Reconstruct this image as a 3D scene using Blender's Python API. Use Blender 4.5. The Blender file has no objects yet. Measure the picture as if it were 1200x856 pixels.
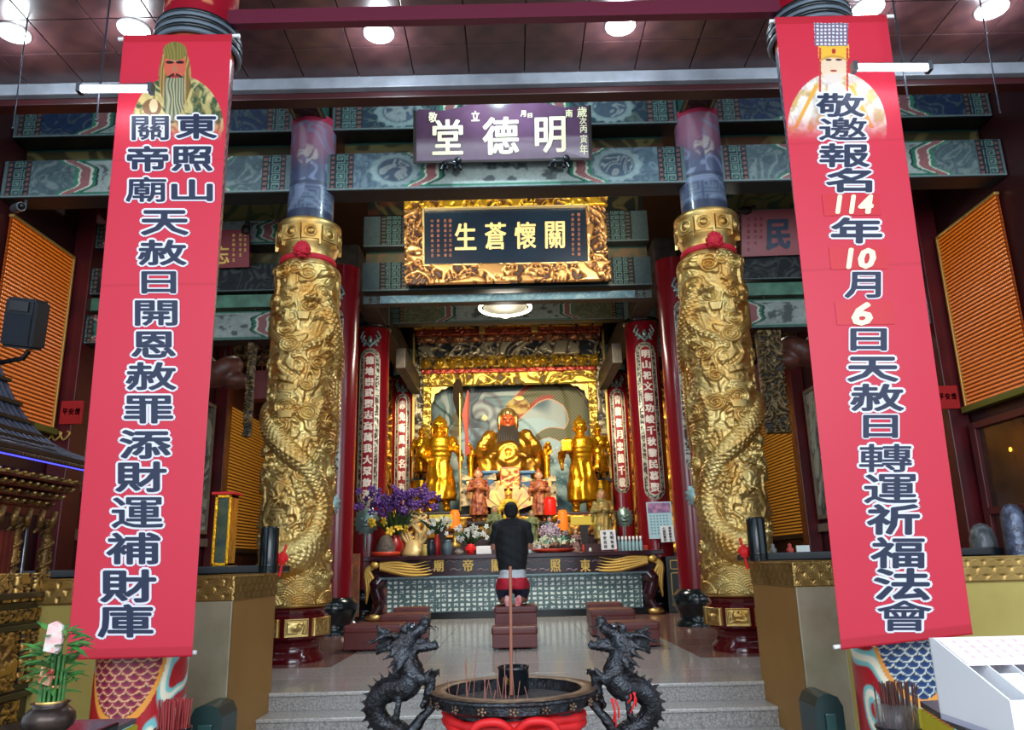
import bpy, bmesh, math, random
import numpy as np
from mathutils import Vector, Matrix, Quaternion

# ---------------------------------------------------------------- camera, world, light, exposure
EYE = 1.02                      # eye height above the hall floor (z = 0)
F, PITCH, ROLL, YAW = 900.0, math.radians(14.46), 0.0245, 3.5/900
SC = bpy.context.scene
COL = SC.collection
fwd = Vector((math.sin(YAW)*math.cos(PITCH), math.cos(YAW)*math.cos(PITCH), math.sin(PITCH)))
rt0 = Vector((math.cos(YAW), -math.sin(YAW), 0))
up0 = rt0.cross(fwd)
up = up0*math.cos(ROLL) + rt0*math.sin(ROLL)
rt = rt0*math.cos(ROLL) - up0*math.sin(ROLL)
cam_d = bpy.data.cameras.new('camera'); cam = bpy.data.objects.new('camera', cam_d); COL.objects.link(cam)
M = Matrix((rt, up, -fwd)).transposed().to_4x4(); M.translation = (0, 0, EYE); cam.matrix_world = M
cam_d.sensor_fit = 'HORIZONTAL'; cam_d.sensor_width = 36; cam_d.lens = 36*F/1200; cam_d.clip_end = 200
SC.camera = cam
SC.view_settings.view_transform = 'Standard'; SC.view_settings.look = 'None'
SC.view_settings.gamma = 1; SC.view_settings.use_curve_mapping = False
SC.view_settings.exposure = 0.45
W = bpy.data.worlds.new('world'); SC.world = W; W.use_nodes = True
W.node_tree.nodes['Background'].inputs[0].default_value = (0.72, 0.86, 1.0, 1)
W.node_tree.nodes['Background'].inputs[1].default_value = 1.1
SC.cycles.max_bounces = 6; SC.cycles.diffuse_bounces = 3; SC.cycles.glossy_bounces = 3
SC.cycles.use_denoising = True

def area_light(name, loc, target, size, power, color, sy=None):
    l = bpy.data.lights.new(name, 'AREA'); l.energy = power; l.color = color; l.size = size
    if sy: l.shape = 'RECTANGLE'; l.size_y = sy
    o = bpy.data.objects.new(name, l); COL.objects.link(o); o.location = loc
    o.rotation_euler = (Vector(target)-Vector(loc)).to_track_quat('-Z', 'Y').to_euler()
    return o
def point_light(name, loc, power, color, r=0.06):
    l = bpy.data.lights.new(name, 'POINT'); l.energy = power; l.color = color; l.shadow_soft_size = r
    o = bpy.data.objects.new(name, l); COL.objects.link(o); o.location = loc
    return o
def spot_light(name, loc, target, power, color, ang=80, r=0.1):
    l = bpy.data.lights.new(name, 'SPOT'); l.energy = power; l.color = color; l.shadow_soft_size = r
    l.spot_size = math.radians(ang); l.spot_blend = 0.6
    o = bpy.data.objects.new(name, l); COL.objects.link(o); o.location = loc
    o.rotation_euler = (Vector(target)-Vector(loc)).to_track_quat('-Z', 'Y').to_euler()
    return o
# open court behind the camera: soft daylight entering under the eaves
area_light('daylight', (0.8, -3.5, 4.2), (0, 7, 2.0), 10, 520, (0.86, 0.93, 1.0), 4)
# unseen fill spots, no fittings, added to brighten the gold framed plaque and inner beams
for sx in (-1.6, 1.6):
    spot_light('plaque_fill_spot', (sx, 9.75, 5.5), (sx*.3, 12.3, 6.7), 300, (1.0, 0.90, 0.74), 85, 0.12)
# shrine spots, warm
for sx in (-1.7, 0, 1.7):
    spot_light('shrine_spot', (sx, 15.6, 6.0), (sx*1.05, 20.3, 3.6), 500, (1.0, 0.86, 0.62), 75, 0.15)
area_light('hall_lamp', (0, 13.6, 5.2), (0, 15.5, 0), 1.0, 170, (1.0, 0.93, 0.8))

# ---------------------------------------------------------------- helpers
def C(px, py, d):
    """photograph pixel -> point of the place at depth d (plane y = d)"""
    r = rt*(px-600) + up*(428-py) + fwd*F
    t = d/r.y
    return Vector((r.x*t, d, EYE + r.z*t))
def CX(px, py, x):
    """photograph pixel -> point on the side plane x = const"""
    r = rt*(px-600) + up*(428-py) + fwd*F
    t = x/r.x
    return Vector((x, r.y*t, EYE + r.z*t))
def CZ(px, py, z):
    r = rt*(px-600) + up*(428-py) + fwd*F
    t = (z-EYE)/r.z
    return Vector((r.x*t, r.y*t, z))
def lin(c):
    return tuple((x/255/12.92 if x/255 <= 0.04045 else ((x/255+0.055)/1.055)**2.4) for x in c)
def L3(c): return np.array(lin(c))

ORG = {}
def link(o, parent=None):
    COL.objects.link(o)
    if parent is not None: o.parent = parent
    return o
def tag(o, label=None, cat=None, group=None, kind=None):
    if label: o['label'] = label
    if cat: o['category'] = cat
    if group: o['group'] = group
    if kind: o['kind'] = kind
    return o
def thing(name, label, cat, loc=(0, 0, 0), group=None):
    o = bpy.data.objects.new(name, None); COL.objects.link(o); o.location = loc; o.empty_display_size = 0.1
    ORG[o.name] = Vector(loc)
    return tag(o, label, cat, group)
def copy_tree(o, parent=None):
    c = o.copy(); COL.objects.link(c)
    if parent is not None: c.parent = parent
    for ch in list(o.children): copy_tree(ch, c)
    return c
def new_mesh_obj(name, me, mat, parent=None):
    """me in world coordinates; re-based on the parent's origin"""
    o = bpy.data.objects.new(name, me)
    org = ORG[parent.name] if parent is not None else Vector((0, 0, 0))
    if parent is not None and org.length > 0: me.transform(Matrix.Translation(-org))
    if mat is not None and not me.materials: me.materials.append(mat)
    link(o, parent); ORG[o.name] = org
    return o

class MB:
    def __init__(s): s.v = []; s.f = []; s.m = []; s.sm = []; s.mi = 0
    def add(s, vs, fs, smooth=False):
        n = len(s.v); s.v += [tuple(v) for v in vs]
        s.f += [tuple(i+n for i in f) for f in fs]; s.m += [s.mi]*len(fs); s.sm += [smooth]*len(fs)
        return s
    def box(s, x0, x1, y0, y1, z0, z1):
        vs = [(x, y, z) for z in (z0, z1) for y in (y0, y1) for x in (x0, x1)]
        return s.add(vs, [(0,2,3,1),(4,5,7,6),(0,1,5,4),(1,3,7,5),(3,2,6,7),(2,0,4,6)])
    def cbox(s, c, sx, sy, sz, rot=None):
        vs = [Vector((x*sx/2, y*sy/2, z*sz/2)) for z in (-1, 1) for y in (-1, 1) for x in (-1, 1)]
        if rot is not None: vs = [rot @ v for v in vs]
        vs = [v+Vector(c) for v in vs]
        return s.add(vs, [(0,2,3,1),(4,5,7,6),(0,1,5,4),(1,3,7,5),(3,2,6,7),(2,0,4,6)])
    def bevbox(s, x0, x1, y0, y1, z0, z1, b=0.01):
        bm = bmesh.new(); bmesh.ops.create_cube(bm, size=1)
        for v in bm.verts:
            v.co = Vector(((x0+x1)/2+v.co.x*(x1-x0), (y0+y1)/2+v.co.y*(y1-y0), (z0+z1)/2+v.co.z*(z1-z0)))
        bmesh.ops.bevel(bm, geom=bm.edges[:], offset=b, segments=2, affect='EDGES', profile=0.6)
        s.from_bm(bm); return s
    def from_bm(s, bm, smooth=False):
        bm.verts.index_update()
        s.add([v.co[:] for v in bm.verts], [tuple(v.index for v in f.verts) for f in bm.faces], smooth); bm.free(); return s
    def lathe(s, prof, c=(0, 0, 0), n=32, smooth=True, axis='z', a0=0, caps=True):
        vs = []; fs = []
        for r, h in prof:
            for k in range(n):
                a = a0+2*math.pi*k/n
                if axis == 'z': p = (c[0]+r*math.cos(a), c[1]+r*math.sin(a), c[2]+h)
                elif axis == 'y': p = (c[0]+r*math.cos(a), c[1]-h, c[2]+r*math.sin(a))
                else: p = (c[0]+h, c[1]+r*math.cos(a), c[2]+r*math.sin(a))
                vs.append(p)
        m = len(prof)
        for i in range(m-1):
            for k in range(n):
                k2 = (k+1) % n
                fs.append((i*n+k, i*n+k2, (i+1)*n+k2, (i+1)*n+k))
        s.add(vs, fs, smooth)
        if not caps: return s
        if prof[0][0] > 1e-4: s.add(vs[:n], [tuple(range(n))[::-1]])
        if prof[-1][0] > 1e-4: s.add(vs[-n:], [tuple(range(n))])
        return s
    def tube(s, pts, rad, n=8, smooth=True):
        pts = [Vector(p) for p in pts]; m = len(pts)
        if not hasattr(rad, '__len__'): rad = [rad]*m
        vs = []; fs = []
        t = (pts[1]-pts[0]).normalized(); u = t.orthogonal().normalized()
        for i, p in enumerate(pts):
            t2 = (pts[min(i+1, m-1)]-pts[max(i-1, 0)]).normalized()
            u = (u - t2*u.dot(t2)).normalized(); w = t2.cross(u)
            for k in range(n):
                a = 2*math.pi*k/n
                vs.append(p+(u*math.cos(a)+w*math.sin(a))*rad[i])
        for i in range(m-1):
            for k in range(n):
                k2 = (k+1) % n
                fs.append((i*n+k, i*n+k2, (i+1)*n+k2, (i+1)*n+k))
        s.add(vs, fs, smooth)
        s.add(vs[:n], [tuple(range(n))[::-1]]); s.add(vs[-n:], [tuple(range(n))])
        return s
    def ell(s, c, r, seg=16, rings=10, rot=None):
        if not hasattr(r, '__len__'): r = (r, r, r)
        vs = []; fs = []
        for i in range(rings+1):
            th = math.pi*i/rings
            for k in range(seg):
                a = 2*math.pi*k/seg
                v = Vector((r[0]*math.sin(th)*math.cos(a), r[1]*math.sin(th)*math.sin(a), r[2]*math.cos(th)))
                if rot is not None: v = rot @ v
                vs.append(v+Vector(c))
        for i in range(rings):
            for k in range(seg):
                k2 = (k+1) % seg
                fs.append((i*seg+k, (i+1)*seg+k, (i+1)*seg+k2, i*seg+k2))
        return s.add(vs, fs, True)
    def prism(s, poly, mapf, d0, d1):
        """poly 2-D list, mapf(u, v, depth) -> point"""
        n = len(poly)
        vs = [mapf(u, v, d0) for u, v in poly]+[mapf(u, v, d1) for u, v in poly]
        fs = [tuple(range(n)), tuple(range(2*n-1, n-1, -1))]+[(i, i+n, (i+1) % n+n, (i+1) % n) for i in range(n)]
        return s.add(vs, fs)
    def mesh(s, name):
        me = bpy.data.meshes.new(name); me.from_pydata([tuple(v) for v in s.v], [], s.f)
        me.polygons.foreach_set('material_index', s.m); me.polygons.foreach_set('use_smooth', s.sm)
        me.update(); return me
    def build(s, name, mat, parent=None):
        me = s.mesh(name)
        mats = mat if isinstance(mat, (list, tuple)) else [mat]
        for x in mats: me.materials.append(x)
        return new_mesh_obj(name, me, None, parent)

def smoothpts(P, n=6):
    """Catmull-Rom through points (any dimension)"""
    P = [np.array(p, float) for p in P]; out = []
    Q = [2*P[0]-P[1]]+P+[2*P[-1]-P[-2]]
    for i in range(1, len(Q)-2):
        for k in range(n):
            t = k/n; a, b, c, d = Q[i-1], Q[i], Q[i+1], Q[i+2]
            out.append(0.5*((2*b)+(c-a)*t+(2*a-5*b+4*c-d)*t*t+(3*b-3*c+d-a)*t**3))
    out.append(P[-1]); return out

def evaluate(o):
    dg = bpy.context.evaluated_depsgraph_get(); dg.update()
    me = bpy.data.meshes.new_from_object(o.evaluated_get(dg)); return me
def blob(name, prims, mat, parent=None, voxel=0.02, smooth=2, matf=None, disp=None):
    """one continuous body: primitives fused by voxel remesh and smoothed.
    prims: ('e', centre, radii, rot) | ('t', points, radii) | ('b', x0,x1,y0,y1,z0,z1)"""
    mb = MB()
    for p in prims:
        if p[0] == 'e': mb.ell(p[1], p[2], 14, 9, p[3] if len(p) > 3 else None)
        elif p[0] == 't':
            pts = [Vector(q) for q in p[1]]; r = list(p[2])
            mb.tube(pts, r, 10)
            mb.ell(pts[0], r[0], 10, 6); mb.ell(pts[-1], r[-1], 10, 6)
        elif p[0] == 'b': mb.box(*p[1:])
        elif p[0] == 'l': mb.lathe(p[1], p[2], 20)
    me = mb.mesh(name); o = bpy.data.objects.new(name+'_raw', me); COL.objects.link(o)
    m = o.modifiers.new('r', 'REMESH'); m.mode = 'VOXEL'; m.voxel_size = voxel
    if smooth: s = o.modifiers.new('s', 'SMOOTH'); s.iterations = smooth; s.factor = 0.5
    out = evaluate(o); bpy.data.objects.remove(o); bpy.data.meshes.remove(me)
    n = len(out.vertices)
    if disp is not None:
        co = np.empty(n*3); out.vertices.foreach_get('co', co); co = co.reshape(-1, 3)
        no = np.empty(n*3); out.vertices.foreach_get('normal', no); no = no.reshape(-1, 3)
        co = co+no*disp(co)[:, None]; out.vertices.foreach_set('co', co.ravel())
    out.materials.clear()
    mats = mat if isinstance(mat, (list, tuple)) else [mat]
    for x in mats: out.materials.append(x)
    if matf:
        for p in out.polygons: p.material_index = matf(p.center)
    out.polygons.foreach_set('use_smooth', [True]*len(out.polygons)); out.name = name; out.update()
    return new_mesh_obj(name, out, None, parent)

# ---- numpy noise
def _h(ix, iy, s):
    n = (ix*374761393 + iy*668265263 + s*2147483647) & 0xffffffff
    n = ((n ^ (n >> 13))*1274126177) & 0xffffffff
    return ((n ^ (n >> 16)) & 0xffff)/65535.0
def vn(x, y, s=0):
    x = np.asarray(x, float); y = np.asarray(y, float)
    ix = np.floor(x).astype(np.int64); iy = np.floor(y).astype(np.int64); fx = x-ix; fy = y-iy
    fx = fx*fx*(3-2*fx); fy = fy*fy*(3-2*fy)
    a = _h(ix, iy, s); b = _h(ix+1, iy, s); c = _h(ix, iy+1, s); d = _h(ix+1, iy+1, s)
    return (a*(1-fx)+b*fx)*(1-fy)+(c*(1-fx)+d*fx)*fy
def fbm(x, y, s=0, o=3):
    r = 0; a = 0.5; t = 0
    for k in range(o): r = r+a*vn(x*2**k, y*2**k, s+k*7); t += a; a *= 0.5
    return r/t
def swirl(x, y, f=1.0, s=0, k=3.0):
    """carved scroll lines, 0..1"""
    wx = vn(x*f*0.7, y*f*0.7, s+3)*2; wy = vn(x*f*0.7+9, y*f*0.7+4, s+5)*2
    p = fbm(x*f+wx, y*f+wy, s, 2)
    return 0.5+0.5*np.cos(2*np.pi*p*k)
def mix(a, b, t):
    t = np.asarray(t, float)[..., None]; return a*(1-t)+b*t
def sstep(a, b, x):
    t = np.clip((x-a)/(b-a), 0, 1); return t*t*(3-2*t)

def scales(u, v, q):
    """overlapping scales pointing down: 0 at the centre of the visible scale .. 1 at its rim"""
    out = np.ones_like(u); rad = q*.62; done = np.zeros(u.shape, bool)
    k0 = np.floor(v/(q*.5))
    for dk in (2, 1, 0, -1):
        k = k0+dk; off = np.mod(k, 2)*.5; du = (np.mod(u/q+off, 1)-.5)*q; dv = v-k*q*.5; d = np.hypot(du, dv)/rad
        m = (d < 1) & ~done & (dv < q*.62); out = np.where(m, d, out); done |= m
    return out
# ---- materials
MATS = {}
def mat(name, c, rough=0.5, metal=0.0, var=0.0, vscale=6, bump=0.0, bscale=30, emit=0, emitc=None, spec=0.5, c2=None, trans=0, alpha=1, coat=0):
    if name in MATS: return MATS[name]
    m = bpy.data.materials.new(name); m.use_nodes = True; nt = m.node_tree; N = nt.nodes; b = N['Principled BSDF']
    b.inputs['Base Color'].default_value = (*lin(c), 1); b.inputs['Roughness'].default_value = rough
    b.inputs['Metallic'].default_value = metal; b.inputs['Specular IOR Level'].default_value = spec
    b.inputs['Coat Weight'].default_value = coat; b.inputs['Coat Roughness'].default_value = 0.08
    if var or c2 or bump:
        tc = N.new('ShaderNodeTexCoord')
    if var or c2:
        nz = N.new('ShaderNodeTexNoise'); nz.inputs['Scale'].default_value = vscale; nz.inputs['Detail'].default_value = 4
        nt.links.new(tc.outputs['Object'], nz.inputs['Vector'])
        cr = N.new('ShaderNodeValToRGB'); cr.color_ramp.elements[0].position = 0.35; cr.color_ramp.elements[1].position = 0.68
        k = c2 if c2 else tuple(x*(1-var) for x in c)
        cr.color_ramp.elements[0].color = (*lin(k), 1); cr.color_ramp.elements[1].color = (*lin(c), 1)
        nt.links.new(nz.outputs['Fac'], cr.inputs['Fac']); nt.links.new(cr.outputs['Color'], b.inputs['Base Color'])
    if bump:
        n2 = N.new('ShaderNodeTexNoise'); n2.inputs['Scale'].default_value = bscale; n2.inputs['Detail'].default_value = 3
        nt.links.new(tc.outputs['Object'], n2.inputs['Vector'])
        bp = N.new('ShaderNodeBump'); bp.inputs['Strength'].default_value = bump; bp.inputs['Distance'].default_value = 0.02
        nt.links.new(n2.outputs['Fac'], bp.inputs['Height']); nt.links.new(bp.outputs['Normal'], b.inputs['Normal'])
    if emit:
        b.inputs['Emission Color'].default_value = (*lin(emitc or c), 1); b.inputs['Emission Strength'].default_value = emit
    if trans: b.inputs['Transmission Weight'].default_value = trans
    if alpha < 1: b.inputs['Alpha'].default_value = alpha
    MATS[name] = m; return m
def vmat(name, rough=0.5, metal_from_alpha=False, spec=0.4, bump=0, bscale=40, coat=0, roughm=0.3):
    """base colour from the 'Col' attribute (print, paint); alpha = gilding"""
    if name in MATS: return MATS[name]
    m = bpy.data.materials.new(name); m.use_nodes = True; nt = m.node_tree; N = nt.nodes; b = N['Principled BSDF']
    a = N.new('ShaderNodeAttribute'); a.attribute_name = 'Col'
    nt.links.new(a.outputs['Color'], b.inputs['Base Color']); b.inputs['Roughness'].default_value = rough
    b.inputs['Specular IOR Level'].default_value = spec; b.inputs['Coat Weight'].default_value = coat
    if metal_from_alpha:
        nt.links.new(a.outputs['Alpha'], b.inputs['Metallic'])
        mr = N.new('ShaderNodeMapRange'); mr.inputs['To Min'].default_value = rough; mr.inputs['To Max'].default_value = roughm
        nt.links.new(a.outputs['Alpha'], mr.inputs['Value']); nt.links.new(mr.outputs['Result'], b.inputs['Roughness'])
    MATS[name] = m; return m
def set_col(me, rgba):
    a = me.color_attributes.new('Col', 'FLOAT_COLOR', 'POINT')
    a.data.foreach_set('color', np.ascontiguousarray(rgba, dtype=np.float32).ravel())
def grid_obj(name, pos, rgba, material, parent=None, wrap=False, smooth=True):
    """pos (nv, nu, 3) world"""
    nv, nu = pos.shape[:2]
    me = bpy.data.meshes.new(name)
    idx = np.arange(nv*nu).reshape(nv, nu)
    if wrap: idx = np.concatenate([idx, idx[:, :1]], 1)
    q = np.stack([idx[:-1, :-1], idx[:-1, 1:], idx[1:, 1:], idx[1:, :-1]], -1).reshape(-1, 4)
    me.vertices.add(nv*nu); me.vertices.foreach_set('co', pos.astype(np.float32).ravel())
    me.loops.add(q.size); me.loops.foreach_set('vertex_index', q.astype(np.int32).ravel())
    me.polygons.add(len(q)); me.polygons.foreach_set('loop_start', np.arange(0, q.size, 4, dtype=np.int32))
    me.update(calc_edges=True)
    me.polygons.foreach_set('use_smooth', [smooth]*len(q))
    if rgba is not None:
        if rgba.shape[-1] == 3: rgba = np.concatenate([rgba, np.zeros(rgba.shape[:-1]+(1,))], -1)
        set_col(me, rgba)
    me.update()
    return new_mesh_obj(name, me, material, parent)
def panel(name, o, ux, uz, w, h, step, cf, material, parent=None, hf=None, thick=0.02):
    """painted / carved panel; o lower-left corner, ux and uz unit axes; front normal = ux x uz.
    The rim is folded back so that the sheet has thickness."""
    o = Vector(o); ux = Vector(ux).normalized(); uz = Vector(uz).normalized(); nn = ux.cross(uz)
    nu = max(2, int(w/step)+1); nv = max(2, int(h/step)+1)
    u, v = np.meshgrid(np.linspace(0, w, nu), np.linspace(0, h, nv))
    col = cf(u, v); hh = hf(u, v) if hf is not None else np.zeros_like(u)
    u = np.pad(u, 1, 'edge'); v = np.pad(v, 1, 'edge')
    hh = np.pad(hh, 1, constant_values=-thick); col = np.pad(col, ((1, 1), (1, 1), (0, 0)), 'edge')
    P = np.array(o)+u[..., None]*np.array(ux)+v[..., None]*np.array(uz)+hh[..., None]*np.array(nn)
    return grid_obj(name, P, col, material, parent, smooth=hf is not None)

# ---- lettering (built-in CJK face)
GL = {}
def glyph(ch):
    if ch in GL: return GL[ch]
    c = bpy.data.curves.new('g', 'FONT'); c.body = ch; c.size = 1; c.resolution_u = 2
    o = bpy.data.objects.new('g', c); COL.objects.link(o); me = evaluate(o)
    v = np.array([x.co[:2] for x in me.vertices]) if len(me.vertices) else np.zeros((0, 2))
    f = [tuple(p.vertices) for p in me.polygons]
    if len(v):
        lo, hi = v.min(0), v.max(0); v = (v-(lo+hi)/2)/np.maximum(hi-lo, 0.25)
    bpy.data.objects.remove(o); bpy.data.curves.remove(c); bpy.data.meshes.remove(me)
    GL[ch] = (v, f); return GL[ch]
def write(mb, ch, mapf, cx, cy, w, h, rx=0.0, ry=0.0, lift=0.0, n=8, slant=0.0):
    """adds a glyph; mapf(u, v, lift) -> point; strokes thickened by a ring of copies"""
    v, f = glyph(ch)
    offs = [(0, 0)]
    if rx or ry: offs += [(rx*math.cos(2*math.pi*k/n), ry*math.sin(2*math.pi*k/n)) for k in range(n)]
    for k, (dx, dy) in enumerate(offs):
        mb.add([mapf(cx+x*w+dx+slant*y*h, cy+y*h+dy+slant*x*w*0.3, lift+k*0.00006) for x, y in v], f)
# ---------------------------------------------------------------- materials used in many places
m_maroon = mat('maroon_paint', (92, 22, 30), 0.35, var=0.25, vscale=2)
m_maroon_d = mat('maroon_dark', (58, 18, 22), 0.4, var=0.2, vscale=2)
m_redcol = mat('red_lacquer', (122, 14, 26), 0.24, coat=0.3)
m_black = mat('black_gloss', (14, 20, 24), 0.22)
m_blackst = mat('black_stone', (22, 34, 38), 0.18, var=0.3, vscale=9)
m_dark = mat('dark_wood', (42, 32, 28), 0.5, var=0.3, vscale=5)
m_gold = mat('gold_leaf', (218, 196, 130), 0.40, 0.92, c2=(188, 140, 70), vscale=2.6)
m_gold_y = mat('gold_bright', (255, 196, 46), 0.27, 0.85, c2=(214, 140, 20), vscale=7, bump=0.35, bscale=26)
m_gold_p = mat('gold_paint', (214, 176, 92), 0.4, 0.6)
m_brass = mat('brushed_brass', (182, 152, 84), 0.38, 0.75, c2=(160, 128, 66), vscale=1.4)
m_granite = mat('granite', (172, 168, 164), 0.28, c2=(120, 116, 114), vscale=60)
m_white = mat('white_plastic', (235, 236, 238), 0.45)
m_cream = mat('cream_letter', (246, 232, 190), 0.45)
m_steel = mat('steel', (120, 124, 132), 0.3, 1.0)
m_rose = mat('rose_cloth', (190, 12, 42), 0.7)
v_paint = vmat('painted_board', 0.55, spec=0.3)
v_gilt = vmat('gilded_carving', 0.5, metal_from_alpha=True, roughm=0.32)
v_lacq = vmat('painted_lacquer', 0.3, metal_from_alpha=True, coat=0.3, roughm=0.3)

def struct(mb, name, m): 
    o = mb.build(name, m); o['kind'] = 'structure'; return o

# ---------------------------------------------------------------- floor, ground, steps
struct(MB().box(-14, 14, -8, 7.0, -0.75, -0.59), 'floor_court', mat('court_stone', (150, 146, 140), 0.5, var=0.15))
fl = struct(MB().box(-6.6, 6.6, 7.0, 24, -0.30, -0.012), 'floor', mat('floor_joint', (110, 102, 98), 0.4))
m_tile_g = mat('polished_grey_granite', (196, 190, 184), 0.12, c2=(166, 160, 155), vscale=40)
m_tile_r = mat('polished_red_granite', (150, 108, 96), 0.14, c2=(120, 84, 76), vscale=40)
tg = None; tiles = {}
rows = [(7.0, 7.82), (7.82, 8.64)] + [(8.64+1.08*k, 8.64+1.08*(k+1)) for k in range(14)]
for ri, (y0, y1) in enumerate(rows):
    for k in range(-7, 7):
        x0 = k*0.98; red = abs(x0+0.49) > 1.97 and ri > 1
        key = (red, round(y1-y0, 2))
        if key not in tiles:
            b = MB().bevbox(0.003, 0.977, 0.003, y1-y0-0.003, -0.012, 0, 0.002)
            me = b.mesh('tile'); me.materials.append(m_tile_r if red else m_tile_g); tiles[key] = me
        o = bpy.data.objects.new('tile', tiles[key]); o.location = (x0, y0, 0); link(o, fl)
for i in range(3):
    z = -0.148*(i+1); y1 = 7.0-0.31*i
    s = MB().box(-2.1, 2.1, y1-0.31, y1+0.3, z-0.148, z-0.03); st = struct(s, 'floor_step', m_granite)
    n = MB().bevbox(-2.1, 2.1, y1-0.33, y1, z-0.03, z, 0.008); n.build('tread', mat('tread_granite', (188, 184, 180), 0.16, c2=(150, 146, 142), vscale=55), st)
nose = MB().bevbox(-2.1, 2.1, 6.98, 7.3, -0.03, 0.0005, 0.008).build('tread', MATS['tread_granite'], fl)
MB().box(-2.1, 2.1, 6.999, 7.02, -0.148, -0.03).build('riser', m_granite, fl)

# ---------------------------------------------------------------- walls, ceiling
struct(MB().box(-6.8, -6.6, 5.5, 24, -0.6, 9.0), 'wall_left', m_maroon_d)
struct(MB().box(6.6, 6.8, 5.5, 24, -0.6, 9.0), 'wall_right', m_maroon_d)
struct(MB().box(-6.8, 6.8, 24, 24.2, -0.6, 9.0), 'wall_back', m_maroon_d)
struct(MB().box(-6.8, 6.8, 7.4, 24.2, 8.9, 9.1), 'ceiling_rear', mat('roof_boards', (60, 38, 28), 0.6))
ce = struct(MB().box(-9, 9, 1.5, 7.36, 6.23, 6.45), 'ceiling', mat('ceiling_grid', (40, 22, 24), 0.5))
m_ctile = mat('ceiling_panel', (76, 48, 48), 0.3, c2=(54, 34, 38), vscale=5, spec=0.6)
pm = MB().bevbox(0.006, 0.594, 0.006, 0.494, -0.03, 0, 0.004).mesh('panel'); pm.materials.append(m_ctile)
for j in range(5):
    for i in range(-12, 13):
        o = bpy.data.objects.new('panel', pm); o.location = (i*0.6-0.36, 7.33-0.5*(j+1), 6.23); link(o, ce)
struct(MB().bevbox(-9, 9, 7.33, 7.42, 6.07, 6.24, 0.01), 'trim_1', mat('grey_trim', (136, 142, 152), 0.4, var=0.2, vscale=3))
struct(MB().bevbox(-9, 9, 7.42, 7.6, 6.0, 6.5, 0.01), 'trim_2', m_maroon_d)

# recessed lamps
m_lamp = mat('lamp_glass', (235, 245, 255), 0.3, emit=30, emitc=(225, 242, 255))
for i, (px, py, lb) in enumerate([(16, 38, 'round ceiling downlight at far left above the orange lamp wall'), (157, 33, 'round ceiling downlight just left of the left red column'),
        (444, 38, 'round ceiling downlight left of centre behind the maroon bar'), (727, 29, 'round ceiling downlight right of centre behind the maroon bar'),
        (1017, 9, 'round ceiling downlight just right of the right front column'), (1162, 10, 'round ceiling downlight at far right above the orange lamp wall')]):
    p = CZ(px, py, 6.2); t = thing('ceiling_lamp', lb, 'lamp', p, 'recessed ceiling lamps')
    MB().lathe([(0.13, 0), (0.15, -0.02), (0.155, 0.0), (0.12, 0.02)], p, 24).build('lamp_rim', m_white, t)
    MB().lathe([(0.0, -0.045), (0.06, -0.04), (0.115, -0.015), (0.12, 0.0), (0.0, 0.0)], p, 24).build('diffuser', m_lamp, t)
    point_light('downlight', p+Vector((0, 0, -0.22)), 26, (0.84, 0.93, 1.0), 0.1)

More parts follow.
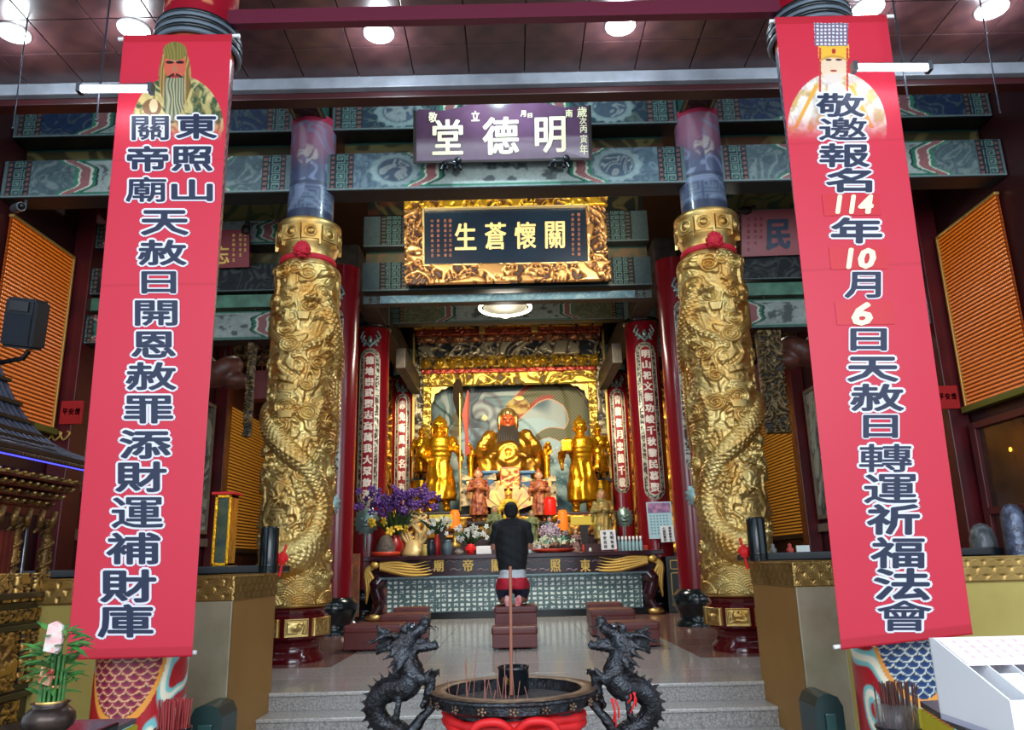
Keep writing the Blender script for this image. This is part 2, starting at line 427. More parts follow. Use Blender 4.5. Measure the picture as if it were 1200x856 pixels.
# ---------------------------------------------------------------- painted beams
FRET = np.array([[1,1,1,1,1,1,1,0],[0,0,0,0,0,0,1,0],[1,1,1,1,1,0,1,0],[1,0,0,0,1,0,1,0],[1,0,1,1,1,0,1,0],[1,0,0,0,0,0,1,0],[1,1,1,1,1,1,1,0],[0,0,0,0,0,0,0,0]])
def fret(u, v, cell):
    i = np.floor(u/cell*8).astype(int) % 8; j = np.floor(v/cell*8).astype(int) % 8
    return FRET[j, i].astype(float)
def beam_paint(L, H, base, line, ogee, seed=0, centre='land', ring=None, band=(0.05, 0.36), dim=0.82, dots=(128, 88, 78)):
    base, line, dots = L3(base), L3(line), L3(dots)
    def cf(u, v):
        a = np.minimum(u, L-u); t = v/H-0.5
        sw = swirl(u, v, 5.5, seed, 4.0)
        c = mix(base, line, 0.55*sstep(0.55, 0.9, sw))
        c = mix(c, base*0.6, 0.5*sstep(.5, .7, fbm(u*14, v*16, seed+9)))
        if ring:
            d = np.hypot((a-ring)/0.3, t*H/0.22)
            ray = 0.12*np.cos(np.arctan2(t*H, a-ring)*14)
            c = mix(c, L3((150, 170, 168)), sstep(1.15+ray.clip(-.1, .12), 1.0, d)*0.8)
            c = mix(c, L3((70, 88, 104)), sstep(0.85, 0.7, d))
            c = mix(c, L3((140, 150, 150)), (d < 0.7)*sstep(0.5, 0.8, swirl(u, v, 6, seed+3, 3)))
        if ogee:
            g = a-ogee+0.30*np.abs(t)*2*H/0.5*0.8+0.05*np.cos(t*14)
            for g0, g1, cc in ((0, .05, (60, 130, 100)), (.05, .075, (214, 214, 200)), (.075, .2, (150, 98, 98)), (.2, .235, (214, 214, 200)), (.235, .28, (48, 120, 92)), (.28, .31, (24, 50, 48))):
                c = mix(c, L3(cc), (g >= g0) & (g < g1))
            land = 0.5+0.5*fbm(u*3, v*7, seed+5)
            c = mix(c, L3((176, 190, 184))*land[..., None], g >= .31)
            ink = sstep(0.55, 0.66, fbm(u*7, v*10, seed+6))*(np.abs(t) < 0.36)
            c = mix(c, L3((54, 64, 66)), ink*(g >= .36)*0.8)
            c = mix(c, L3((40, 110, 86)), (np.abs(t) > 0.42)*(g >= .2))
        b0, b1 = band
        inb = (a > b0) & (a < b1)
        c = mix(c, L3((26, 40, 52)), inb)
        w = b1-b0
        inner = (a > b0+w*0.24) & (a < b1-w*0.24)
        c = mix(c, L3((108, 140, 132)), inner*fret(a, v, 0.13))
        dot = ((np.abs(a-b0-w*0.12) < w*0.07) | (np.abs(a-b1+w*0.12) < w*0.07)) & (np.mod(v, 0.07) > 0.022)
        c = mix(c, dots, dot)
        c = mix(c, L3((90, 110, 112)), (a < b0))
        c = mix(c, L3((120, 140, 140)), np.abs(t) > 0.47)
        return c*dim*(0.86+0.28*vn(u*40, v*40, seed)[..., None])
    return cf
def board_paint(L, H, base, line, seed, dim=1.0, gold=0.0):
    base, line = L3(base), L3(line)
    def cf(u, v):
        s = swirl(u, v, 2.2, seed, 3.0); c = mix(base, line, sstep(0.6, 0.9, s))
        c = mix(c, L3((120, 60, 34)), 0.6*sstep(0.55, 0.7, fbm(u*1.6, v*2.5, seed+2)))
        e = (v < 0.03) | (v > H-0.03)
        return mix(c, L3((40, 80, 70)), e)*dim
    return cf
m_beamside = mat('beam_underside', (30, 34, 36), 0.5, var=0.3)
def beam(x0, x1, d, z0, z1, label, cf, depth=0.35, step=0.014, name='painted_beam', cat='beam', group=None):
    t = thing(name, label, cat, ((x0+x1)/2, d, z0), group)
    MB().bevbox(x0, x1, d, d+depth, z0, z1, 0.015).build('beam_core', m_beamside, t)
    panel('painted_front', (x0, d-0.012, z0+0.01), (1, 0, 0), (0, 0, 1), x1-x0, z1-z0-0.02, step, cf, v_paint, t, thick=0.02)
    return t
D = 9.3
zb = lambda y, d, x=600: C(x, y+ (600-x)*-0.0245, d).z        # height of a level line seen at row y on the axis
# lower long tie beam at the column row
z0, z1 = zb(226, D), zb(183, D)
beam(-2.34, 2.38, D-0.16, z0, z1, 'wide slate blue painted beam directly under the purple name board', beam_paint(4.72, z1-z0, (84, 106, 120), (128, 146, 152), 1.3, 3, ring=0.9))
beam(-6.58, -2.80, D-0.16, z0, z1, 'slate blue painted beam running left from the left gold column to the wall', beam_paint(3.76, z1-z0, (84, 104, 110), (140, 156, 150), 1.0, 4))
beam(2.84, 6.58, D-0.16, z0, z1, 'slate blue painted beam running right from the right gold column to the wall', beam_paint(3.76, z1-z0, (84, 104, 110), (140, 156, 150), 1.0, 5))
# upper beam
z2, z3 = zb(154, D), zb(114, D)
beam(-2.3, 2.34, D-0.1, z2, z3, 'dark navy painted beam behind the top of the purple name board', beam_paint(4.64, z3-z2, (34, 58, 74), (110, 124, 112), 1.5, 7, ring=0.9, band=(0.03, 0.4)))
beam(-6.58, -2.8, D-0.1, z2, z3, 'navy painted beam with green edged cartouche high on the left', beam_paint(3.76, z3-z2, (24, 50, 86), (98, 112, 104), 1.1, 8))
beam(2.84, 6.58, D-0.1, z2, z3, 'navy painted beam with green edged cartouche high on the right', beam_paint(3.76, z3-z2, (24, 50, 86), (98, 112, 104), 1.1, 9))
# boards between and above the beams
def board(x0, x1, d, z0, z1, label, cf, step=0.02):
    o = panel('painted_board', (x0, d, z0), (1, 0, 0), (0, 0, 1), x1-x0, z1-z0, step, cf, v_paint, thick=0.03)
    return tag(o, label, 'board')
for xa, xb, sd, w in ((-2.2, 2.2, 11, 'in the centre bay'), (-6.58, -2.6, 12, 'in the left bay'), (2.6, 6.58, 13, 'in the right bay')):
    board(xa, xb, D+0.22, z1, z2, 'olive and brown painted board between the two upper beams '+w, board_paint(xb-xa, z2-z1, (74, 66, 40), (130, 116, 70), sd, 0.9))
    board(xa, xb, D+0.2, z3, z3+1.0, 'green board painted with cloud scrolls above the navy beam '+w, board_paint(xb-xa, 1.0, (38, 66, 60), (124, 138, 112), sd+5, 0.9))
struct(MB().box(-6.6, 6.6, D+0.3, D+0.4, z3+0.9, 9.0), 'wall_upper', m_dark)
# transverse beams meeting the columns from the front
for sx, lb in ((-1, 'left'), (1, 'right')):
    t = thing('bracket_beam', 'beam end with gold edged underside running forward above the %s gold column' % lb, 'beam', (sx*2.58, 8.4, z2+0.1))
    MB().bevbox(sx*2.58-0.22, sx*2.58+0.22, 7.65, 9.35, z2+0.12, z2+0.9, 0.01).build('beam_core', mat('beam_green', (30, 70, 62), 0.5), t)
    cfx = lambda u, v: mix(mix(L3((54, 36, 34)), L3((92, 72, 60)), sstep(0.6, 0.9, swirl(u, v, 5, 4, 3))), L3((150, 132, 84)), (np.abs(u-0.2) > 0.165) & (np.abs(u-0.2) < 0.19))
    panel('painted_underside', (sx*2.58-0.2, 9.3, z2+0.115), (1, 0, 0), (0, -1, 0), 0.4, 1.6, 0.015, cfx, v_paint, t, thick=-0.01)

# side bay beams between gold columns and walls (three levels each)
fan_l = [(262, 291, (52, 62, 62), (130, 134, 110), 21), (314, 345, (30, 36, 42), (90, 96, 92), 22), (368, 402, (34, 58, 78), (120, 136, 140), 23)]
for (ya, yb_, b, l, sd), nm in zip(fan_l, ('top', 'middle', 'bottom')):
    for s, side in ((-1, 'left'), (1, 'right')):
        za, zt = C(200, yb_+0, 11.0).z, C(200, ya, 11.0).z
        x0, x1 = (-6.5, -3.2) if s < 0 else (3.2, 6.5)
        beam(x0, x1, 10.95, za, zt, '%s of the three low painted beams in the %s bay' % (nm, side), beam_paint(3.3, zt-za, b, l, 0.38 if nm != 'middle' else 0, sd+s, band=(0.04, 0.3), dots=(120, 100, 70)), 0.3, group='low beams of the side bays')
for s, side in ((-1, 'left'), (1, 'right')):
    x0, x1 = (-6.5, -3.2) if s < 0 else (3.2, 6.5)
    zt = C(200, 233, 11.3).z; za = C(200, 262, 11.3).z
    board(x0, x1, 11.35, za, zt, 'pale yellow painted board above the three low beams in the %s bay' % side, board_paint(3.3, zt-za, (168, 160, 104), (112, 128, 90), 31+s, 0.9))
    za, zt = C(200, 367, 11.1).z, C(200, 350, 11.1).z
    o = MB().bevbox(x0, x1, 11.0, 11.2, za+0.03, zt, 0.01).build('green_rail', mat('green_rail', (84, 138, 112), 0.4, var=0.3)); tag(o, 'thin sea green rail between the low beams in the %s bay' % side, 'rail')
    za, zt = C(200, 314, 11.3).z, C(200, 291, 11.3).z
    board(x0, x1, 11.3, za, zt, 'dim painted board behind the small red plaque in the %s bay' % side, board_paint(3.3, zt-za, (96, 88, 62), (150, 140, 96), 41+s, 0.8))
# centre bay beams, inner column row
DA = 13.0
for (ya, yb_, lb, b, l, og, sd) in ((250, 286, 'dark beam with hexagon paint behind the gold framed plaque', (40, 50, 56), (92, 104, 100), 0.5, 51), (304, 338, 'dark beam with key pattern bands under the gold framed plaque', (24, 42, 48), (50, 74, 74), 0, 52)):
    za, zt = zb(yb_, DA), zb(ya, DA)
    beam(-2.6, 2.6, DA, za, zt, lb, beam_paint(5.2, zt-za, b, l, og, sd, band=(0.3, 0.8), dim=0.9, dots=(110, 100, 80)), 0.3)
za, zt = zb(304, DA), zb(286, DA); board(-2.6, 2.6, DA+0.25, za, zt, 'painted board between the two dark beams behind the plaque', board_paint(5.2, zt-za, (120, 118, 92), (150, 120, 90), 55, 0.7))
za, zt = zb(250, DA), zb(196, DA); board(-2.6, 2.6, DA+0.3, za, zt, 'dark upper board with painted figures behind the gold framed plaque', board_paint(5.2, zt-za, (40, 44, 40), (100, 92, 58), 56, 0.7))
za, zt = zb(351, DA), zb(341, DA)
beam(-2.6, 2.6, DA+0.1, za, zt, 'narrow pale blue painted beam with dark beasts above the ring lamp', beam_paint(5.2, zt-za, (110, 150, 168), (160, 190, 196), 0, 57, band=(0.1, 0.3)), 0.2)
DS = 17.5
za, zt = zb(377, DS), zb(352, DS)
beam(-3.0, 3.0, DS, za, zt, 'green painted beam with panelled cartouches over the shrine', beam_paint(6.0, zt-za, (110, 112, 84), (140, 150, 110), 1.5, 58, band=(0.1, 0.5), dots=(150, 120, 70)), 0.3)
# slanting timbers of the inner bay seen at both sides of the ring lamp
for s, side in ((-1, 'left'), (1, 'right')):
    t = thing('cross_beam', 'grey brown cross beam running back toward the shrine on the %s side' % side, 'beam', (s*2.7, 15, 6))
    MB().bevbox(s*2.95-0.2, s*2.95+0.2, 13.3, 21.0, 6.3, 6.85, 0.02).build('beam_core', mat('old_timber', (62, 54, 46), 0.6, var=0.4), t)
    MB().bevbox(s*2.6-0.12, s*2.6+0.12, 17.8, 21.0, 5.6, 6.1, 0.02).build('brace', MATS['old_timber'], t)
    # side cross beams toward the walls deeper in the hall
    for k, (d, z) in enumerate(((13.4, 5.9), (17.4, 5.7))):
        xx = (3.3, 6.58) if s > 0 else (-6.58, -3.3)
        beam(xx[0], xx[1], d, z, z+0.45, 'painted beam of the %s aisle, %s row' % (side, ('nearer', 'farther')[k]), beam_paint(3.28, 0.45, (60, 62, 56), (120, 112, 80), 0.5, 60+k+s), 0.3, 0.02)
        xx2 = xx
        board(xx[0], xx[1], d+0.1, z+0.45, z+1.6, 'brown painted board above the %s aisle beam, %s row' % (side, ('nearer', 'farther')[k]), board_paint(3.28, 1.15, (110, 92, 54), (70, 60, 40), 70+k+s, 0.7), 0.03)

# maroon steel bar between the front columns
a, b_ = C(268, 26, 5.25), C(912, 7, 5.25)
bar = MB().cbox((a+b_)/2, (b_-a).length, 0.08, 0.13); tag(bar.build('ceiling_bar', mat('bar_red', (96, 30, 50), 0.35)), 'long maroon metal bar spanning between the two front columns near the ceiling', 'bar')
# ---------------------------------------------------------------- gold dragon columns
def strand_field(TH, Z, R, path, rad, kind, n=8):
    P = np.array(smoothpts(path, n)); rads = np.interp(np.linspace(0, 1, len(P)), np.linspace(0, 1, len(rad)), rad)
    best = np.full(TH.shape, 9.0); S = np.zeros(TH.shape); T = np.zeros(TH.shape); RR = np.full(TH.shape, 1e-3)
    s0 = 0
    for i in range(len(P)-1):
        a, b = P[i], P[i+1]; ax, bx = a[0]*R, b[0]*R
        ex, ez = bx-ax, b[1]-a[1]; L = math.hypot(ex, ez)+1e-9
        for k in (-1, 0, 1):
            dx = TH*R+k*2*math.pi*R-ax; dz = Z-a[1]
            t = np.clip((dx*ex+dz*ez)/L/L, 0, 1); d = np.hypot(dx-ex*t, dz-ez*t)
            m = d < best
            best = np.where(m, d, best); S = np.where(m, s0+t*L, S)
            T = np.where(m, np.sign(dx*ez-dz*ex)*d, T); RR = np.where(m, rads[i]*(1-t)+rads[i+1]*t, RR)
        s0 += L
    x = np.clip(best/RR, 0, 1); h = np.sqrt(1-x**2)*RR*0.75
    ins = best < RR
    if kind == 'scale':
        h += np.where(ins, 0.014*(1-scales(T, S, 0.062)), 0)
        h += np.where(ins, 0.018*np.exp(-((T-RR*0.15)/0.012)**2)*(0.5+0.5*np.cos(S*90)), 0)
    if kind == 'hair': h += np.where(ins, 0.009*np.cos(T*260+S*5), 0)
    return np.where(ins, h, 0)
def dragon_relief(nu=310, nv=560, R=0.385, z0=0.63, z1=4.72):
    th = np.linspace(0, 2*math.pi, nu, endpoint=False); zz = np.linspace(z0, z1, nv); TH, Z = np.meshgrid(th, zz)
    H = 0.030*sstep(.3, .8, swirl(TH*R, Z, 3.4, 3, 3))+.008*swirl(TH*R, Z, 11, 6, 3)
    rng = np.random.RandomState(4)
    best = np.full(TH.shape, 9.0); PH = np.zeros(TH.shape); RC = np.full(TH.shape, .1)
    for k in range(110):
        ct, cz, rc = rng.rand()*2*math.pi, z0+rng.rand()*(z1-z0), 0.09+0.06*rng.rand()
        dx = (np.mod(TH-ct+math.pi, 2*math.pi)-math.pi)*R; dz = Z-cz; d = np.hypot(dx, dz*1.2)
        m = d/rc < best; best = np.where(m, d/rc, best); PH = np.where(m, np.arctan2(dz, dx*(1 if k % 2 else -1)), PH); RC = np.where(m, rc, RC)
    cl = sstep(1.05, 0.8, best)*(0.040+0.022*np.cos(best*RC/0.040*2*math.pi-PH))
    H = np.maximum(H, cl)
    PI2 = 2*math.pi
    ST = [([(.75, 4.3), (1.2, 4.0), (1.7, 3.6), (2.4, 3.2), (3.3, 3.02), (4.2, 2.98), (4.95, 2.86), (5.45, 2.62), (6.1, 2.38), (6.9, 2.1), (7.35, 1.75), (7.2, 1.4), (6.7, 1.18), (6.2, 1.12)], [.1, .13, .13, .12, .12, .12, .12, .13, .13, .12, .12, .15, .19, .21], 'scale'),
          ([(4.9, 4.35), (5.0, 4.05), (5.4, 3.82), (5.95, 3.66), (6.3, 3.55)], [.03, .06, .075, .07, .05], 'hair'),
          ([(1.1, 3.85), (.75, 3.7), (.35, 3.62), (0.0, 3.5)], [.09, .07, .055, .05], 'scale'),
          ([(3.4, 4.3), (2.6, 4.0), (2.2, 3.7), (2.0, 2.9), (2.4, 2.3), (3.2, 2.0), (4.2, 1.8), (5.0, 1.5)], [.05, .1, .1, .1, .1, .1, .09, .06], 'scale'),
          ([(.9, 2.95), (.7, 2.7), (.75, 2.45), (1.0, 2.3)], [.05, .07, .06, .04], 'scale'),
          ([(.2, 2.0), (.45, 1.6), (.4, 1.3)], [.03, .05, .04], 'scale')]
    for i, x in enumerate((-.22, -.1, .02, .14)):
        ST.append(([(-.0, 3.48), (x*.8, 3.36), (x*1.5, 3.24)], [.022, .02, .008], ''))
    for i in range(6):
        ST.append(([(6.2, 2.02-.03*i), (5.75-.08*i, 1.82-.03*i), (5.35+.03*i, 1.5), (5.45+.1*i, 1.2), (5.75+.13*i, 1.0-.02*i)], [.02, .03, .034, .034, .012], 'hair'))
    for i in range(5):
        ST.append(([(.95, 4.35), (1.35+.05*i, 4.25-.05*i), (1.8, 4.1-.12*i)], [.03, .03, .008], 'hair'))
    for p, r, k in ST: H = np.maximum(H, strand_field(TH, Z, R, p, r, k))
    # ingot and second head
    for ct, cz, w, h in ((6.1, 2.66+.12, .085, .045), (.2, 4.0, .06, .05)):
        dx = (np.mod(TH-ct+math.pi, 2*math.pi)-math.pi)*R; dz = Z-cz
        H = np.maximum(H, 0.06*sstep(0.012, 0.0, np.abs(dx)-w*(1+dz*4))*sstep(0.012, 0, np.abs(dz)-h))
    # waves at the foot
    wv = np.zeros_like(Z)
    for j in range(5):
        zc = 0.60+0.07*j; sh = (j % 2)*0.5
        k = np.mod(TH*7/(PI2)*1.0+sh, 1)-0.5; rr = np.hypot(k*PI2*R/7, Z-zc)
        wv = np.maximum(wv, np.where(rr < .17, (0.05-0.01*j)+0.012*np.cos(rr/0.026*PI2), 0))
    H = np.where(Z < 0.98, np.maximum(H*sstep(0.75, 0.98, Z), wv), H)
    H *= sstep(z1+.001, z1-.04, Z)*0.5+0.5
    Rr = R+H
    P = np.stack([Rr*np.sin(TH), -Rr*np.cos(TH), Z], -1)
    return P
def rose(mb, c, r, seed=0):
    rnd = random.Random(seed)
    for i in range(46):
        a = rnd.random()*6.28; e = rnd.uniform(-1, 1); v = Vector((math.cos(a)*math.sqrt(1-e*e), -abs(math.sin(a))*math.sqrt(1-e*e)*0.7, e))
        q = v.to_track_quat('Z', 'Y').to_matrix() @ Matrix.Rotation(rnd.random(), 3, 'X')
        mb.ell(Vector(c)+v*r*0.72, (r*0.34, r*0.3, r*0.1), 7, 4, q)
    mb.ell(c, r*0.7, 10, 6)
def dragon_head_prims(c, f, u, s, jaw=0.35):
    """c: base of the skull, f: forward, u: up"""
    f = Vector(f).normalized(); u = Vector(u); u = (u-f*u.dot(f)).normalized(); w = f.cross(u); c = Vector(c)
    R3 = Matrix((f, w, u)).transposed()
    P = lambda a, b, d: c+f*a*s+w*b*s+u*d*s
    pr = [('e', P(.0, 0, .05), (.5*s, .42*s, .42*s), R3), ('e', P(.55, 0, .14), (.52*s, .31*s, .24*s), R3), ('e', P(1.02, 0, .28), (.22*s, .3*s, .2*s), R3),
          ('t', [P(.05, 0, -.2), P(.5, 0, -.3-jaw*.25), P(.92, 0, -.3-jaw*.6)], [.22*s, .19*s, .15*s]), ('t', [P(.92, 0, -.3-jaw*.6), P(1.02, 0, -.2-jaw*.5)], [.12*s, .05*s]), ('t', [P(.3, 0, -.12), P(.75, 0, -.16-jaw*.3), P(.95, 0, -.05-jaw*.2)], [.1*s, .08*s, .04*s]), ('t', [P(0, 0, -.3), P(-.1, 0, -.6), P(.15, 0, -.85)], [.14*s, .09*s, .03*s])]
    for k in (-1, 1):
        pr += [('e', P(.25, .26*k, .38), (.14*s, .12*s, .12*s), R3), ('e', P(.3, .3*k, .52), (.26*s, .07*s, .07*s), R3), ('e', P(1.08, .16*k, .36), (.1*s, .08*s, .08*s), R3),
               ('t', [P(-.1, .2*k, .4), P(-.5, .3*k, .62), P(-.95, .36*k, .62), P(-1.2, .4*k, .78)], [.1*s, .08*s, .06*s, .03*s]),
               ('t', [P(1.0, .25*k, .1), P(1.25, .45*k, -.1), P(1.2, .6*k, -.4)], [.05*s, .04*s, .02*s]),
               ('t', [P(.85, .18*k, .12), P(.87, .18*k, -.12)], [.05*s, .025*s]), ('t', [P(.8, .14*k, -.42), P(.84, .16*k, -.22)], [.05*s, .025*s])]
        for j in range(4):
            pr.append(('t', [P(-.15, .35*k, .2-.2*j), P(-.5, .5*k, .15-.26*j), P(-.85, .52*k, .22-.32*j)], [.12*s, .09*s, .03*s]))
    return pr
relief = dragon_relief()
m_basepan = m_gold_y
def gold_column(x, s, side, lab):
    d = D; t = thing('dragon_column', lab, 'column', (x, d, 0))
    P = relief.copy(); P[..., 0] *= -s if s > 0 else 1
    P = P + np.array([x, d, 0])
    if s > 0: P = P[:, ::-1]
    grid_obj('carved_shaft', P, None, m_gold, t, wrap=True)
    # capital
    prof = [(0.36, 4.68), (0.38, 4.72), (0.34, 4.76), (0.33, 4.9), (0.355, 4.95), (0.375, 5.0), (0.385, 5.02), (0.392, 5.25), (0.408, 5.27), (0.405, 5.32), (0.36, 5.35), (0.30, 5.35)]
    MB().lathe([(r, h) for r, h in prof], (x, d, 0), 40).build('capital', m_gold, t)
    for k in range(10):
        a = 2*math.pi*k/10+0.3; mb = MB(); c = Vector((x+0.39*math.sin(a), d-0.39*math.cos(a), 5.13)); q = Matrix.Rotation(a, 3, 'Z')
        mb.cbox(c, 0.215, 0.02, 0.20, q); mb.cbox(c+q @ Vector((0.118, 0.014, -0.03)), 0.02, 0.04, 0.27, q)
        mb.lathe([(0.085, 0), (0.085, 0.012), (0.07, 0.018), (0.07, 0.01), (0.05, 0.01), (0.05, 0.02), (0, 0.026)], (0, 0, 0), 16, axis='y')
        vs = mb.v; n0 = 16
        off = len(vs)-7*16-2*16
        for i in range(16, len(vs)):
            vs[i] = tuple(c+q @ (Vector(vs[i])+Vector((0, -0.005, 0))))
        mb.build('medallion', m_gold, t)
    rb = MB(); rb.lathe([(0.345, 4.79), (0.355, 4.8), (0.355, 4.85), (0.345, 4.86)], (x, d, 0), 32); rb.build('ribbon', m_rose, t)
    # heads carved in the round
    q = lambda th, r, z: Vector((x-s*r*math.sin(th), d-r*math.cos(th), z))
    blob('dragon_head', dragon_head_prims(q(.55, .40, 4.22), q(0.1, .62, 4.12)-q(.55, .40, 4.22), (0, -.2, 1), 0.155), m_gold, t, 0.014, 1)
    blob('lower_dragon_head', dragon_head_prims(q(-.25, .38, 1.80), q(.35, .42, 2.1)-q(-.25, .38, 1.8), (0, -1, .4), 0.13), m_gold, t, 0.014, 1)
    # painted upper column
    zt = 6.86; nu, nv = 110, 90; th = np.linspace(0, 2*math.pi, nu, endpoint=False); zz = np.linspace(5.33, zt, nv); TH, Z = np.meshgrid(th, zz)
    r = 0.297; PP = np.stack([x+r*np.sin(TH), d-r*np.cos(TH), Z], -1)
    u = TH*r; top = sstep(6.0, 6.5, Z)
    c = mix(L3((66, 74, 100)), L3((150, 96, 118)), top); c = mix(c, L3((120, 132, 160)), 0.7*sstep(.6, .9, swirl(u, Z, 3.5, 5+s, 3)))
    c = mix(c, L3((96, 112, 128)), fret(u, Z, 0.2)*sstep(5.9, 5.8, Z)*0.7); c = mix(c, L3((52, 60, 82)), ((Z < 5.5) | (np.abs(Z-5.86) < .03)))
    c = mix(c, L3((168, 44, 74)), (Z > zt-.12)); c = mix(c, L3((206, 196, 180)), sstep(.16, .12, np.hypot((np.mod(TH+math.pi, 2*math.pi)-math.pi)*r, (Z-6.25)))*0.5*sstep(.4, .7, swirl(u, Z, 8, 2, 2)))
    grid_obj('painted_neck', PP, c, v_lacq, t, wrap=True)
    # lacquered foot with gold panels
    MB().lathe([(0.37, 0), (0.37, 0.06), (0.325, 0.10), (0.315, 0.2), (0.36, 0.235)], (x, d, 0), 40).build('foot', mat('maroon_gloss', (84, 12, 20), 0.16, coat=0.5), t)
    MB().lathe([(0.36, 0.235), (0.40, 0.26), (0.40, 0.50), (0.36, 0.53), (0.38, 0.57), (0.33, 0.60)], (x, d, 0), 16, smooth=False, a0=math.pi/16).build('drum', MATS['maroon_gloss'], t)
    MB().lathe([(0.36, 0.585), (0.40, 0.60), (0.41, 0.62), (0.39, 0.645), (0.33, 0.65)], (x, d, 0), 40).build('gold_ring', m_gold, t)
    for k in range(8):
        a = 2*math.pi*(k+.5)/8; qz = Matrix.Rotation(a, 3, 'Z'); c = Vector((x+0.385*math.sin(a), d-0.385*math.cos(a), 0.38)); o = c+qz @ Vector((-.13, -.018, -.095))
        ux = qz @ Vector((1, 0, 0))
        hf = lambda u, v: 0.006+0.012*((np.abs(u-.13) > .115) | (np.abs(v-.095) > .08))+0.022*np.exp(-(np.hypot((u-.13)/1.6, v-.095)/0.03)**2)+0.014*swirl(u, v, 12, k, 2)*(np.abs(u-.13) < .105)*(np.abs(v-.095) < .07)
        panel('gold_panel', o, ux, (0, 0, 1), .26, .19, 0.008, lambda u, v: np.ones(u.shape+(3,)), m_gold, t, hf=hf, thick=0.03)
    rm = MB(); rp = q(0.06, .40, 4.86); rose(rm, rp, 0.13, 3+s); tag(rm.build('cloth_rose', m_rose), 'crimson cloth rose tied to the neck of the %s gold dragon column' % side, 'rosette', 'cloth roses')
    return t
gold_column(-2.57, -1, 'left', 'gilded dragon column on the left, ingot and claws carved toward the aisle')
gold_column(2.62, 1, 'right', 'gilded dragon column on the right, dragon head at its upper left')

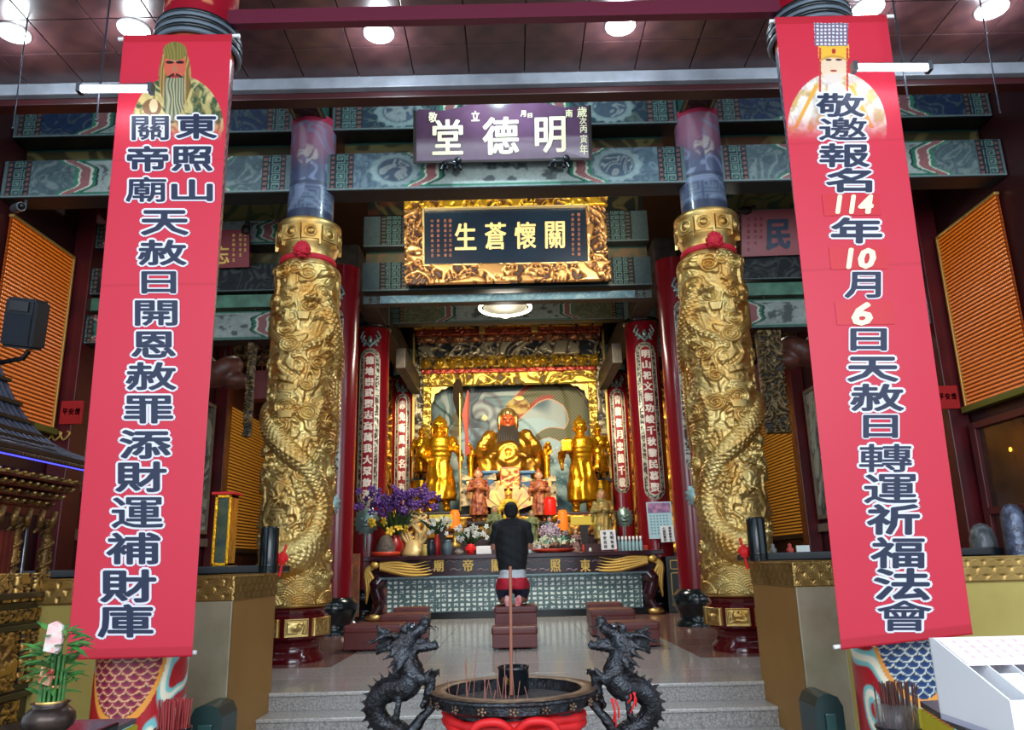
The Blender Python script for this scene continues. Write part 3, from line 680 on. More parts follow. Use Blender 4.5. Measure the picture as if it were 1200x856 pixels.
# ---------------------------------------------------------------- red lacquer columns with couplets
def red_column(x, d, r, ztop, label, text=None, pz0=2.3, pz1=5.6, medz=None, capz=None, foot=True, pa=0.0, ribbon=0):
    t = thing('red_column', label, 'column', (x, d, 0))
    top = capz or ztop
    MB().lathe([(r, 0.3), (r, top)], (x, d, 0), 40).build('shaft', m_redcol, t)
    if foot: MB().lathe([(r*1.35, 0), (r*1.3, .06), (r*1.05, .1), (r*1.1, .18), (r*1.4, .34), (r*1.4, .46), (r*1.1, .55), (r, .56)], (x, d, 0), 32).build('stone_foot', m_blackst, t)
    if capz:
        nu, nv = 80, 50; th = np.linspace(0, 2*math.pi, nu, endpoint=False); zz = np.linspace(capz, ztop, nv); TH, Z = np.meshgrid(th, zz)
        c = mix(L3((60, 84, 88)), L3((120, 140, 136)), fret(TH*r, Z, 0.22)*0.7); c = mix(c, L3((96, 110, 116)), 0.6*(Z > capz+(ztop-capz)*.6))
        grid_obj('painted_neck', np.stack([x+r*.98*np.sin(TH), d-r*.98*np.cos(TH), Z], -1), c, v_lacq, t, wrap=True)
        MB().lathe([(r, capz-.05), (r*1.12, capz-.03), (r*1.12, capz+.04), (r, capz+.06)], (x, d, 0), 32).build('ring', m_black, t)
    if text:
        Wp = r*1.25; Hp = pz1-pz0; step = 0.013; nu, nv = int(Wp/step), int(Hp/step)
        u, v = np.meshgrid(np.linspace(-Wp/2, Wp/2, nu), np.linspace(0, Hp, nv))
        rr = Wp/2; e = np.maximum(np.abs(u), np.where(v < rr, np.hypot(u, v-rr), np.where(v > Hp-rr, np.hypot(u, v-Hp+rr), 0)))
        fil = swirl(u, v, 9, 9, 4)
        c = mix(L3((60, 14, 20)), L3((158, 164, 146)), 0.9*sstep(.4, .75, fil))
        c = mix(c, L3((206, 200, 176)), (e > rr*.93)); c = mix(c, L3((214, 206, 180)), (e > rr*.52) & (e < rr*.58)); c = mix(c, L3((134, 10, 26)), e < rr*.52)
        keep = e <= rr
        rad = r+0.004+0.012*keep; A = u/r
        P = np.stack([x+rad*np.sin(A+pa), d-rad*np.cos(A+pa), pz0+v], -1); c = mix(c, L3((150, 14, 28)), ~keep)
        P[~keep] = np.stack([x+(r-.01)*np.sin(A+pa), d-(r-.01)*np.cos(A+pa), pz0+v], -1)[~keep]
        cc = np.concatenate([c, 0.5*(keep*sstep(.45, .7, fil)*(e > rr*.52))[..., None]], -1)
        grid_obj('couplet_panel', P, cc, v_gilt, t)
        mp = lambda u, v, l: Vector((x+(r+.02+l)*math.sin(u/r+pa), d-(r+.02+l)*math.cos(u/r+pa), v))
        mb = MB(); n = len(text); hh = (Hp-rr*1.3)/n
        for i, ch in enumerate(text): write(mb, ch, mp, 0, pz1-rr*.7-hh*(i+.5), min(hh*.8, Wp*.36), hh*.72, 0.012, 0.008, n=6)
        mb.build('lettering', mat('silver_letter', (226, 216, 206), 0.4), t)
        # crown crest over the panel
        cr = MB()
        for sx in (-1, 1):
            for k in range(3):
                pts = smoothpts([(0, pz1+.02), (sx*Wp*.25*(k+1)/2, pz1+.12+.05*k), (sx*Wp*(.32+.08*k), pz1+.06+.1*k), (sx*Wp*(.2+.06*k), pz1+.2+.1*k)], 5)
                cr.tube([mp(p[0], p[1], 0) for p in pts], 0.02, 6)
        cr.ell(mp(0, pz1+.2, 0), (.05, .03, .09), 8, 6)
        cr.build('crest', mat('silver_green', (140, 168, 166), 0.35, 0.6), t)
    if medz:
        mm = MB()
        f = lambda a, rr_, l: Vector((x+(r+.015+l)*math.sin(rr_*math.cos(a)/r+pa), d-(r+.015+l)*math.cos(rr_*math.cos(a)/r+pa), medz+rr_*math.sin(a)))
        R0 = r*0.85; N = 28
        ring = [f(2*math.pi*k/N, R0*(1 if k % 2 else .8), 0.0) for k in range(N)]; r2 = [f(2*math.pi*k/N, R0*.62, 0.035) for k in range(N)]; r3 = [f(2*math.pi*k/N, R0*.3, 0.05) for k in range(N)]
        vs = ring+r2+r3+[f(0, 0, 0.07)]
        fs = [(i, (i+1) % N, N+(i+1) % N, N+i) for i in range(N)]+[(N+i, N+(i+1) % N, 2*N+(i+1) % N, 2*N+i) for i in range(N)]+[(2*N+i, 2*N+(i+1) % N, 3*N) for i in range(N)]
        mm.add(vs, fs, True)
        for k in (-1, 1):
            mm.ell(f(0, k*R0*.25, .05)+Vector((0, 0, R0*.15)), (.05, .03, .035), 8, 6)
        mm.ell(f(0, 0, .07), (.05, .05, .05), 8, 6); mm.ell(f(0, 0, .05)-Vector((0, 0, R0*.3)), (.1, .03, .03), 8, 6)
        mm.tube([f(0, 0, 0)+Vector((0, 0, -R0*.8)), f(0, 0, 0)+Vector((0, 0, -R0*1.8))], 0.02, 6)
        mm.build('lion_medallion', mat('silver_green', (140, 168, 166), 0.35, 0.6), t)
    return t
xa = C(400, 560, DA-.4).x; xa2 = C(801, 560, DA-.4).x
red_column(-2.87, 12.7, .28, 6.1, 'red lacquer column just right of the left gold dragon column', '聖德巍峨萬古', 2.35, 5.3, 2.0, pa=-0.35)
red_column(2.90, 12.7, .28, 6.1, 'red lacquer column just left of the right gold dragon column', '神恩浩蕩千秋', 2.35, 5.3, 2.0, pa=0.35)
red_column(-3.1, 16.9, .37, 6.9, 'red couplet column at the left end of the long altar table, lion medallion below', '德地崇武聖志高萬我大眾飲漢', 2.25, 5.75, 1.95, 6.3)
red_column(3.05, 16.9, .37, 6.9, 'red couplet column at the right end of the altar table, with a poster', '明山祀文衡功峻千秋黎民慕聖', 2.25, 5.75, None, 6.3)
red_column(-2.95, 21.0, .33, 6.9, 'slimmer red couplet column beside the left edge of the mural', '赤兔嘶風威名四海', 2.75, 5.6, 2.12, 6.1)
red_column(2.95, 21.0, .33, 6.9, 'slimmer red couplet column beside the right edge of the mural', '青龍偃月忠義千載', 2.75, 5.6, 2.12, 6.1)

# ---------------------------------------------------------------- front painted columns
def front_column(x, s, lab, cscale, cedge):
    d, r = 5.32, 0.278; t = thing('painted_column', lab, 'column', (x, d, -.59))
    nu, nv = 190, 480; th = np.linspace(0, 2*math.pi, nu, endpoint=False); zz = np.concatenate([np.linspace(-.59, 1.1, 240), np.linspace(1.105, 6.24, 240)]); TH, Z = np.meshgrid(th, zz)
    A = np.mod(TH+math.pi, 2*math.pi)-math.pi; u = A*r
    c = np.ones(TH.shape+(3,))*L3((150, 18, 38))
    # upper scroll ornament
    orn = sstep(.5, .75, swirl(u, Z, 3, 6, 2.5))*(Z > 5.3); c = mix(c, L3((206, 130, 96)), orn*0.8)
    c = mix(c, L3((176, 92, 60)), (Z < 5.12) & (Z > 4.95))
    c = mix(c, L3((84, 92, 128)), (Z < 4.95)*0.8)
    # scaled dragon belly, gold edge, waves under it
    belly = np.hypot(u/0.27, (Z-.72)/.58)
    sc = scales(u, Z, .075)
    scol = mix(L3(cscale), L3(cscale)*0.5, sstep(.9, .2, sc)); scol = mix(scol, L3(cedge), sc > .83)
    wav = swirl(u, Z, 2.2, 8+s, 3); wcol = mix(L3((170, 28, 36)), L3((120, 190, 190)), sstep(.4, .6, wav)); wcol = mix(wcol, L3((236, 226, 200)), sstep(.8, .95, wav))
    c = np.where(((Z < 0.9) & (Z > -.59))[..., None], wcol, c)
    c = np.where((belly < 1)[..., None], scol, c); c = mix(c, L3((228, 150, 60)), (belly > .97) & (belly < 1.06) & (Z < .9))
    c = np.where(((Z > .9) & (Z < 4.95))[..., None], scol*0.7+c*.3, c)
    grid_obj('painted_shaft', np.stack([x+r*np.sin(TH), d-r*np.cos(TH), Z], -1), c, v_lacq, t, wrap=True)
    for k, (z, rr, m) in enumerate(((5.19, .30, m_blackst), (5.155, .305, mat('rope_grey', (96, 108, 120), .4)), (5.12, .31, m_black), (5.085, .31, MATS['rope_grey']), (5.05, .315, m_blackst), (5.015, .31, MATS['rope_grey']))):
        MB().tube([(x+rr*math.cos(a), d+rr*math.sin(a), z) for a in np.linspace(0, 2*math.pi, 33)], .021, 8).build('collar_ring', m, t)
    return t
front_column(-2.43, -1, 'front left column with pinkish red dragon scales showing under the banner', (150, 44, 74), (224, 170, 120))
front_column(2.48, 1, 'front right column with blue dragon scales showing under the banner', (24, 62, 118), (206, 208, 190))

# ---------------------------------------------------------------- banners
BD = 4.88
def banner(name, label, TL, TR, BR, BL, chars, portrait, patches=(), tabs='both'):
    wave = lambda px, py: 0.007*math.sin(py*.012+px*.006)
    mp = lambda px, nv_, l: C(px, -nv_, BD+wave(px, -nv_)-l)
    t = thing(name, label, 'banner', C((BL[0]+BR[0])/2, BL[1], BD))
    S, T = np.meshgrid(np.linspace(0, 1, 210), np.concatenate([np.linspace(0, .2, 250, endpoint=False), np.linspace(.2, 1, 220)]))
    TL, TR, BR, BL = map(np.array, (TL, TR, BR, BL))
    PX = (TL[0]*(1-S)+TR[0]*S)*(1-T)+(BL[0]*(1-S)+BR[0]*S)*T; PY = (TL[1]*(1-S)+TR[1]*S)*(1-T)+(BL[1]*(1-S)+BR[1]*S)*T
    c = np.ones(S.shape+(3,))*L3((198, 40, 62)); c = mix(c, L3((180, 30, 48)), (T > .985) | (T < .012))
    c = mix(c, L3((176, 30, 50)), ((np.mod(T, .2) < .0018))*0.6)
    c = portrait(PX, PY, c)
    
    r_ = np.array(rt); u_ = np.array(up); f_ = np.array(fwd)
    ray = (PX-600)[..., None]*r_+(428-PY)[..., None]*u_+F*f_
    dep = BD+0.007*np.sin(PY*.012+PX*.006)
    P = ray*(dep/ray[..., 1])[..., None]+np.array([0, 0, EYE])
    cl = grid_obj('cloth', P, c, vmat('banner_print', 0.42, spec=0.35), t)
    md = cl.modifiers.new('s', 'SOLIDIFY'); md.thickness = 0.002; md.offset = 1
    for ch, cx, cy, w, h in chars:
        q = {'轉': .4, '會': .45, '運': .6, '邀': .5, '關': .5, '廟': .6, '敬': .7, '罪': .8, '報': .7, '福': .8, '補': .8, '赦': .8, '開': .8, '庫': .8}.get(ch, 1.0)
        mw = MB(); mn = MB()
        write(mw, ch, mp, cx, -cy, w*.92, h*.92, w*(.048+.024*q), w*(.036+.02*q), 0.003, 10)
        write(mn, ch, mp, cx, -cy, w*.92, h*.92, w*.028*q, w*.017*q, 0.007, 8)
        o = mw.build('character_outline', mat('letter_white', (222, 220, 230), .5), t)
        mn.build('character', mat('letter_navy', (16, 28, 60), .5), o)
    for (x0, y0, x1, y1), txt, cx, cy, w, h in patches:
        pb = MB(); sk = (y1-y0)*.12
        pb.add([mp(x0, -y0, .004), mp(x1, -y0+1, .004), mp(x1+sk, -y1+1, .004), mp(x0+sk, -y1, .004)], [(0, 1, 2, 3)]); pt = pb.build('number_patch', mat('patch_red', (196, 10, 34), .4), t)
        pm_ = MB(); n = len(txt); ws = w/n
        for i, ch in enumerate(txt):
            wd = {'1': .3, '4': .9, '0': .9, '6': .85}[ch]*ws
            write(pm_, ch, mp, cx-w/2+ws*(i+.5), -cy, wd, h, 1.8, 1.4, .008, 8, slant=.14)
        pm_.build('numerals', m_cream, pt)
    r1 = MB().tube([C(TL[0]-6, TL[1]+5, BD+.03), C(TR[0]+9, TR[1]+2, BD+.03)], .014, 10); 
    for q in (.25, .75):
        for yy, A_, B_ in ((TL[1]+4, TL, TR), (BL[1]-4, BL, BR)): g = C(A_[0]*(1-q)+B_[0]*q, yy, BD+.02); MB().tube([g, Vector((g.x, 5.08, g.z))], .004, 5).build('tie', m_white, t)
    r1.build('top_rod', m_white, t)
    e0 = BL if tabs == 'left' else BR; r2 = MB().tube([C(BL[0]-(9 if tabs == 'left' else -4), BL[1]-3, BD+.03), C(BR[0]+(-6 if tabs == 'left' else 5), BR[1]-5, BD+.03)], .013, 10); r2.build('bottom_rod', m_white, t)
    return t
def ell(PX, PY, cx, cy, rx, ry): return np.hypot((PX-cx)/rx, (PY-cy)/ry)
def portrait_l(X, Y, c):
    base = c.copy(); x0 = 205
    n = fbm(X*.18, Y*.12, 3); st = 0.5+0.5*np.cos(X*1.7+9*vn(X*.12, Y*.06, 2))*(.5+.5*vn(X*.3, Y*.05, 8))
    rb = ell(X, Y, x0+3, 150, 54, 62); robe = mix(L3((172, 156, 98)), L3((56, 82, 56)), sstep(.45, .65, n)); robe = mix(robe, L3((206, 184, 122)), .7*sstep(.6, .95, swirl(X, Y, .05, 4, 4))); robe = mix(robe, L3((58, 64, 40)), .6*sstep(.3, .05, swirl(X, Y, .05, 4, 4)))
    c = np.where((rb < 1)[..., None], robe, c)
    hr = ell(X, Y, x0, 90, 19, 40); c = np.where((hr < 1)[..., None], mix(L3((84, 60, 34)), L3((190, 150, 84)), st), c)
    fc = ell(X, Y, x0, 77, 13, 17); c = np.where((fc < 1)[..., None], mix(L3((196, 92, 70)), L3((226, 190, 160)), sstep(.7, .1, ell(X, Y, x0-1, 68, 10, 8))), c)
    ht = ell(X, Y, x0, 60, 14, 11); c = np.where((ht < 1)[..., None], mix(L3((146, 128, 62)), L3((72, 78, 40)), st*.8), c)
    for k in (-1, 1):
        e = ell(X, Y, x0+6*k, 73-.0, 5, 1.8); c = mix(c, L3((40, 20, 20)), e < 1)
        w = np.abs(Y-(87+.25*np.abs(X-x0)**1.3)) < 1.6; c = mix(c, L3((30, 24, 24)), w & (np.abs(X-x0) < 10) & (np.abs(X-x0) > 1))
    c = mix(c, L3((150, 40, 36)), ell(X, Y, x0, 90, 5, 1.6) < 1); c = mix(c, L3((170, 110, 84)), ell(X, Y, x0, 81, 3, 4) < 1)
    bd = (np.abs(X-x0+.05*(Y-92)) < 12.5*np.sqrt(np.clip(1-((Y-108)/34)**2, 0, 1))) & (Y > 91); c = np.where(bd[..., None], mix(L3((40, 42, 34)), L3((180, 178, 140)), st), c)
    hn = ell(X, Y, x0-27, 126, 11, 10); c = mix(c, L3((120, 84, 56)), hn < 1); c = mix(c, L3((210, 180, 140)), ell(X, Y, x0-25, 124, 5, 8) < 1)
    f = sstep(135, 168, Y); c = c*(1-f[..., None])+base*f[..., None]
    return c
def portrait_r(X, Y, c):
    base = c.copy(); x0 = 977
    rb = ell(X, Y, x0+4, 150, 58, 66); st = sstep(.4, .8, swirl(X, Y, .05, 6, 3)); robe = mix(L3((236, 226, 214)), L3((206, 168, 96)), sstep(.4, .7, fbm(X*.1, Y*.1, 4))); robe = mix(robe, L3((150, 130, 130)), .4*st)
    c = np.where((rb < 1)[..., None], robe, c)
    fc = ell(X, Y, x0, 74, 16, 24); c = mix(c, L3((232, 200, 170)), fc < 1); c = mix(c, L3((232, 178, 60)), ((np.abs(Y-60) < 8) & (np.abs(X-x0) < 18)))
    for k in (-1, 1): c = mix(c, L3((70, 40, 40)), ell(X, Y, x0+6*k, 70, 4, 1.3) < 1)
    c = mix(c, L3((160, 60, 50)), ell(X, Y, x0, 83, 4, 1.3) < 1)
    bd = (np.abs(X-x0) < 11-(Y-88)*.25) & (Y > 86) & (Y < 116); c = mix(c, L3((214, 206, 206)), bd*(.6+.4*np.cos(X*2.2)))
    for k in (-1, 1):
        c = mix(c, L3((190, 60, 50)), (np.abs(X-x0-16*k) < 1.2) & (Y > 56) & (Y < 108)); c = mix(c, L3((222, 160, 60)), (np.abs(X-x0-(20+(Y-100)*.5)*k) < 2.5) & (Y > 100) & (Y < 150))
    for k in range(-2, 3): c = mix(c, L3((240, 226, 216)), ell(X, Y, x0+3+k*4, 104+abs(k), 2, 7) < 1)
    c = mix(c, L3((206, 150, 60)), (np.abs(Y-66-.02*(X-x0)**2) < 1.2) & (np.abs(X-x0) < 16)); c = mix(c, L3((176, 40, 40)), ell(X, Y, x0, 60, 2.5, 3) < 1)
    bx = (np.abs(X-x0+3) < 20-(Y-27)*.03) & (Y > 27) & (Y < 54); dots = (np.mod(X, 4.6) < 2.6) & (np.mod(Y, 4.2) < 2.4); c = mix(c, L3((96, 100, 124)), bx*.9); c = mix(c, L3((222, 222, 230)), bx & dots)
    f = sstep(128, 166, Y); c = c*(1-f[..., None])+base*f[..., None]
    return c
LB = [('東', 230, 148, 50, 30), ('照', 225, 186, 50, 30), ('山', 225, 223, 50, 26), ('關', 176, 150, 46, 30), ('帝', 173, 186, 50, 31), ('廟', 171, 222, 50, 31)]
LB += [(c, x, y, w, h) for c, x, y, w, h in [('天', 193, 261, 58, 30), ('赦', 190, 296, 60, 31), ('日', 186, 331, 42, 27), ('開', 183, 367, 52, 31), ('恩', 180, 404, 54, 32), ('赦', 177, 441, 62, 34), ('罪', 174, 480, 60, 34), ('添', 170, 521, 62, 35), ('財', 165, 559, 62, 37), ('運', 161, 601, 64, 38), ('補', 156, 643, 66, 39), ('財', 150, 687, 68, 40), ('庫', 147, 728, 68, 41)]]
banner('hanging_banner', 'tall red banner on the left with a bearded deity print and navy characters', (145, 41), (272, 40), (225, 770), (78, 774), LB, portrait_l)
RB = [('敬', 985, 123, 60, 29), ('邀', 988, 151, 60, 28), ('報', 990, 182, 62, 29), ('名', 995, 211, 56, 29), ('年', 1004, 270, 62, 31), ('月', 1011, 334, 44, 32), ('日', 1018, 398, 44, 27), ('天', 1023, 433, 62, 30), ('赦', 1028, 466, 66, 33), ('日', 1032, 500, 42, 28), ('轉', 1038, 537, 66, 35), ('運', 1044, 573, 66, 36), ('祈', 1047, 609, 64, 37), ('福', 1052, 648, 66, 38), ('法', 1057, 685, 68, 39), ('會', 1060, 722, 68, 38)]
PT = [((963, 228, 1030, 253), '114', 999, 239.5, 48, 20), ((971, 290, 1038, 316), '10', 1006, 303, 40, 22), ((978, 354, 1046, 381), '6', 1011, 368, 26, 25)]
banner('hanging_banner', 'tall red banner on the right with a crowned deity print and pale numbers', (908, 20), (1039, 17), (1140, 744), (986, 762), RB, portrait_r, PT, 'left')

# ---------------------------------------------------------------- name boards
def mapquad(TL, TR, BR, BL, dt, db):
    """board through four photo points, top at depth dt, bottom at depth db; (s, t) -> point"""
    a, b, c, e = C(*TL, dt), C(*TR, dt), C(*BR, db), C(*BL, db)
    n = (b-a).cross(e-a).normalized()
    if n.y > 0: n = -n
    return lambda s, t, l=0: (a*(1-s)+b*s)*(1-t)+(e*(1-s)+c*s)*t+n*l
def quad_slab(mb, mp, s0, s1, t0, t1, l0, l1):
    vs = [mp(s, t, l) for l in (l0, l1) for t in (t0, t1) for s in (s0, s1)]
    return mb.add(vs, [(0,2,3,1),(4,5,7,6),(0,1,5,4),(1,3,7,5),(3,2,6,7),(2,0,4,6)])
def chars_on(name, m, par, mp, W_, H_, items, rx=.03, lift=.01):
    for it in items: b = MB(); text_on(b, mp, W_, H_, [it], rx, lift); b.build(name, m, par)
def text_on(mb, mp, W_, H_, items, rx=.03, lift=.01):
    m2 = lambda u, v, l: mp(u/W_, -v/H_, lift+l)
    for ch, s, t, w, h in items: write(mb, ch, m2, s*W_, -t*H_, w, h, w*rx, w*rx*.7, 0, 6)
mp = mapquad((487, 131), (690, 125), (691, 186), (487, 190), 8.7, 8.95)
t = thing('name_board', 'purple lacquered name board with three large pale gold characters, highest of the boards', 'plaque', mp(.5, 1))
b = MB(); quad_slab(b, mp, 0, 1, 0, 1, -.05, 0); b.build('board', mat('purple_lacquer', (104, 74, 104), .2, c2=(74, 48, 66), vscale=1.2, coat=.6), t)
for k in (.2, .82):
    b = MB(); b.tube([mp(k, .05, -.04), Vector((mp(k, .05).x, 9.16, mp(k, .05).z+.05))], .018, 6); b.tube([mp(k, .98, -.04), Vector((mp(k, .98).x, 9.16, mp(k, .98).z))], .018, 6); b.build('hanger', m_black, t)
# lobed top edge
b = MB(); poly = [(0, 0)]+[(s, -0.02-0.10*max(0, math.sin((s-.12)/.76*math.pi))*1.0-0.03*math.cos(s*18)) for s in np.linspace(0.02, .98, 25)]+[(1, 0)]
b.prism(poly, lambda u, v, l: mp(u, v, l), -.05, 0.0); b.build('scalloped_top', MATS['purple_lacquer'], t)
b = MB()
for (s0, s1, t0, t1) in ((-.012, .004, -.02, 1.02), (.996, 1.012, -.02, 1.02), (-.012, 1.012, .985, 1.03)): quad_slab(b, mp, s0, s1, t0, t1, -.06, .03)
b.build('frame', m_dark, t)
chars_on('character', mat('pale_gold_letter', (250, 236, 196), .4), t, mp, 203, 62, [('堂', .185, .52, 34, 42), ('德', .49, .52, 40, 44), ('明', .775, .52, 34, 42)], .03)
chars_on('small_character', MATS['pale_gold_letter'], t, mp, 203, 62, [('敬', .1, .12, 10, 12), ('立', .345, .12, 9, 12), ('南', .885, .12, 8, 9), ('歲', .96, .1, 11, 12), ('次', .965, .27, 8, 8), ('丙', .967, .43, 8, 9), ('寅', .967, .62, 8, 10), ('年', .967, .82, 9, 12), ('月', .62, .1, 6, 7), ('日', .66, .14, 5, 5)], .03)
for s in (.2, .82):
    p = mp(s, 1.06); k = MB(); k.ell(p, (.13, .08, .06), 10, 6); k.ell(p+Vector((.1, -.04, .03)), .05, 8, 6)
    for q in (-.09, -.03, .05, .1): k.tube([p+Vector((q, -.02, 0)), p+Vector((q*1.4, -.05, -.1))], .02, 6)
    k.build('beast_support', m_black, t)

mp = mapquad((474, 229), (711, 224), (712, 330), (475, 334), 12.2, 12.35)
t = thing('name_board', 'navy board with four gold characters in a wide carved gold frame', 'plaque', mp(.5, 1))
Wb = (mp(1, 0)-mp(0, 0)).length; Hb = (mp(0, 1)-mp(0, 0)).length
b = MB(); quad_slab(b, mp, .02, .98, .02, .98, -.08, .0); b.build('board', mat('navy_board', (26, 44, 62), .3, c2=(18, 30, 46), vscale=1.0), t)
for k in (.1, .9):
    b = MB(); b.tube([mp(k, .1, -.05), Vector((mp(k, .1).x, 13.02, mp(k, .1).z))], .025, 6); b.tube([mp(k, .7, -.05), Vector((mp(k, .7).x, 13.02, mp(k, .7).z))], .025, 6); b.build('hanger', m_black, t)
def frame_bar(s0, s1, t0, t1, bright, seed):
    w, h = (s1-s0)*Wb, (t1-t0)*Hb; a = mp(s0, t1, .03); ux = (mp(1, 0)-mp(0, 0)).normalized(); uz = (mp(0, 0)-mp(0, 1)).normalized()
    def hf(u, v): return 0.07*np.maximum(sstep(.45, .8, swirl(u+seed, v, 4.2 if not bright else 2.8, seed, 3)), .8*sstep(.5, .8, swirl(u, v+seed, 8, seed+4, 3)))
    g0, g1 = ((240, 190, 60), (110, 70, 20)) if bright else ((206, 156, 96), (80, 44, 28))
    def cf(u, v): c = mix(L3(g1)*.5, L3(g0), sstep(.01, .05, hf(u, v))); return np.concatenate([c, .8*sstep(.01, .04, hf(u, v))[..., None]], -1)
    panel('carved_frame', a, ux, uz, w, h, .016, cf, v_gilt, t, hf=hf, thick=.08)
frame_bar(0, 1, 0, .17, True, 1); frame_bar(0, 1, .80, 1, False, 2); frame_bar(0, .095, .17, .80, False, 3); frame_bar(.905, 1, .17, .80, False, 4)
b = MB()
for (s0, s1, t0, t1) in ((.09, .91, .165, .18), (.09, .91, .795, .81), (.09, .098, .165, .81), (.902, .91, .165, .81)): quad_slab(b, mp, s0, s1, t0, t1, 0, .09)
b.build('inner_rim', mat('pale_gilt', (224, 200, 140), .4, .4), t)
chars_on('character', mat('gold_letter', (246, 216, 146), .4), t, mp, 237, 106, [('生', .30, .48, 24, 31), ('蒼', .448, .48, 24, 31), ('懷', .595, .48, 24, 31), ('關', .742, .48, 22, 31)], .028, .012)
b = MB(); small = '中華民國歲次吉旦'
for j, s in enumerate((.135, .165, .20, .225)):
    for i in range(8): text_on(b, mp, 237, 106, [(small[(i+j) % 8], s, .30+.055*i, 3, 3.6)], .03, .012)
for j, s in enumerate((.83, .86)):
    for i in range(9): text_on(b, mp, 237, 106, [(small[(i+j*3) % 8], s, .26+.055*i, 3, 3.6)], .03, .012)
b.build('small_lettering', mat('rust_letter', (150, 96, 70), .5), t)['kind'] = 'stuff'

mp = mapquad((236, 270), (292, 269), (292, 313), (236, 315), 10.7, 10.85)
t = thing('name_board', 'small crimson board with gold writing between the left banner and the left gold column', 'plaque', mp(.5, 1))
b = MB(); quad_slab(b, mp, 0, 1, 0, 1, -.05, 0); b.tube([mp(.5, .3, -.03), Vector((mp(.5, .3).x, 10.97, mp(.5, .3).z))], .02, 6); b.build('board', mat('crimson_board', (128, 16, 34), .4), t)
b = MB(); text_on(b, mp, 56, 44, [('忘', .42, .66, 18, 20)]+[(c, s, .15+.13*i, 3, 3.6) for j, s in enumerate((.68, .82, .92)) for i, c in enumerate('歲次甲子年立'[j:])], .03); b.build('lettering', m_gold_p, t)
p = mp(.93, .0); b = MB(); b.ell(p, (.07, .05, .09), 8, 6); b.ell(p+Vector((.03, -.03, .08)), .045, 8, 6); b.build('beast_finial', m_dark, t)
mp = mapquad((869, 247), (950, 244), (950, 298), (869, 301), 10.7, 10.85)
t = thing('name_board', 'small dusty red board with one big navy brush character beside the right banner', 'plaque', mp(.5, 1))
b = MB(); quad_slab(b, mp, 0, 1, 0, 1, -.05, 0); b.tube([mp(.5, .3, -.03), Vector((mp(.5, .3).x, 10.97, mp(.5, .3).z))], .02, 6); b.build('board', mat('dusty_red_board', (150, 74, 78), .35), t)
b = MB(); text_on(b, mp, 81, 54, [('民', .53, .55, 26, 34)], .06); b.build('lettering', mat('navy_letter', (24, 44, 72), .4), t)
b = MB(); text_on(b, mp, 81, 54, [(c, s, .2+.13*i, 3.5, 4) for j, s in enumerate((.1, .2, .28)) for i, c in enumerate('恭祝聖誕千秋'[j:])], .03); b.build('small_lettering', MATS['crimson_board'], t)['kind'] = 'stuff'
p = mp(.06, .0); b = MB(); b.ell(p, (.1, .05, .07), 8, 6); b.tube([p, p+Vector((.15, 0, .06))], .03, 6); b.build('beast_finial', m_dark, t)
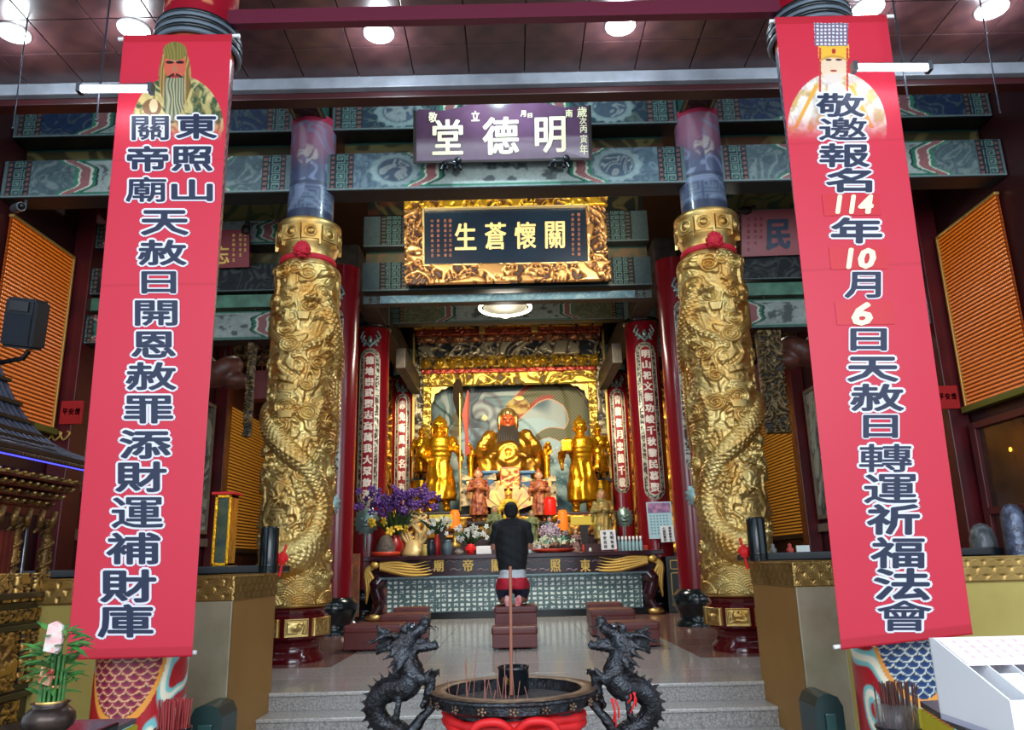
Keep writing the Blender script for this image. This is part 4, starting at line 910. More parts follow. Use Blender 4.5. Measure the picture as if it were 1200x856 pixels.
# ---------------------------------------------------------------- figures
m_face = mat('gilt_face', (230, 170, 80), .35, .6)
def figure(name, label, px, ytop, yfoot, d, m_robe, m_skin=None, arms='hands', hat='helmet', beard=0, turn=0, group=None, vox=None, m_arm=None, cat='statue', base=True, collar=None):
    f = C(px, yfoot, d); H = C(px, ytop, d).z-f.z; s = H/1.9; t = thing(name, label, cat, f, group)
    P = lambda x, y, z: f+Vector((x*s, y*s, z*s))
    vox = vox or s*.026; m_skin = m_skin or m_robe
    body = [('t', [P(.14, 0, .06), P(.13, 0, .45), P(.1, 0, .85)], [.075*s, .085*s, .12*s]), ('t', [P(-.14, 0, .06), P(-.13, 0, .45), P(-.1, 0, .85)], [.075*s, .085*s, .12*s]),
            ('e', P(.15, -.08, .05), (.08*s, .15*s, .06*s)), ('e', P(-.15, -.08, .05), (.08*s, .15*s, .06*s)),
            ('l', [(.34*s, .22*s), (.31*s, .5*s), (.25*s, .8*s), (.21*s, .95*s), (.23*s, 1.05*s), (.27*s, 1.25*s), (.25*s, 1.4*s), (.1*s, 1.5*s)], f),
            ('e', P(0, -.13, .62), (.1*s, .05*s, .3*s)), ('e', P(0, -.1, .98), (.2*s, .1*s, .07*s)), ('e', P(0, -.1, 1.22), (.2*s, .11*s, .14*s)),
            ('t', [P(0, 0, 1.45), P(0, 0, 1.58)], [.07*s, .065*s]),
            ('e', P(.24, 0, 1.36), (.11*s, .11*s, .1*s)), ('e', P(-.24, 0, 1.36), (.11*s, .11*s, .1*s))]
    if arms == 'pole': A = [[P(-.26, 0, 1.34), P(-.36, -.04, 1.1), P(-.22, -.22, .98)], [P(.26, 0, 1.34), P(.4, -.08, 1.12), P(.42, -.25, 1.12)]]
    elif arms == 'seal': A = [[P(-.26, 0, 1.34), P(-.38, -.05, 1.14), P(-.34, -.25, 1.16)], [P(.26, 0, 1.34), P(.36, 0, 1.08), P(.3, -.1, .86)]]
    else: A = [[P(-.26, 0, 1.34), P(-.34, -.05, 1.1), P(-.1, -.25, 1.15)], [P(.26, 0, 1.34), P(.34, -.05, 1.1), P(.1, -.25, 1.15)]]
    for a in A:
        body.append(('t', a, [.085*s, .075*s, .055*s])); body.append(('e', a[2], (.06*s, .06*s, .065*s)))
        body.append(('t', [a[1], a[1]+Vector((0, 0, -.28*s))], [.08*s, .05*s]))
    fold = lambda co: .012*s*np.cos((co[:, 0]-f.x)/s*38+3*vn(co[:, 2]*3/s, co[:, 0]*2/s, 3))*((co[:, 2]-f.z)/s < .95)+.006*s*np.cos((co[:, 2]-f.z)/s*70)*((co[:, 2]-f.z)/s > 1.0)*((co[:, 2]-f.z)/s < 1.35)
    carve = lambda co: fold(co)+.030*s*(swirl((co[:, 0]-f.x)/s, (co[:, 2]-f.z)/s*.8, 2.4, 7, 3)-.5)
    blob('robe', body, m_robe, t, vox, 1, disp=carve)
    hd = [('e', P(0, -.02, 1.65), (.125*s, .12*s, .155*s)), ('e', P(0, -.14, 1.63), (.03*s, .035*s, .04*s)), ('e', P(.13, 0, 1.64), (.02*s, .03*s, .055*s)), ('e', P(-.13, 0, 1.64), (.02*s, .03*s, .055*s)),
          ('e', P(0, -.12, 1.56), (.05*s, .02*s, .014*s)), ('e', P(.05, -.125, 1.70), (.04*s, .02*s, .013*s)), ('e', P(-.05, -.125, 1.70), (.04*s, .02*s, .013*s)), ('t', [P(0, 0, 1.42), P(0, 0, 1.55)], [.1*s, .09*s])]
    blob('head', hd, m_skin, t, s*.012, 1)
    ey = MB()
    for k in (-1, 1): ey.ell(P(.048*k, -.132, 1.665), (.02*s, .008*s, .007*s), 8, 5)
    ey.build('eyes', m_black, t)
    hm = MB()
    if hat == 'helmet':
        hm.lathe([(.16*s, 1.55*s), (.155*s, 1.68*s), (.14*s, 1.77*s), (.08*s, 1.84*s), (.03*s, 1.87*s), (.0, 1.93*s)], f+Vector((0, .055*s, 0)), 20); 
        for k in (-1, 1): hm.ell(P(.14*k, 0, 1.55), (.035*s, .06*s, .12*s), 8, 6)
    elif hat == 'crown':
        hm.lathe([(.13*s, 1.66*s), (.142*s, 1.73*s), (.12*s, 1.8*s), (.05*s, 1.83*s), (.045*s, 1.88*s), (0, 1.93*s)], f+Vector((0, .03*s, 0)), 16)
    elif hat == 'hood':
        hm.lathe([(.17*s, 1.45*s), (.165*s, 1.68*s), (.12*s, 1.82*s), (0, 1.88*s)], f+Vector((0, .075*s, 0)), 16)
    hm.build('headdress', m_robe, t)
    if beard:
        bb = MB()
        for i in range(9):
            x = (i-4)*.018; bb.tube([P(x, -.11, 1.6), P(x*1.6, -.17, 1.45), P(x*1.4, -.17, 1.6-beard)], [.016*s, .018*s, .004*s], 6)
        bb.build('beard', m_dark, t)
    if base: MB().bevbox(f.x-.4*s, f.x+.4*s, f.y-.3*s, f.y+.3*s, f.z-.12*s, f.z, .02*s).build('pedestal', m_dark, t)
    return t, P, s

# ---------------------------------------------------------------- shrine niche and mural
m_tier = mat('altar_wood_red', (66, 20, 22), .35, var=.3)
DM = 21.6
def mural(u, v):
    W_, H_ = 4.55, 3.95; x = u/W_; y = v/H_
    sky = mix(L3((62, 84, 96)), L3((128, 158, 160)), fbm(u*.9, v*.9, 3)); c = sky
    sw = swirl(u, v, .75, 12, 3); c = mix(c, L3((174, 184, 178)), .75*sstep(.55, .9, sw)*(y > .35)); c = mix(c, L3((60, 66, 76)), .6*sstep(.35, .1, sw))
    c = mix(c, L3((150, 178, 188)), .9*(ell(x, y, .28, .55, .14, .1) < 1)*sstep(.2, .6, fbm(u*3, v*3, 8)))
    c = mix(c, L3((158, 184, 188)), .85*(ell(x, y, .66, .58, .18, .13) < 1)*sstep(.2, .55, fbm(u*3, v*3, 18)))
    v1 = np.hypot((x-.34)*1.3, y-.72); c = mix(c, L3((104, 100, 108)), .8*(v1 < .2)*(0.5+.5*np.cos(v1*90-np.arctan2(y-.72, x-.34)*3))); c = mix(c, L3((232, 214, 150)), v1 < .022)
    # sea waves at the foot
    wv = .5+.5*np.cos(40*(y+.05*np.sin(x*22)+.04*fbm(u*3, v*3, 4))); sea = sstep(.42, .3, y+.12*np.abs(x-.5)-.08*(x > .7))
    c = mix(c, mix(L3((66, 110, 122)), L3((176, 206, 204)), wv), sea*.9)
    c = mix(c, L3((206, 222, 218)), (vn(u*26, v*26, 3) > .84)*(y < .5)*(y > .12)*(np.abs(x-.5) > .16))
    # dragon body across the upper right
    pts = np.array(smoothpts([(.50, .72), (.56, .80), (.66, .90), (.78, .92), (.9, .83), (.93, .68), (.86, .58), (.74, .60), (.64, .55), (.58, .52)], 8)); best = np.full(x.shape, 9.); S = np.zeros(x.shape)
    for i in range(len(pts)-1):
        a, b = pts[i], pts[i+1]; e = b-a; L = np.hypot(*e); tt = np.clip(((x-a[0])*e[0]+(y-a[1])*e[1])/L/L, 0, 1)
        dd = np.hypot(x-a[0]-e[0]*tt, y-a[1]-e[1]*tt); w = .07*math.sin(math.pi*min(1, .2+i/len(pts)*.9))+.012; S = np.where(dd/w < best, i+tt, S); best = np.minimum(best, dd/w)
    scl = .5+.5*np.cos(u*70)*np.cos(v*70); body = mix(L3((60, 74, 52)), L3((134, 126, 92)), scl); body = mix(body, L3((156, 74, 60)), (best > .55)*1.0*(S < 25)); body = mix(body, L3((206, 160, 120)), best > .9)
    c = np.where((best < 1)[..., None], body, c)
    hd = ell(x, y, .55, .80, .075, .06); c = np.where((hd < 1)[..., None], mix(L3((190, 166, 90)), L3((120, 66, 50)), sstep(.3, .7, fbm(u*6, v*6, 3))), c); c = mix(c, L3((240, 220, 130)), ell(x, y, .56, .86, .03, .016) < 1)
    # phoenix tail and dark pine at the left
    pl = (np.abs(x-.17-.02*np.sin(y*9)) < .03+.012*np.cos(y*60)) & (y > .55); c = mix(c, L3((92, 78, 40)), pl*.9)
    fn = (np.abs(x-.05-.12*(1-y)-.05*np.sin(y*20)) < .012) & (y > .6); c = mix(c, L3((30, 60, 50)), fn*.8)
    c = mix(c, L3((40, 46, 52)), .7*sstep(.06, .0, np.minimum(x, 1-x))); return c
a = C(503, 603, DM); b2 = C(692, 440, DM)
t = thing('mural', 'blue green painted relief mural of clouds, waves and a dragon behind the golden statues', 'mural', a)
panel('painted_relief', (-2.28, DM, 2.2), (1, 0, 0), (0, 0, 1), 4.55, 3.95, .016, mural, v_paint, t, hf=lambda u, v: .05*sstep(.5, .9, swirl(u, v, .75, 12, 3)), thick=.1)
MB().box(-2.9, 2.9, DM+.1, DM+.3, .0, 8.8).build('backing', m_maroon_d, t)
# gold rim and outer frame of the niche, stacked carved bands of the canopy
def carved(t, name, x0, x1, z0, z1, d, ca, cb, amp=.08, seed=0, fr=3.0, metal=.85, step=.028, gate=.35, pw=None):
    def hf(u, v):
        h = amp*np.maximum(sstep(gate, gate+.35, swirl(u, v, fr, seed, 3)), .7*sstep(.5, .8, swirl(u, v, fr*2.2, seed+4, 2)))
        if pw: h = h*.4+amp*np.clip(1-np.hypot((np.mod(u, pw)-pw/2)/(pw*.36), (v-(z1-z0)/2)/((z1-z0)*.42)), 0, 1)**.5
        return h
    def cf(u, v):
        k = sstep(amp*.1, amp*.6, hf(u, v)); c = mix(L3(cb), L3(ca), k); return np.concatenate([c, metal*k[..., None]], -1)
    return panel(name, (x0, d, z0), (1, 0, 0), (0, 0, 1), x1-x0, z1-z0, step, cf, v_gilt, t, hf=hf, thick=.1)
DC = 20.4; Z = lambda y: zb(y, DC); XH = 2.62
t = thing('shrine_canopy', 'carved and gilded canopy and frame around the mural above the golden statues', 'shrine', (0, DC, Z(600)))
Gd, Gb = (216, 172, 78), (96, 60, 24)
bands = [(376, 384, 'top_frieze', (214, 168, 70), (70, 40, 20), .08, 4, 0, .35), (384, 391, 'red_cornice', (170, 84, 58), (110, 34, 30), .03, 6, 0, .2), (391, 399, 'star_frieze', (196, 140, 96), (70, 30, 28), .08, 5, .46, .35),
         (399, 415, 'dragon_frieze', (196, 184, 150), (28, 34, 46), .10, 2.2, 0, .5), (415, 428, 'boss_row', (222, 178, 62), (40, 26, 22), .14, 4, .36, .3), (428, 433, 'red_rail', (180, 76, 60), (130, 40, 36), .02, 6, 0, .2), (433, 447, 'scroll_frieze', (240, 200, 90), (96, 74, 30), .08, 2.6, 0, .3)]
for i, (ya, yb_, nm, ca, cb, am, fr, pw, gt) in enumerate(bands):
    carved(t, nm, -XH+.06*i*.6, XH-.06*i*.6, Z(yb_), Z(ya), DC+.06*i, ca, cb, am, 20+i, fr, .8, .026, gt, pw or None)
for s in (-1, 1):
    carved(t, 'inner_post', min(s*2.18, s*2.40), max(s*2.18, s*2.40), Z(603), Z(447), DC+.45, (240, 200, 90), (96, 70, 26), .07, 30, 4, .8, .026, .3)
    carved(t, 'dark_post', min(s*2.40, s*2.64), max(s*2.40, s*2.64), Z(603), Z(399), DC+.4, (150, 140, 116), (24, 26, 34), .08, 33, 3, .5, .03, .45)
    MB().bevbox(s*2.66-.03, s*2.66+.03, DC+.3, DC+.45, Z(603), Z(384), .01).build('pale_edge', m_gold_p, t)
    # cusped corner of the frame
    b = MB(); zt = Z(447); poly = [(0, 0), (.5, 0), (.42, -.06), (.3, -.07), (.22, -.16), (.12, -.2), (.08, -.4), (0, -.5)]
    b.prism(poly, lambda u, v, l: Vector((s*(2.2-u), DC+.5+l, zt+v)), -.03, .05); b.build('cusp', m_gold, t)
MB().box(-2.8, 2.8, DC+.5, DC+1.6, Z(433), Z(376)+.3).build('canopy_box', m_maroon_d, t)
carved(t, 'crest_lower', -.62, .62, Z(384), Z(376), DC-.12, (228, 186, 84), (70, 44, 20), .1, 40, 4, .85, .026, .3)
for s in (-1, 1): MB().bevbox(s*.72-.09, s*.72+.09, DC-.2, DC, Z(392), Z(358), .02).build('crest_post', m_gold_p, t)
for k in range(8):
    a = (k-3.5)/8; b = MB(); b.tube(smoothpts([(a*1.1, DC-.1, Z(384)), (a*1.5, DC-.15, Z(376)), (a*1.2, DC-.12, Z(368)), (a*.7, DC-.1, Z(370))], 5), .035, 6); b.build('crest_scroll', m_gold, t)
# stepped altar platforms
MB_SHELF = C(600, 640, 17.1).z
o = MB().bevbox(-2.5, 2.5, 16.96, 17.88, 0, MB_SHELF, .01).build('altar_shelf', m_tier); tag(o, 'plain dark red shelf behind the long table that carries candles and robed figurines', 'shelf')
struct(MB().box(-2.5, 2.5, 17.9, 21.5, 0, 1.5), 'floor_platform', m_tier)
t = thing('altar_platform', 'dark red tiered altar platform that carries the golden statues', 'platform', (0, 18.6, 1.5))
MB().bevbox(-2.5, 2.5, 18.6, 21.5, 1.5, C(600, 603, 19.3).z-.02, .02).build('upper_tier', m_tier, t)
carved(t, 'carved_edge', -2.45, 2.45, 1.62, 2.1, 18.58, (206, 150, 60), (60, 16, 18), .05, 44, 3, .8, .04)

# main statue
ZT = C(600, 603, 19.3).z
t = thing('seated_statue', 'large golden seated statue with red face and long dark beard at the centre', 'statue', C(597, 575, 19.9), None)
f = C(597, 575, 19.9); H = C(597, 478, 19.9).z-f.z; s = H/1.45
P = lambda x, y, z: f+Vector((x*s, y*s, z*s))
pr = [('e', P(0, .05, .32), (.42*s, .32*s, .26*s)), ('l', [(.5*s, .2*s), (.5*s, .45*s), (.47*s, .65*s), (.38*s, .85*s), (.26*s, .97*s), (.12*s, 1.06*s)], f+Vector((0, .05*s, 0))),
      ('t', [P(.2, 0, .35), P(.4, -.4, .38), P(.36, -.42, -.1)], [.2*s, .17*s, .13*s]), ('t', [P(-.2, 0, .35), P(-.4, -.4, .38), P(-.36, -.42, -.1)], [.2*s, .17*s, .13*s]),
      ('t', [P(.32, 0, .88), P(.5, -.05, .6), P(.3, -.35, .55)], [.17*s, .16*s, .09*s]), ('t', [P(-.32, 0, .88), P(-.52, -.05, .6), P(-.3, -.35, .55)], [.17*s, .16*s, .09*s]),
      ('e', P(.25, -.42, .55), (.08*s, .07*s, .08*s)), ('e', P(-.25, -.42, .55), (.08*s, .07*s, .08*s)), ('e', P(0, -.3, .25), (.2*s, .12*s, .3*s)), ('t', [P(0, 0, 1.0), P(0, 0, 1.1)], [.11*s, .1*s]),
      ('t', [P(.5, -.1, .5), P(.48, -.15, .1)], [.13*s, .1*s]), ('t', [P(-.5, -.1, .5), P(-.48, -.15, .1)], [.13*s, .1*s])]
blob('robe', pr, mat('old_gold_robe', (196, 138, 40), .3, .8, c2=(120, 78, 26), vscale=2.2, bump=.5, bscale=9), t, .05, 1, disp=lambda co: .02*np.cos(np.hypot(co[:, 0]-f.x, co[:, 2]-f.z-.9)*24)+.035*(swirl(co[:, 0], co[:, 2], 3.0, 5, 3)-.5))
hd = [('e', P(0, -.03, 1.2), (.125*s, .14*s, .165*s)), ('e', P(0, -.17, 1.18), (.03*s, .04*s, .045*s)), ('e', P(.13, 0, 1.2), (.025*s, .04*s, .07*s)), ('e', P(-.13, 0, 1.2), (.025*s, .04*s, .07*s)), ('e', P(.05, -.15, 1.25), (.045*s, .025*s, .014*s)), ('e', P(-.05, -.15, 1.25), (.045*s, .025*s, .014*s)), ('e', P(0, -.15, 1.1), (.05*s, .02*s, .016*s))]
blob('head', hd, mat('red_gilt_face', (204, 92, 50), .35, .35), t, .022, 1)
b = MB(); 
for k in (-1, 1): b.ell(P(.05*k, -.165, 1.22), (.03*s, .01*s, .009*s), 8, 5)
b.build('eyes', m_black, t)
b = MB(); b.lathe([(.14*s, 1.24*s), (.15*s, 1.31*s), (.13*s, 1.39*s), (.08*s, 1.43*s), (0, 1.46*s)], f+Vector((0, .02*s, 0)), 18); b.ell(P(0, -.13, 1.33), (.05*s, .04*s, .05*s), 8, 6)
b.ell(P(.15, .03, 1.2), (.04*s, .1*s, .17*s), 8, 6); b.ell(P(-.15, .03, 1.2), (.04*s, .1*s, .17*s), 8, 6); b.build('headdress', m_gold, t)
b = MB()
for i in range(13):
    x = (i-6)*.016; b.tube([P(x, -.14, 1.1), P(x*1.7, -.24, .97), P(x*1.9, -.32, .84-.02*abs(i-6)), P(x*1.2, -.35, .68+.015*abs(i-6))], [.014*s, .019*s, .018*s, .005*s], 6)
b.build('beard', mat('beard_brown', (40, 34, 28), .6), t)
th_ = thing('throne', 'gilded throne with dragon head arms under the large seated statue', 'throne', P(0, .3, -.6))
b = MB(); b.bevbox(f.x-.72*s, f.x+.72*s, f.y-.5*s, f.y+.45*s, f.z-.25*s, f.z+.12*s, .03); b.build('seat', m_gold, th_)
b = MB(); b.bevbox(f.x-.6*s, f.x+.6*s, f.y-.1, f.y+.5*s, ZT-.05, f.z-.2*s, .03); b.build('pedestal', m_tier, th_)
for k in (-1, 1):
    b = MB(); b.tube(smoothpts([P(.62*k, .3, .1), P(.66*k, 0, .5), P(.64*k, -.3, .58), P(.66*k, -.5, .6)], 5), .07*s, 8); b.tube([P(.64*k, -.42, .55), P(.64*k, -.42, .05)], .05*s, 8); b.build('arm', m_gold_y, th_)
    blob('arm_dragon_head', dragon_head_prims(P(.66*k, -.5, .66), (0, -1, .1), (0, 0, 1), .14*s), m_gold_y, th_, .03, 1)

fl_t, P, s = figure('attendant_statue', 'golden standing warrior statue on the left holding a tall halberd', 515, 486, 601, 19.3, m_gold_y, arms='pole', hat='helmet')
hp = P(.42, -.28, 0)
t = thing('halberd', 'tall halberd with dark blade and orange tassel held by the left golden warrior', 'weapon', hp)
MB().tube([hp, Vector((hp.x, hp.y, C(530, 462, 19).z))], .025, 8).build('shaft', m_gold_p, t)
zt = C(530, 445, 19).z; zm = C(530, 492, 19).z
b = MB(); b.prism([(0, zm), (-.05, zm+.1), (-.15, zm+.5), (-.14, zm+.9), (-.05, zt), (.06, zt-.05), (.1, zm+.8), (.02, zm+.4), (.06, zm)], lambda u, v, l: Vector((hp.x+u-.02, hp.y+l, v)), -.02, .02); b.build('blade', mat('dark_bronze', (34, 22, 8), .8, spec=.1), t)
b = MB(); b.prism([(.05, zm+.1), (.2, zt-.3), (.24, zt-.35), (.22, zm-.1), (.2, C(0, 520, 19).z), (.26, C(0, 545, 19).z), (.12, C(0, 548, 19).z), (.12, zm-.3)], lambda u, v, l: Vector((hp.x+u, hp.y+.05*math.sin(v*6)+l, v)), -.015, .015); b.build('tassel', mat('orange_cloth', (150, 50, 24), .6), t)
figure('attendant_statue', 'golden standing statue on the right holding out a wrapped seal', 684, 487, 602, 19.3, m_gold_y, arms='seal', hat='crown')
sp = C(664, 524, 18.85); t = MB().bevbox(sp.x-.13, sp.x+.13, sp.y-.12, sp.y+.12, sp.z-.13, sp.z+.16, .03).build('seal_box', m_gold_y); tag(t, 'small golden wrapped seal box held out by the right golden statue', 'box')
for px, yt, yf, lb in ((494, 500, 562, 'small golden figure behind the left warrior, beside the frame'), (703, 496, 562, 'small golden figure behind the right statue, beside the frame')):
    figure('side_statue', lb, px, yt, yf, 20.2, m_gold_y, hat='crown', group=None)
    p = C(px, yf, 20.2); b = MB(); b.lathe([(.3, 0), (.34, .08), (.24, .2), (.3, p.z-ZT-.05)], (p.x, p.y, ZT), 14); tag(b.build('lotus_stand', m_gold_y), 'tall golden stand under the small %s figure' % ('left' if px < 600 else 'right'), 'stand')
for sd, side in ((-1, 'left'), (1, 'right')):
    xa_, xb_ = sorted((sd*3.25, sd*4.9)); t = thing('carved_screen', 'gilded openwork screen standing beyond the couplet columns on the %s of the shrine' % side, 'screen', (sd*4, 22, 1.2))
    carved(t, 'openwork', xa_, xb_, 1.2, 6.4, 21.95, (222, 160, 60), (90, 36, 24), .09, 70+sd, 2.4, .8, .035, .3); MB().bevbox(xa_-.05, xb_+.05, 21.98, 22.1, .0, 6.45, .02).build('screen_frame', m_tier, t)
    spot_light('screen_spot', (sd*3.6, 18.6, 6.0), (sd*4.0, 22, 3.5), 260, (1.0, .8, .5), 60, .1)
# front statues
m_yrobe = mat('yellow_silk', (240, 206, 60), .45, c2=(196, 150, 40), vscale=4); m_grobe = mat('sage_robe', (150, 156, 104), .5, c2=(98, 112, 72), vscale=4)
m_pinkface = mat('pink_face', (216, 158, 120), .5)
t, P, s = figure('opera_statue', 'ornate small statue with pink fan flags in front of the throne', 597, 573, 632, 18.2, m_yrobe, m_face, hat='crown')
for k in (-1, 1):
    for j, a in enumerate((.25, .62, 1.0)):
        b = MB(); L = 1.0*s*1.0; pts = [(0, 0), (L*math.sin(a)*.95-.08, L*math.cos(a)*.95+.12), (L*math.sin(a)*1.05, L*math.cos(a)*1.05), (L*math.sin(a)*.95+.12, L*math.cos(a)*.95-.1)]
        b.prism(pts, lambda u, v, l: P(.08*k, .22, 1.0)+Vector((k*u, l+.03*j, v)), -.012, .012); b.build('fan_flag', mat('fan_pink', (214, 140, 112), .55, c2=(240, 206, 120), vscale=5), t)
b = MB(); tz = C(597, 548, 18.6).z; b.bevbox(-.28, .2, 18.55, 18.75, tz-.55, tz, .02); o = b.build('tablet', mat('red_tablet', (178, 74, 46), .4)); tag(o, 'reddish upright spirit tablet standing right before the throne', 'tablet')
carved(o, 'carved_face', -.26, .18, tz-.52, tz-.04, 18.53, (222, 160, 84), (150, 56, 36), .02, 50, 5, .5, .02)
for k, px in ((-1, 573), (1, 616)):
    p = C(px, 556, 18.9); b = MB(); b.bevbox(p.x-.24, p.x+.24, 18.8, 19.0, p.z-.0, p.z+.08, .02); b.bevbox(p.x-.13, p.x+.13, 18.85, 19, p.z-.65, p.z, .02)
    tag(b.build('blue_stand', mat('blue_paint', (50, 92, 124), .4)), 'blue painted stand with flared top on the %s of the red tablet' % ('left' if k < 0 else 'right'), 'stand')
m_warr = mat('multicolour_armour', (190, 120, 70), .5, c2=(110, 30, 28), vscale=9); m_warr2 = mat('cream_armour', (206, 180, 130), .5, c2=(90, 80, 60), vscale=9)
for px, yt, yf, lb, mm in ((561, 548, 612, 'small warrior figurine with red and cream armour left of the throne front', m_warr), (633, 550, 612, 'small warrior figurine with red and cream armour right of the throne front', m_warr)):
    t, P, s = figure('warrior_figurine', lb, px, yt, yf, 18.4, mm, m_pinkface, hat='crown', cat='figurine')
    for k in (-1, 1):
        for j in range(3):
            b = MB(); b.prism([(0, 0), (.5*k*s, .2*s+.1*j), (.55*k*s, -.05*s)], lambda u, v, l: P(.1*k, .1, 1.5-.45*j)+Vector((u, l, v)), -.02, .02); b.build('banner_flag', m_warr2, t)
for px, yt, yf, d, lb, mr, mf, ht in (
        (580, 592, 640, 17.3, 'old gold robed figurine just left of the kneeling man', m_grobe, m_pinkface, 'hood'),
        (624, 597, 640, 17.3, 'sage green robed figurine just right of the kneeling man', m_grobe, m_pinkface, 'hood'),
        (645, 605, 640, 17.3, 'slate grey robed figurine under the red lantern', mat('slate_robe', (96, 122, 126), .5), m_pinkface, 'hood'),
        (708, 572, 640, 17.3, 'green and gold robed statue with a pale face at the right of the altar', mat('green_gold_robe', (106, 124, 84), .45, .2, c2=(206, 164, 84), vscale=5), m_pinkface, 'hood'),
        (676, 620, 652, 16.3, 'small pinkish figurine on the right part of the long table', mat('dusty_pink', (166, 120, 116), .6, c2=(96, 88, 78), vscale=14), m_pinkface, 'hood')):
    figure('robed_figurine', lb, px, yt, yf, d, mr, mf, hat=ht, cat='figurine')
# ---------------------------------------------------------------- long altar table
DT = 15.6
zt0 = lambda y: zb(y, DT)
t = thing('altar_table', 'long dark maroon altar table with gold characters and a silver inscribed front panel', 'table', (0, DT, 0))
m_tab = mat('table_lacquer', (52, 12, 28), .2, c2=(36, 8, 20), vscale=3, coat=.4)
ztop = zt0(649)
MB().bevbox(-2.95, 2.95, DT-.12, DT+1.3, ztop-.09, ztop, .015).build('top', m_tab, t)
MB().bevbox(-2.8, 2.8, DT, DT+1.1, zt0(674), ztop-.08, .01).build('apron', m_tab, t)
MB().bevbox(-2.8, 2.8, DT-.04, DT+.06, zt0(676), zt0(673.5), .01).build('rail', mat('pale_blue_edge', (110, 140, 150), .3), t)
MB().bevbox(-2.62, 2.62, DT-.02, DT+1.1, 0.0, zt0(716), .01).build('plinth', m_black, t)
MB().box(-2.7, 2.7, DT+.12, DT+1.1, .05, zt0(674)).build('carcass', m_tab, t)
zi0, zi1 = zt0(716), zt0(676)
def sutra(u, v):
    cw, ch = .118, .088; i = np.floor(u/cw); j = np.floor(v/ch); fu, fv = u/cw-i, v/ch-j
    g = (vn(i*7.3+fu*3.2, j*9.1+fv*3.4, 5) > .40) & (np.abs(fu-.5) < .3) & (np.abs(fv-.5) < .31)
    c = mix(L3((84, 112, 116)), L3((232, 246, 242)), g); return c
panel('inscribed_panel', (-2.5, DT+.06, zi0), (1, 0, 0), (0, 0, 1), 5.0, zi1-zi0, .0125, sutra, vmat('polished_print', .25, spec=.6), t, thick=.02)
for s in (-1, 1):
    MB().tube(smoothpts([(s*2.62, DT, zt0(676)), (s*2.7, DT-.03, .62), (s*2.62, DT-.02, .3), (s*2.75, DT-.05, .05)], 6), [.16]*6+[.13]*6+[.1]*6+[.15], 12).build('leg', m_tab, t)
    # gilded phoenix corner
    b = MB()
    za = zt0(658)
    for k in range(5):
        pts = smoothpts([(s*2.62, DT-.06, za-.02*k), (s*(2.3-.05*k), DT-.07, za+.03-.06*k), (s*(2.0-.06*k), DT-.07, za-.02-.05*k), (s*(1.68-.02*k), DT-.05, za+.04-.06*k)], 5)
        b.tube(pts, [.05, .05, .048, .045, .042, .04, .037, .034, .03, .027, .024, .02, .016, .012, .008, .004][:len(pts)], 6)
    for k in range(4):
        pts = smoothpts([(s*2.66, DT-.08, za), (s*(2.82+.02*k), DT-.1, za-.12), (s*(2.74+.04*k), DT-.1, za-.3-.05*k), (s*(2.84+.01*k), DT-.06, za-.5-.08*k)], 5)
        b.tube(pts, [.05]*4+[.045]*4+[.035]*4+[.025]*3+[.008], 6)
    b.ell((s*2.72, DT-.12, za-.02), (.09, .06, .07), 10, 6); b.build('gilded_corner', m_gold_p, t)
    MB().ell((s*2.72, DT-.1, .06), (.16, .1, .07), 12, 8).build('gilded_foot', m_gold, t)
for ch, px in (('廟', 514), ('帝', 548.5), ('關', 582), ('照', 651), ('東', 686)):
    p = C(px, 663, DT-.03); b = MB(); write(b, ch, lambda u, v, l: Vector((p.x+u, DT-.015-l, p.z+v)), 0, 0, .19, .23, .007, .005, 0, 6); b.build('character', m_gold_p, t)
b = MB()
for px in (500, 532, 564, 620, 636, 668, 702):
    for dy in (-5, 5):
        p = C(px+dy*.4, 663+dy, DT-.03); b.tube(smoothpts([(p.x-.12, DT-.02, p.z-.01), (p.x-.04, DT-.02, p.z+.02), (p.x+.04, DT-.02, p.z-.012), (p.x+.12, DT-.02, p.z+.015)], 4), [.004]+[.014]*11+[.004], 5)
b.build('cloud_inlay', mat('inlay_silver', (150, 130, 140), .4, .3), t)['kind'] = 'stuff'
carved(t, 'side_carving', -2.78, -2.5, .12, .62, DT+.05, (120, 70, 60), (40, 10, 20), .02, 3, 5, .2)

TT = ztop
def on(px, d): return Vector((C(px, 648, d).x, d, TT))
